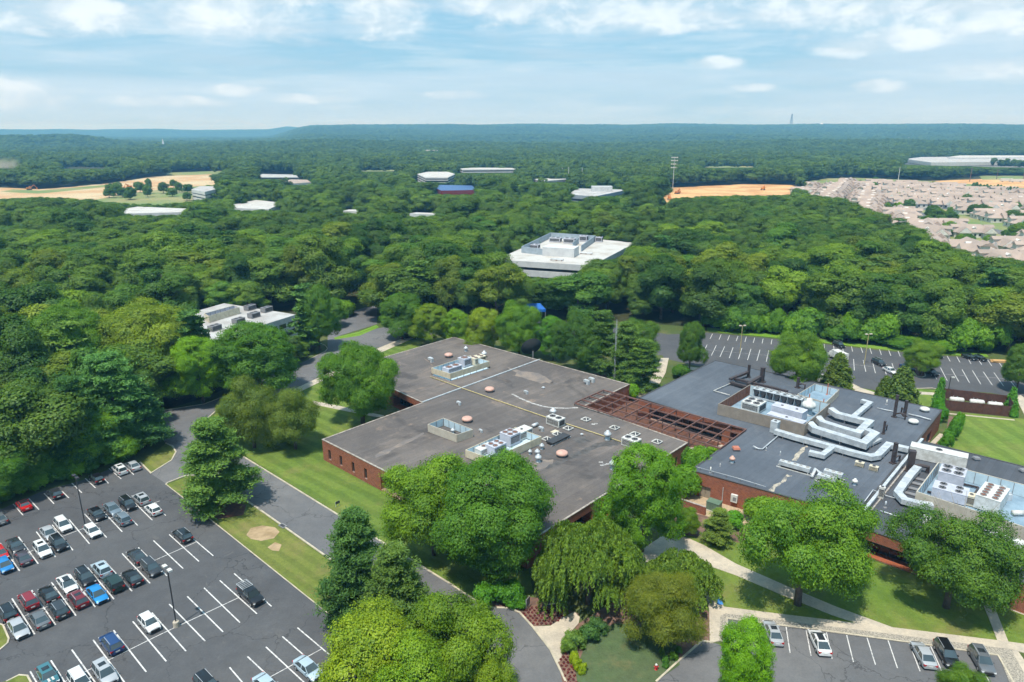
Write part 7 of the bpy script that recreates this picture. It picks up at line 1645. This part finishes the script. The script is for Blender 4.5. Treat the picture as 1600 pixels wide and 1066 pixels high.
for a_, j in enumerate(rws):
    for b_, c in enumerate(sorted([c for c in cells if c[0] == j], key=lambda c: c[1])):
        if not used: n_ = HP; used = True
        else: n_ = copy_tree(HP)
        n_.location = (c[2], c[3], 0); n_.rotation_euler = (0, 0, c[4]+(math.pi if j % 2 else 0)+random.uniform(-.08, .08)+(R(90) if random.random() < .10 else 0)); s = random.uniform(1.02, 1.2); n_.scale = (s, s, s)
        for k in ('label', 'category', 'group'):
            if k in n_: del n_[k]
        tag(n_, 'white house with tan hipped roof, %s from left, %s diagonal row of the estate' % (ordn(b_+1), ordn(a_+1)), 'house', 'tan-roofed houses of the estate'); hl.append((c[2], c[3]))
print('HOUSES', len(hl))
k = 0; tries = 0
while k < 46 and tries < 4000:
    tries += 1; u = random.uniform(1270, 1620); v = random.uniform(282, 398)
    if not in_poly(u, v, EST): continue
    p = P(u, v)
    if min(math.hypot(p.x-x, p.y-y) for x, y in hl) < 12.5: continue
    k += 1; place_tree('bush' if random.random() < .6 else 'mapleA', p, random.uniform(2.2, 4.4), random.uniform(4.5, 8.5), random.choice([DK, MD, (1.3, 1.3, .8)]), 'small garden tree among the tan-roofed houses', 'garden trees among the tan-roofed houses')
for i, (u, v) in enumerate([(1455, 338), (1463, 341), (1482, 347), (1448, 352), (1520, 335), (1534, 333), (1510, 316), (1580, 345), (1590, 370), (1596, 365), (1420, 325), (1600, 350)]):
    place_tree('mapleA', P(u, v+3), random.uniform(4.5, 6.5), random.uniform(8, 11), random.choice([DK, DK, MD]), '%s larger dark tree from the list of trees along the estate street' % ordn(i+1) if False else 'larger dark tree along the estate street', 'larger dark trees along the estate street')
for i in range(22):
    p = P(1520+i*5.2+random.uniform(-1, 1), 297+i*.75); place_tree('cedar', p, 3.2, random.uniform(7, 10), DK, 'dark conifer in the row between estate and orange earth', 'dark conifers between estate and orange earth')
for i in range(26):
    u = random.uniform(170, 345); v = random.uniform(292, 318); p = P(u, v)
    place_tree('mapleA', p, random.uniform(4, 6.5), random.uniform(8, 13), random.choice([DK, MD]), 'round tree on the field below the left construction site', 'round trees below the left construction site')
# masts, poles, water tower
def at(u, v, D):
    x = (u-800)/FPX; y = -(v-533)/FPX; d = Vector((x, math.cos(PITCH)+y*math.sin(PITCH), -math.sin(PITCH)+y*math.cos(PITCH))); t = D/d.y
    return Vector((d.x*t, D, CAM_H+d.z*t))
def mast(label, u, vt, vb, D, w0, cat='mast'):
    t = at(u, vt, D); b = at(u, vb+6, D); r = empty('radio_mast', label, cat, b); H = t.z-b.z; m = MB()
    for a in range(4):
        x, y = (-1, 1, 1, -1)[a], (-1, -1, 1, 1)[a]; m.bar((x*w0/2, y*w0/2, 0), (x*w0*.08, y*w0*.08, H), w0*.09)
        x2, y2 = (-1, 1, 1, -1)[(a+1) % 4], (-1, -1, 1, 1)[(a+1) % 4]
        for k in range(7):
            s0 = 1-.9*k/7; s1 = 1-.9*(k+1)/7; m.bar((x*w0/2*s0, y*w0/2*s0, H*k/7), (x2*w0/2*s1, y2*w0/2*s1, H*(k+1)/7), w0*.05)
    m.build('lattice', MC['mid_grey'], r); m = MB(); m.box((0, 0, 0), (w0*1.3, w0*1.3, 1.5)); m.build('footing', MC['concrete'], r)
mast('tall lattice radio mast on the right horizon', 1235, 178, 198, 6000, 24); mast('thin faint radio mast on the central horizon', 877, 189, 197, 6200, 6)
t = at(1283, 192.5, 6000); r_ = empty('water_tower', 'white water tower on the right horizon', 'water tower', at(1283, 205, 6000)); z0 = r_.location.z; H = t.z-z0
m = MB(); m.lathe((0, 0, H-17), [(4, 0), (16, 5), (17, 10), (12, 15), (3, 18)], 20); m.build('tank', MC['white_metal'], r_, True); m = MB(); m.lathe((0, 0, 0), [(6, 0), (4, 10), (4, H-15)], 14)
for a in range(6): m.bar((11*math.cos(a), 11*math.sin(a), 0), (11*math.cos(a), 11*math.sin(a), H-12), 1.4)
m.build('column', MC['white_metal'], r_)
b = P(1051, 296); t_ = at(1051, 245, b.y); r_ = empty('light_mast', 'tall floodlight mast with clustered white lamps beside the orange earth', 'light mast', b); H = t_.z
m = MB(); m.tube([(0, 0, 0), (0, 0, H)], [.42, .25], 8); m.build('pole', MC['galv_pale'], r_)
for k, z in enumerate((H-1.5, H-5, H-9, H-13)):
    m = MB()
    for x in (-3.2, -1.1, 1.1, 3.2)[:(4 if k < 2 else 3)]: m.box((x, -.6, z), (1.1, .8, 1.3))
    m.box((0, 0, z+.3), (8, .35, .35)); m.build('lamp_head', MC['white_metal'], r_)
for i, (u, vt, vb, h) in enumerate([(1515, 262, 284, 0), (1557, 264, 280, 0), (1598, 262, 282, 0), (1403, 262, 284, 0), (909, 262, 290, 0), (888, 261, 290, 0), (878, 262, 285, 0)]):
    b = P(u, vb); H = at(u, vt, b.y).z; r_ = empty('utility_pole', '%s utility pole from the list' % ordn(i+1) if False else ['brown utility pole above the orange earth at right, left of three', 'utility pole above the field at right, middle of three', 'utility pole at the right picture edge above the field', 'pale pole beyond the tan-roofed estate', 'right one of the thin white poles behind the glazed office', 'middle thin white pole behind the glazed office', 'left thin white pole behind the glazed office'][i], 'utility pole', b)
    m = MB(); m.tube([(0, 0, 0), (0, 0, H)], [.45, .3], 6); m.build('pole', MC['rust_pale' if i < 3 else 'white_metal'], r_); m = MB(); m.box((0, 0, H-2), (4, .3, .3)); m.build('crossarm', MC['mid_grey'], r_)
b = at(256, 232, 2600); r_ = empty('church_steeple', 'tiny white church steeple in the left distance', 'steeple', b); r_.location.z = terrain(b.x, b.y)
m = MB(); m.box((0, 0, 0), (6, 6, 22)); m.build('tower', MC['white_wall'], r_); m = MB(); m.lathe((0, 0, 22), [(4, 0), (.2, 17)], 8); m.build('spire', MC['white_wall'], r_)
# flag/white column near the blue roof
b = P(751, 297); r_ = empty('church_steeple', 'white steeple right of the blue-roofed building', 'steeple', b); m = MB(); m.box((0, 0, 0), (3, 3, 11)); m.build('tower', MC['white_wall'], r_); m = MB(); m.lathe((0, 0, 11), [(1.8, 0), (.1, 7)], 8); m.build('spire', MC['white_wall'], r_)
# excavators and trailers on the construction sites
def digger(label, uv, s, col):
    p = P(*uv); r = empty('excavator', label, 'excavator', p, random.uniform(0, 6)); r.scale = (s, s, s)
    m = MB(); m.box((0, -1.2, 0), (4, .7, 1.0)); m.box((0, 1.2, 0), (4, .7, 1.0)); m.build('tracks', MC['dark_grey'], r); m = MB(); m.box((-.3, 0, 1.0), (3.6, 2.6, 1.3)); m.box((.6, -.7, 2.3), (1.4, 1.1, 1.1), taper=.85); m.build('body', MC[col], r)
    m = MB(); m.bar((1.2, .3, 1.8), (4.0, .3, 4.4), .5); m.bar((4.0, .3, 4.4), (6.0, .3, 1.6), .4); m.box((6.0, .3, .6), (1.1, 1.2, 1.0)); m.build('boom', MC[col], r)
M('digger_orange', (.60, .22, .04), .5)
for (u, v, l) in [(178, 297, 'dark excavator on the left construction site'), (185, 294, 'orange excavator behind the dark one on the left construction site'), (202, 294, 'orange excavator right of the dark one on the left construction site'), (46, 297, 'small machine at the left end of the left construction site'), (1046, 300, 'machine at the foot of the floodlight mast'), (1058, 303, 'orange machine right of the floodlight mast'), (1046, 312, 'machine at the front of the middle orange earth'), (1192, 297, 'machine at the right of the middle orange earth')]:
    digger(l, (u, v), 1.3, 'digger_orange' if 'orange' in l.split(' on ')[0] or 'small' in l else 'dark_grey')
for i, (u, v) in enumerate([(1572, 284), (1588, 285)]):
    p = P(u, v); r_ = empty('trailer', ['long white trailer on the right orange earth, left of two', 'long white trailer on the right orange earth, right of two'][i], 'trailer', p, R(-5)); m = MB(); m.box((0, 0, 1), (16, 3, 3.2)); m.build('body', MC['white_metal'], r_)
    for x in (-5, 5): m = MB(); m.tube([(x, -1.4, .5), (x, 1.4, .5)], .5, 10); m.build('wheel', MC['tyre'], r_)
p = P(833, 500); r_ = empty('canopy_tent', 'bright blue canopy tent among the trees behind the brown roof', 'tent', p, R(10)); m = MB(); m.add([(-4, -3, 4.6), (4, -3, 4.6), (4, 3, 4.6), (-4, 3, 4.6), (-2.5, 0, 6.2), (2.5, 0, 6.2)], [(0, 1, 5, 4), (2, 3, 4, 5), (1, 2, 5), (3, 0, 4)]); m.box((0, -3, 3.6), (8, .05, 1.0)); m.build('canopy', M('tent_blue', (.01, .13, .50), .6), r_)
for x in (-3.9, 3.9):
    for y in (-2.9, 2.9): m = MB(); m.bar((x, y, 0), (x, y, 4.6), .1); m.build('leg', MC['galv'], r_)
# penthouse belongs to its office
for o in list(bpy.data.objects):
    if o.name.startswith('penthouse') and o.parent is None:
        par = [q for q in bpy.data.objects if q.get('label', '').startswith('blue-grey glazed office')][0]; o.parent = par; o.location = -Vector(par.location)
        for k in ('label', 'category'): del o[k]
# ================================================================ AIR
m, N = newmat('haze_air'); pv = N.n('ShaderNodeVolumePrincipled', Color=(0.20, 0.57, 1.0), Density=1.6e-4, Absorption__Color=(1, 1, 1), Anisotropy=0.0)
N.n('ShaderNodeOutputMaterial', Volume=pv); MC['haze'] = m
hz = MB().box((0, 4300, -3), (26000, 16000, 175)).build('haze', m); bm_normals(hz); tag(hz, kind='stuff'); hz['label'] = 'thin blue summer haze over the landscape'; hz['category'] = 'haze'
m, N = newmat('dust_air'); gp = N.n('ShaderNodeTexCoord').outputs['Object']
ln = N.n('ShaderNodeVectorMath', {'operation': 'LENGTH'}, _0=gp); dn_ = N.math('MULTIPLY', N.math('SUBTRACT', 1.0, N.ramp(ln.outputs['Value'], 0.35, 1.0)), N.ramp(N.noise(gp, 2.2, 5, 0.6), 0.38, 0.62))
pv = N.n('ShaderNodeVolumePrincipled', Color=(0.92, 0.82, 0.68), Density=N.math('MULTIPLY', dn_, 0.05)); N.n('ShaderNodeOutputMaterial', Volume=pv)
q = P(2, 288); mb = MB(); mb.lathe((0, 0, 0), [(math.sin(k*math.pi/12)+.001, -math.cos(k*math.pi/12)) for k in range(13)], 20); d_ = mb.build('dust_cloud', m); d_.location = (q.x, q.y, 17); d_.scale = (34, 30, 17); d_.rotation_euler = (0, R(-25), 0); bm_normals(d_); tag(d_, 'pale dust cloud rising over the left construction site at the picture edge', 'dust cloud', kind='stuff')
n_lab = [o for o in bpy.data.objects if o.parent is None and o.type != 'CAMERA' and o.type != 'LIGHT']
print('TOP', len(n_lab), 'ALL', len(bpy.data.objects))
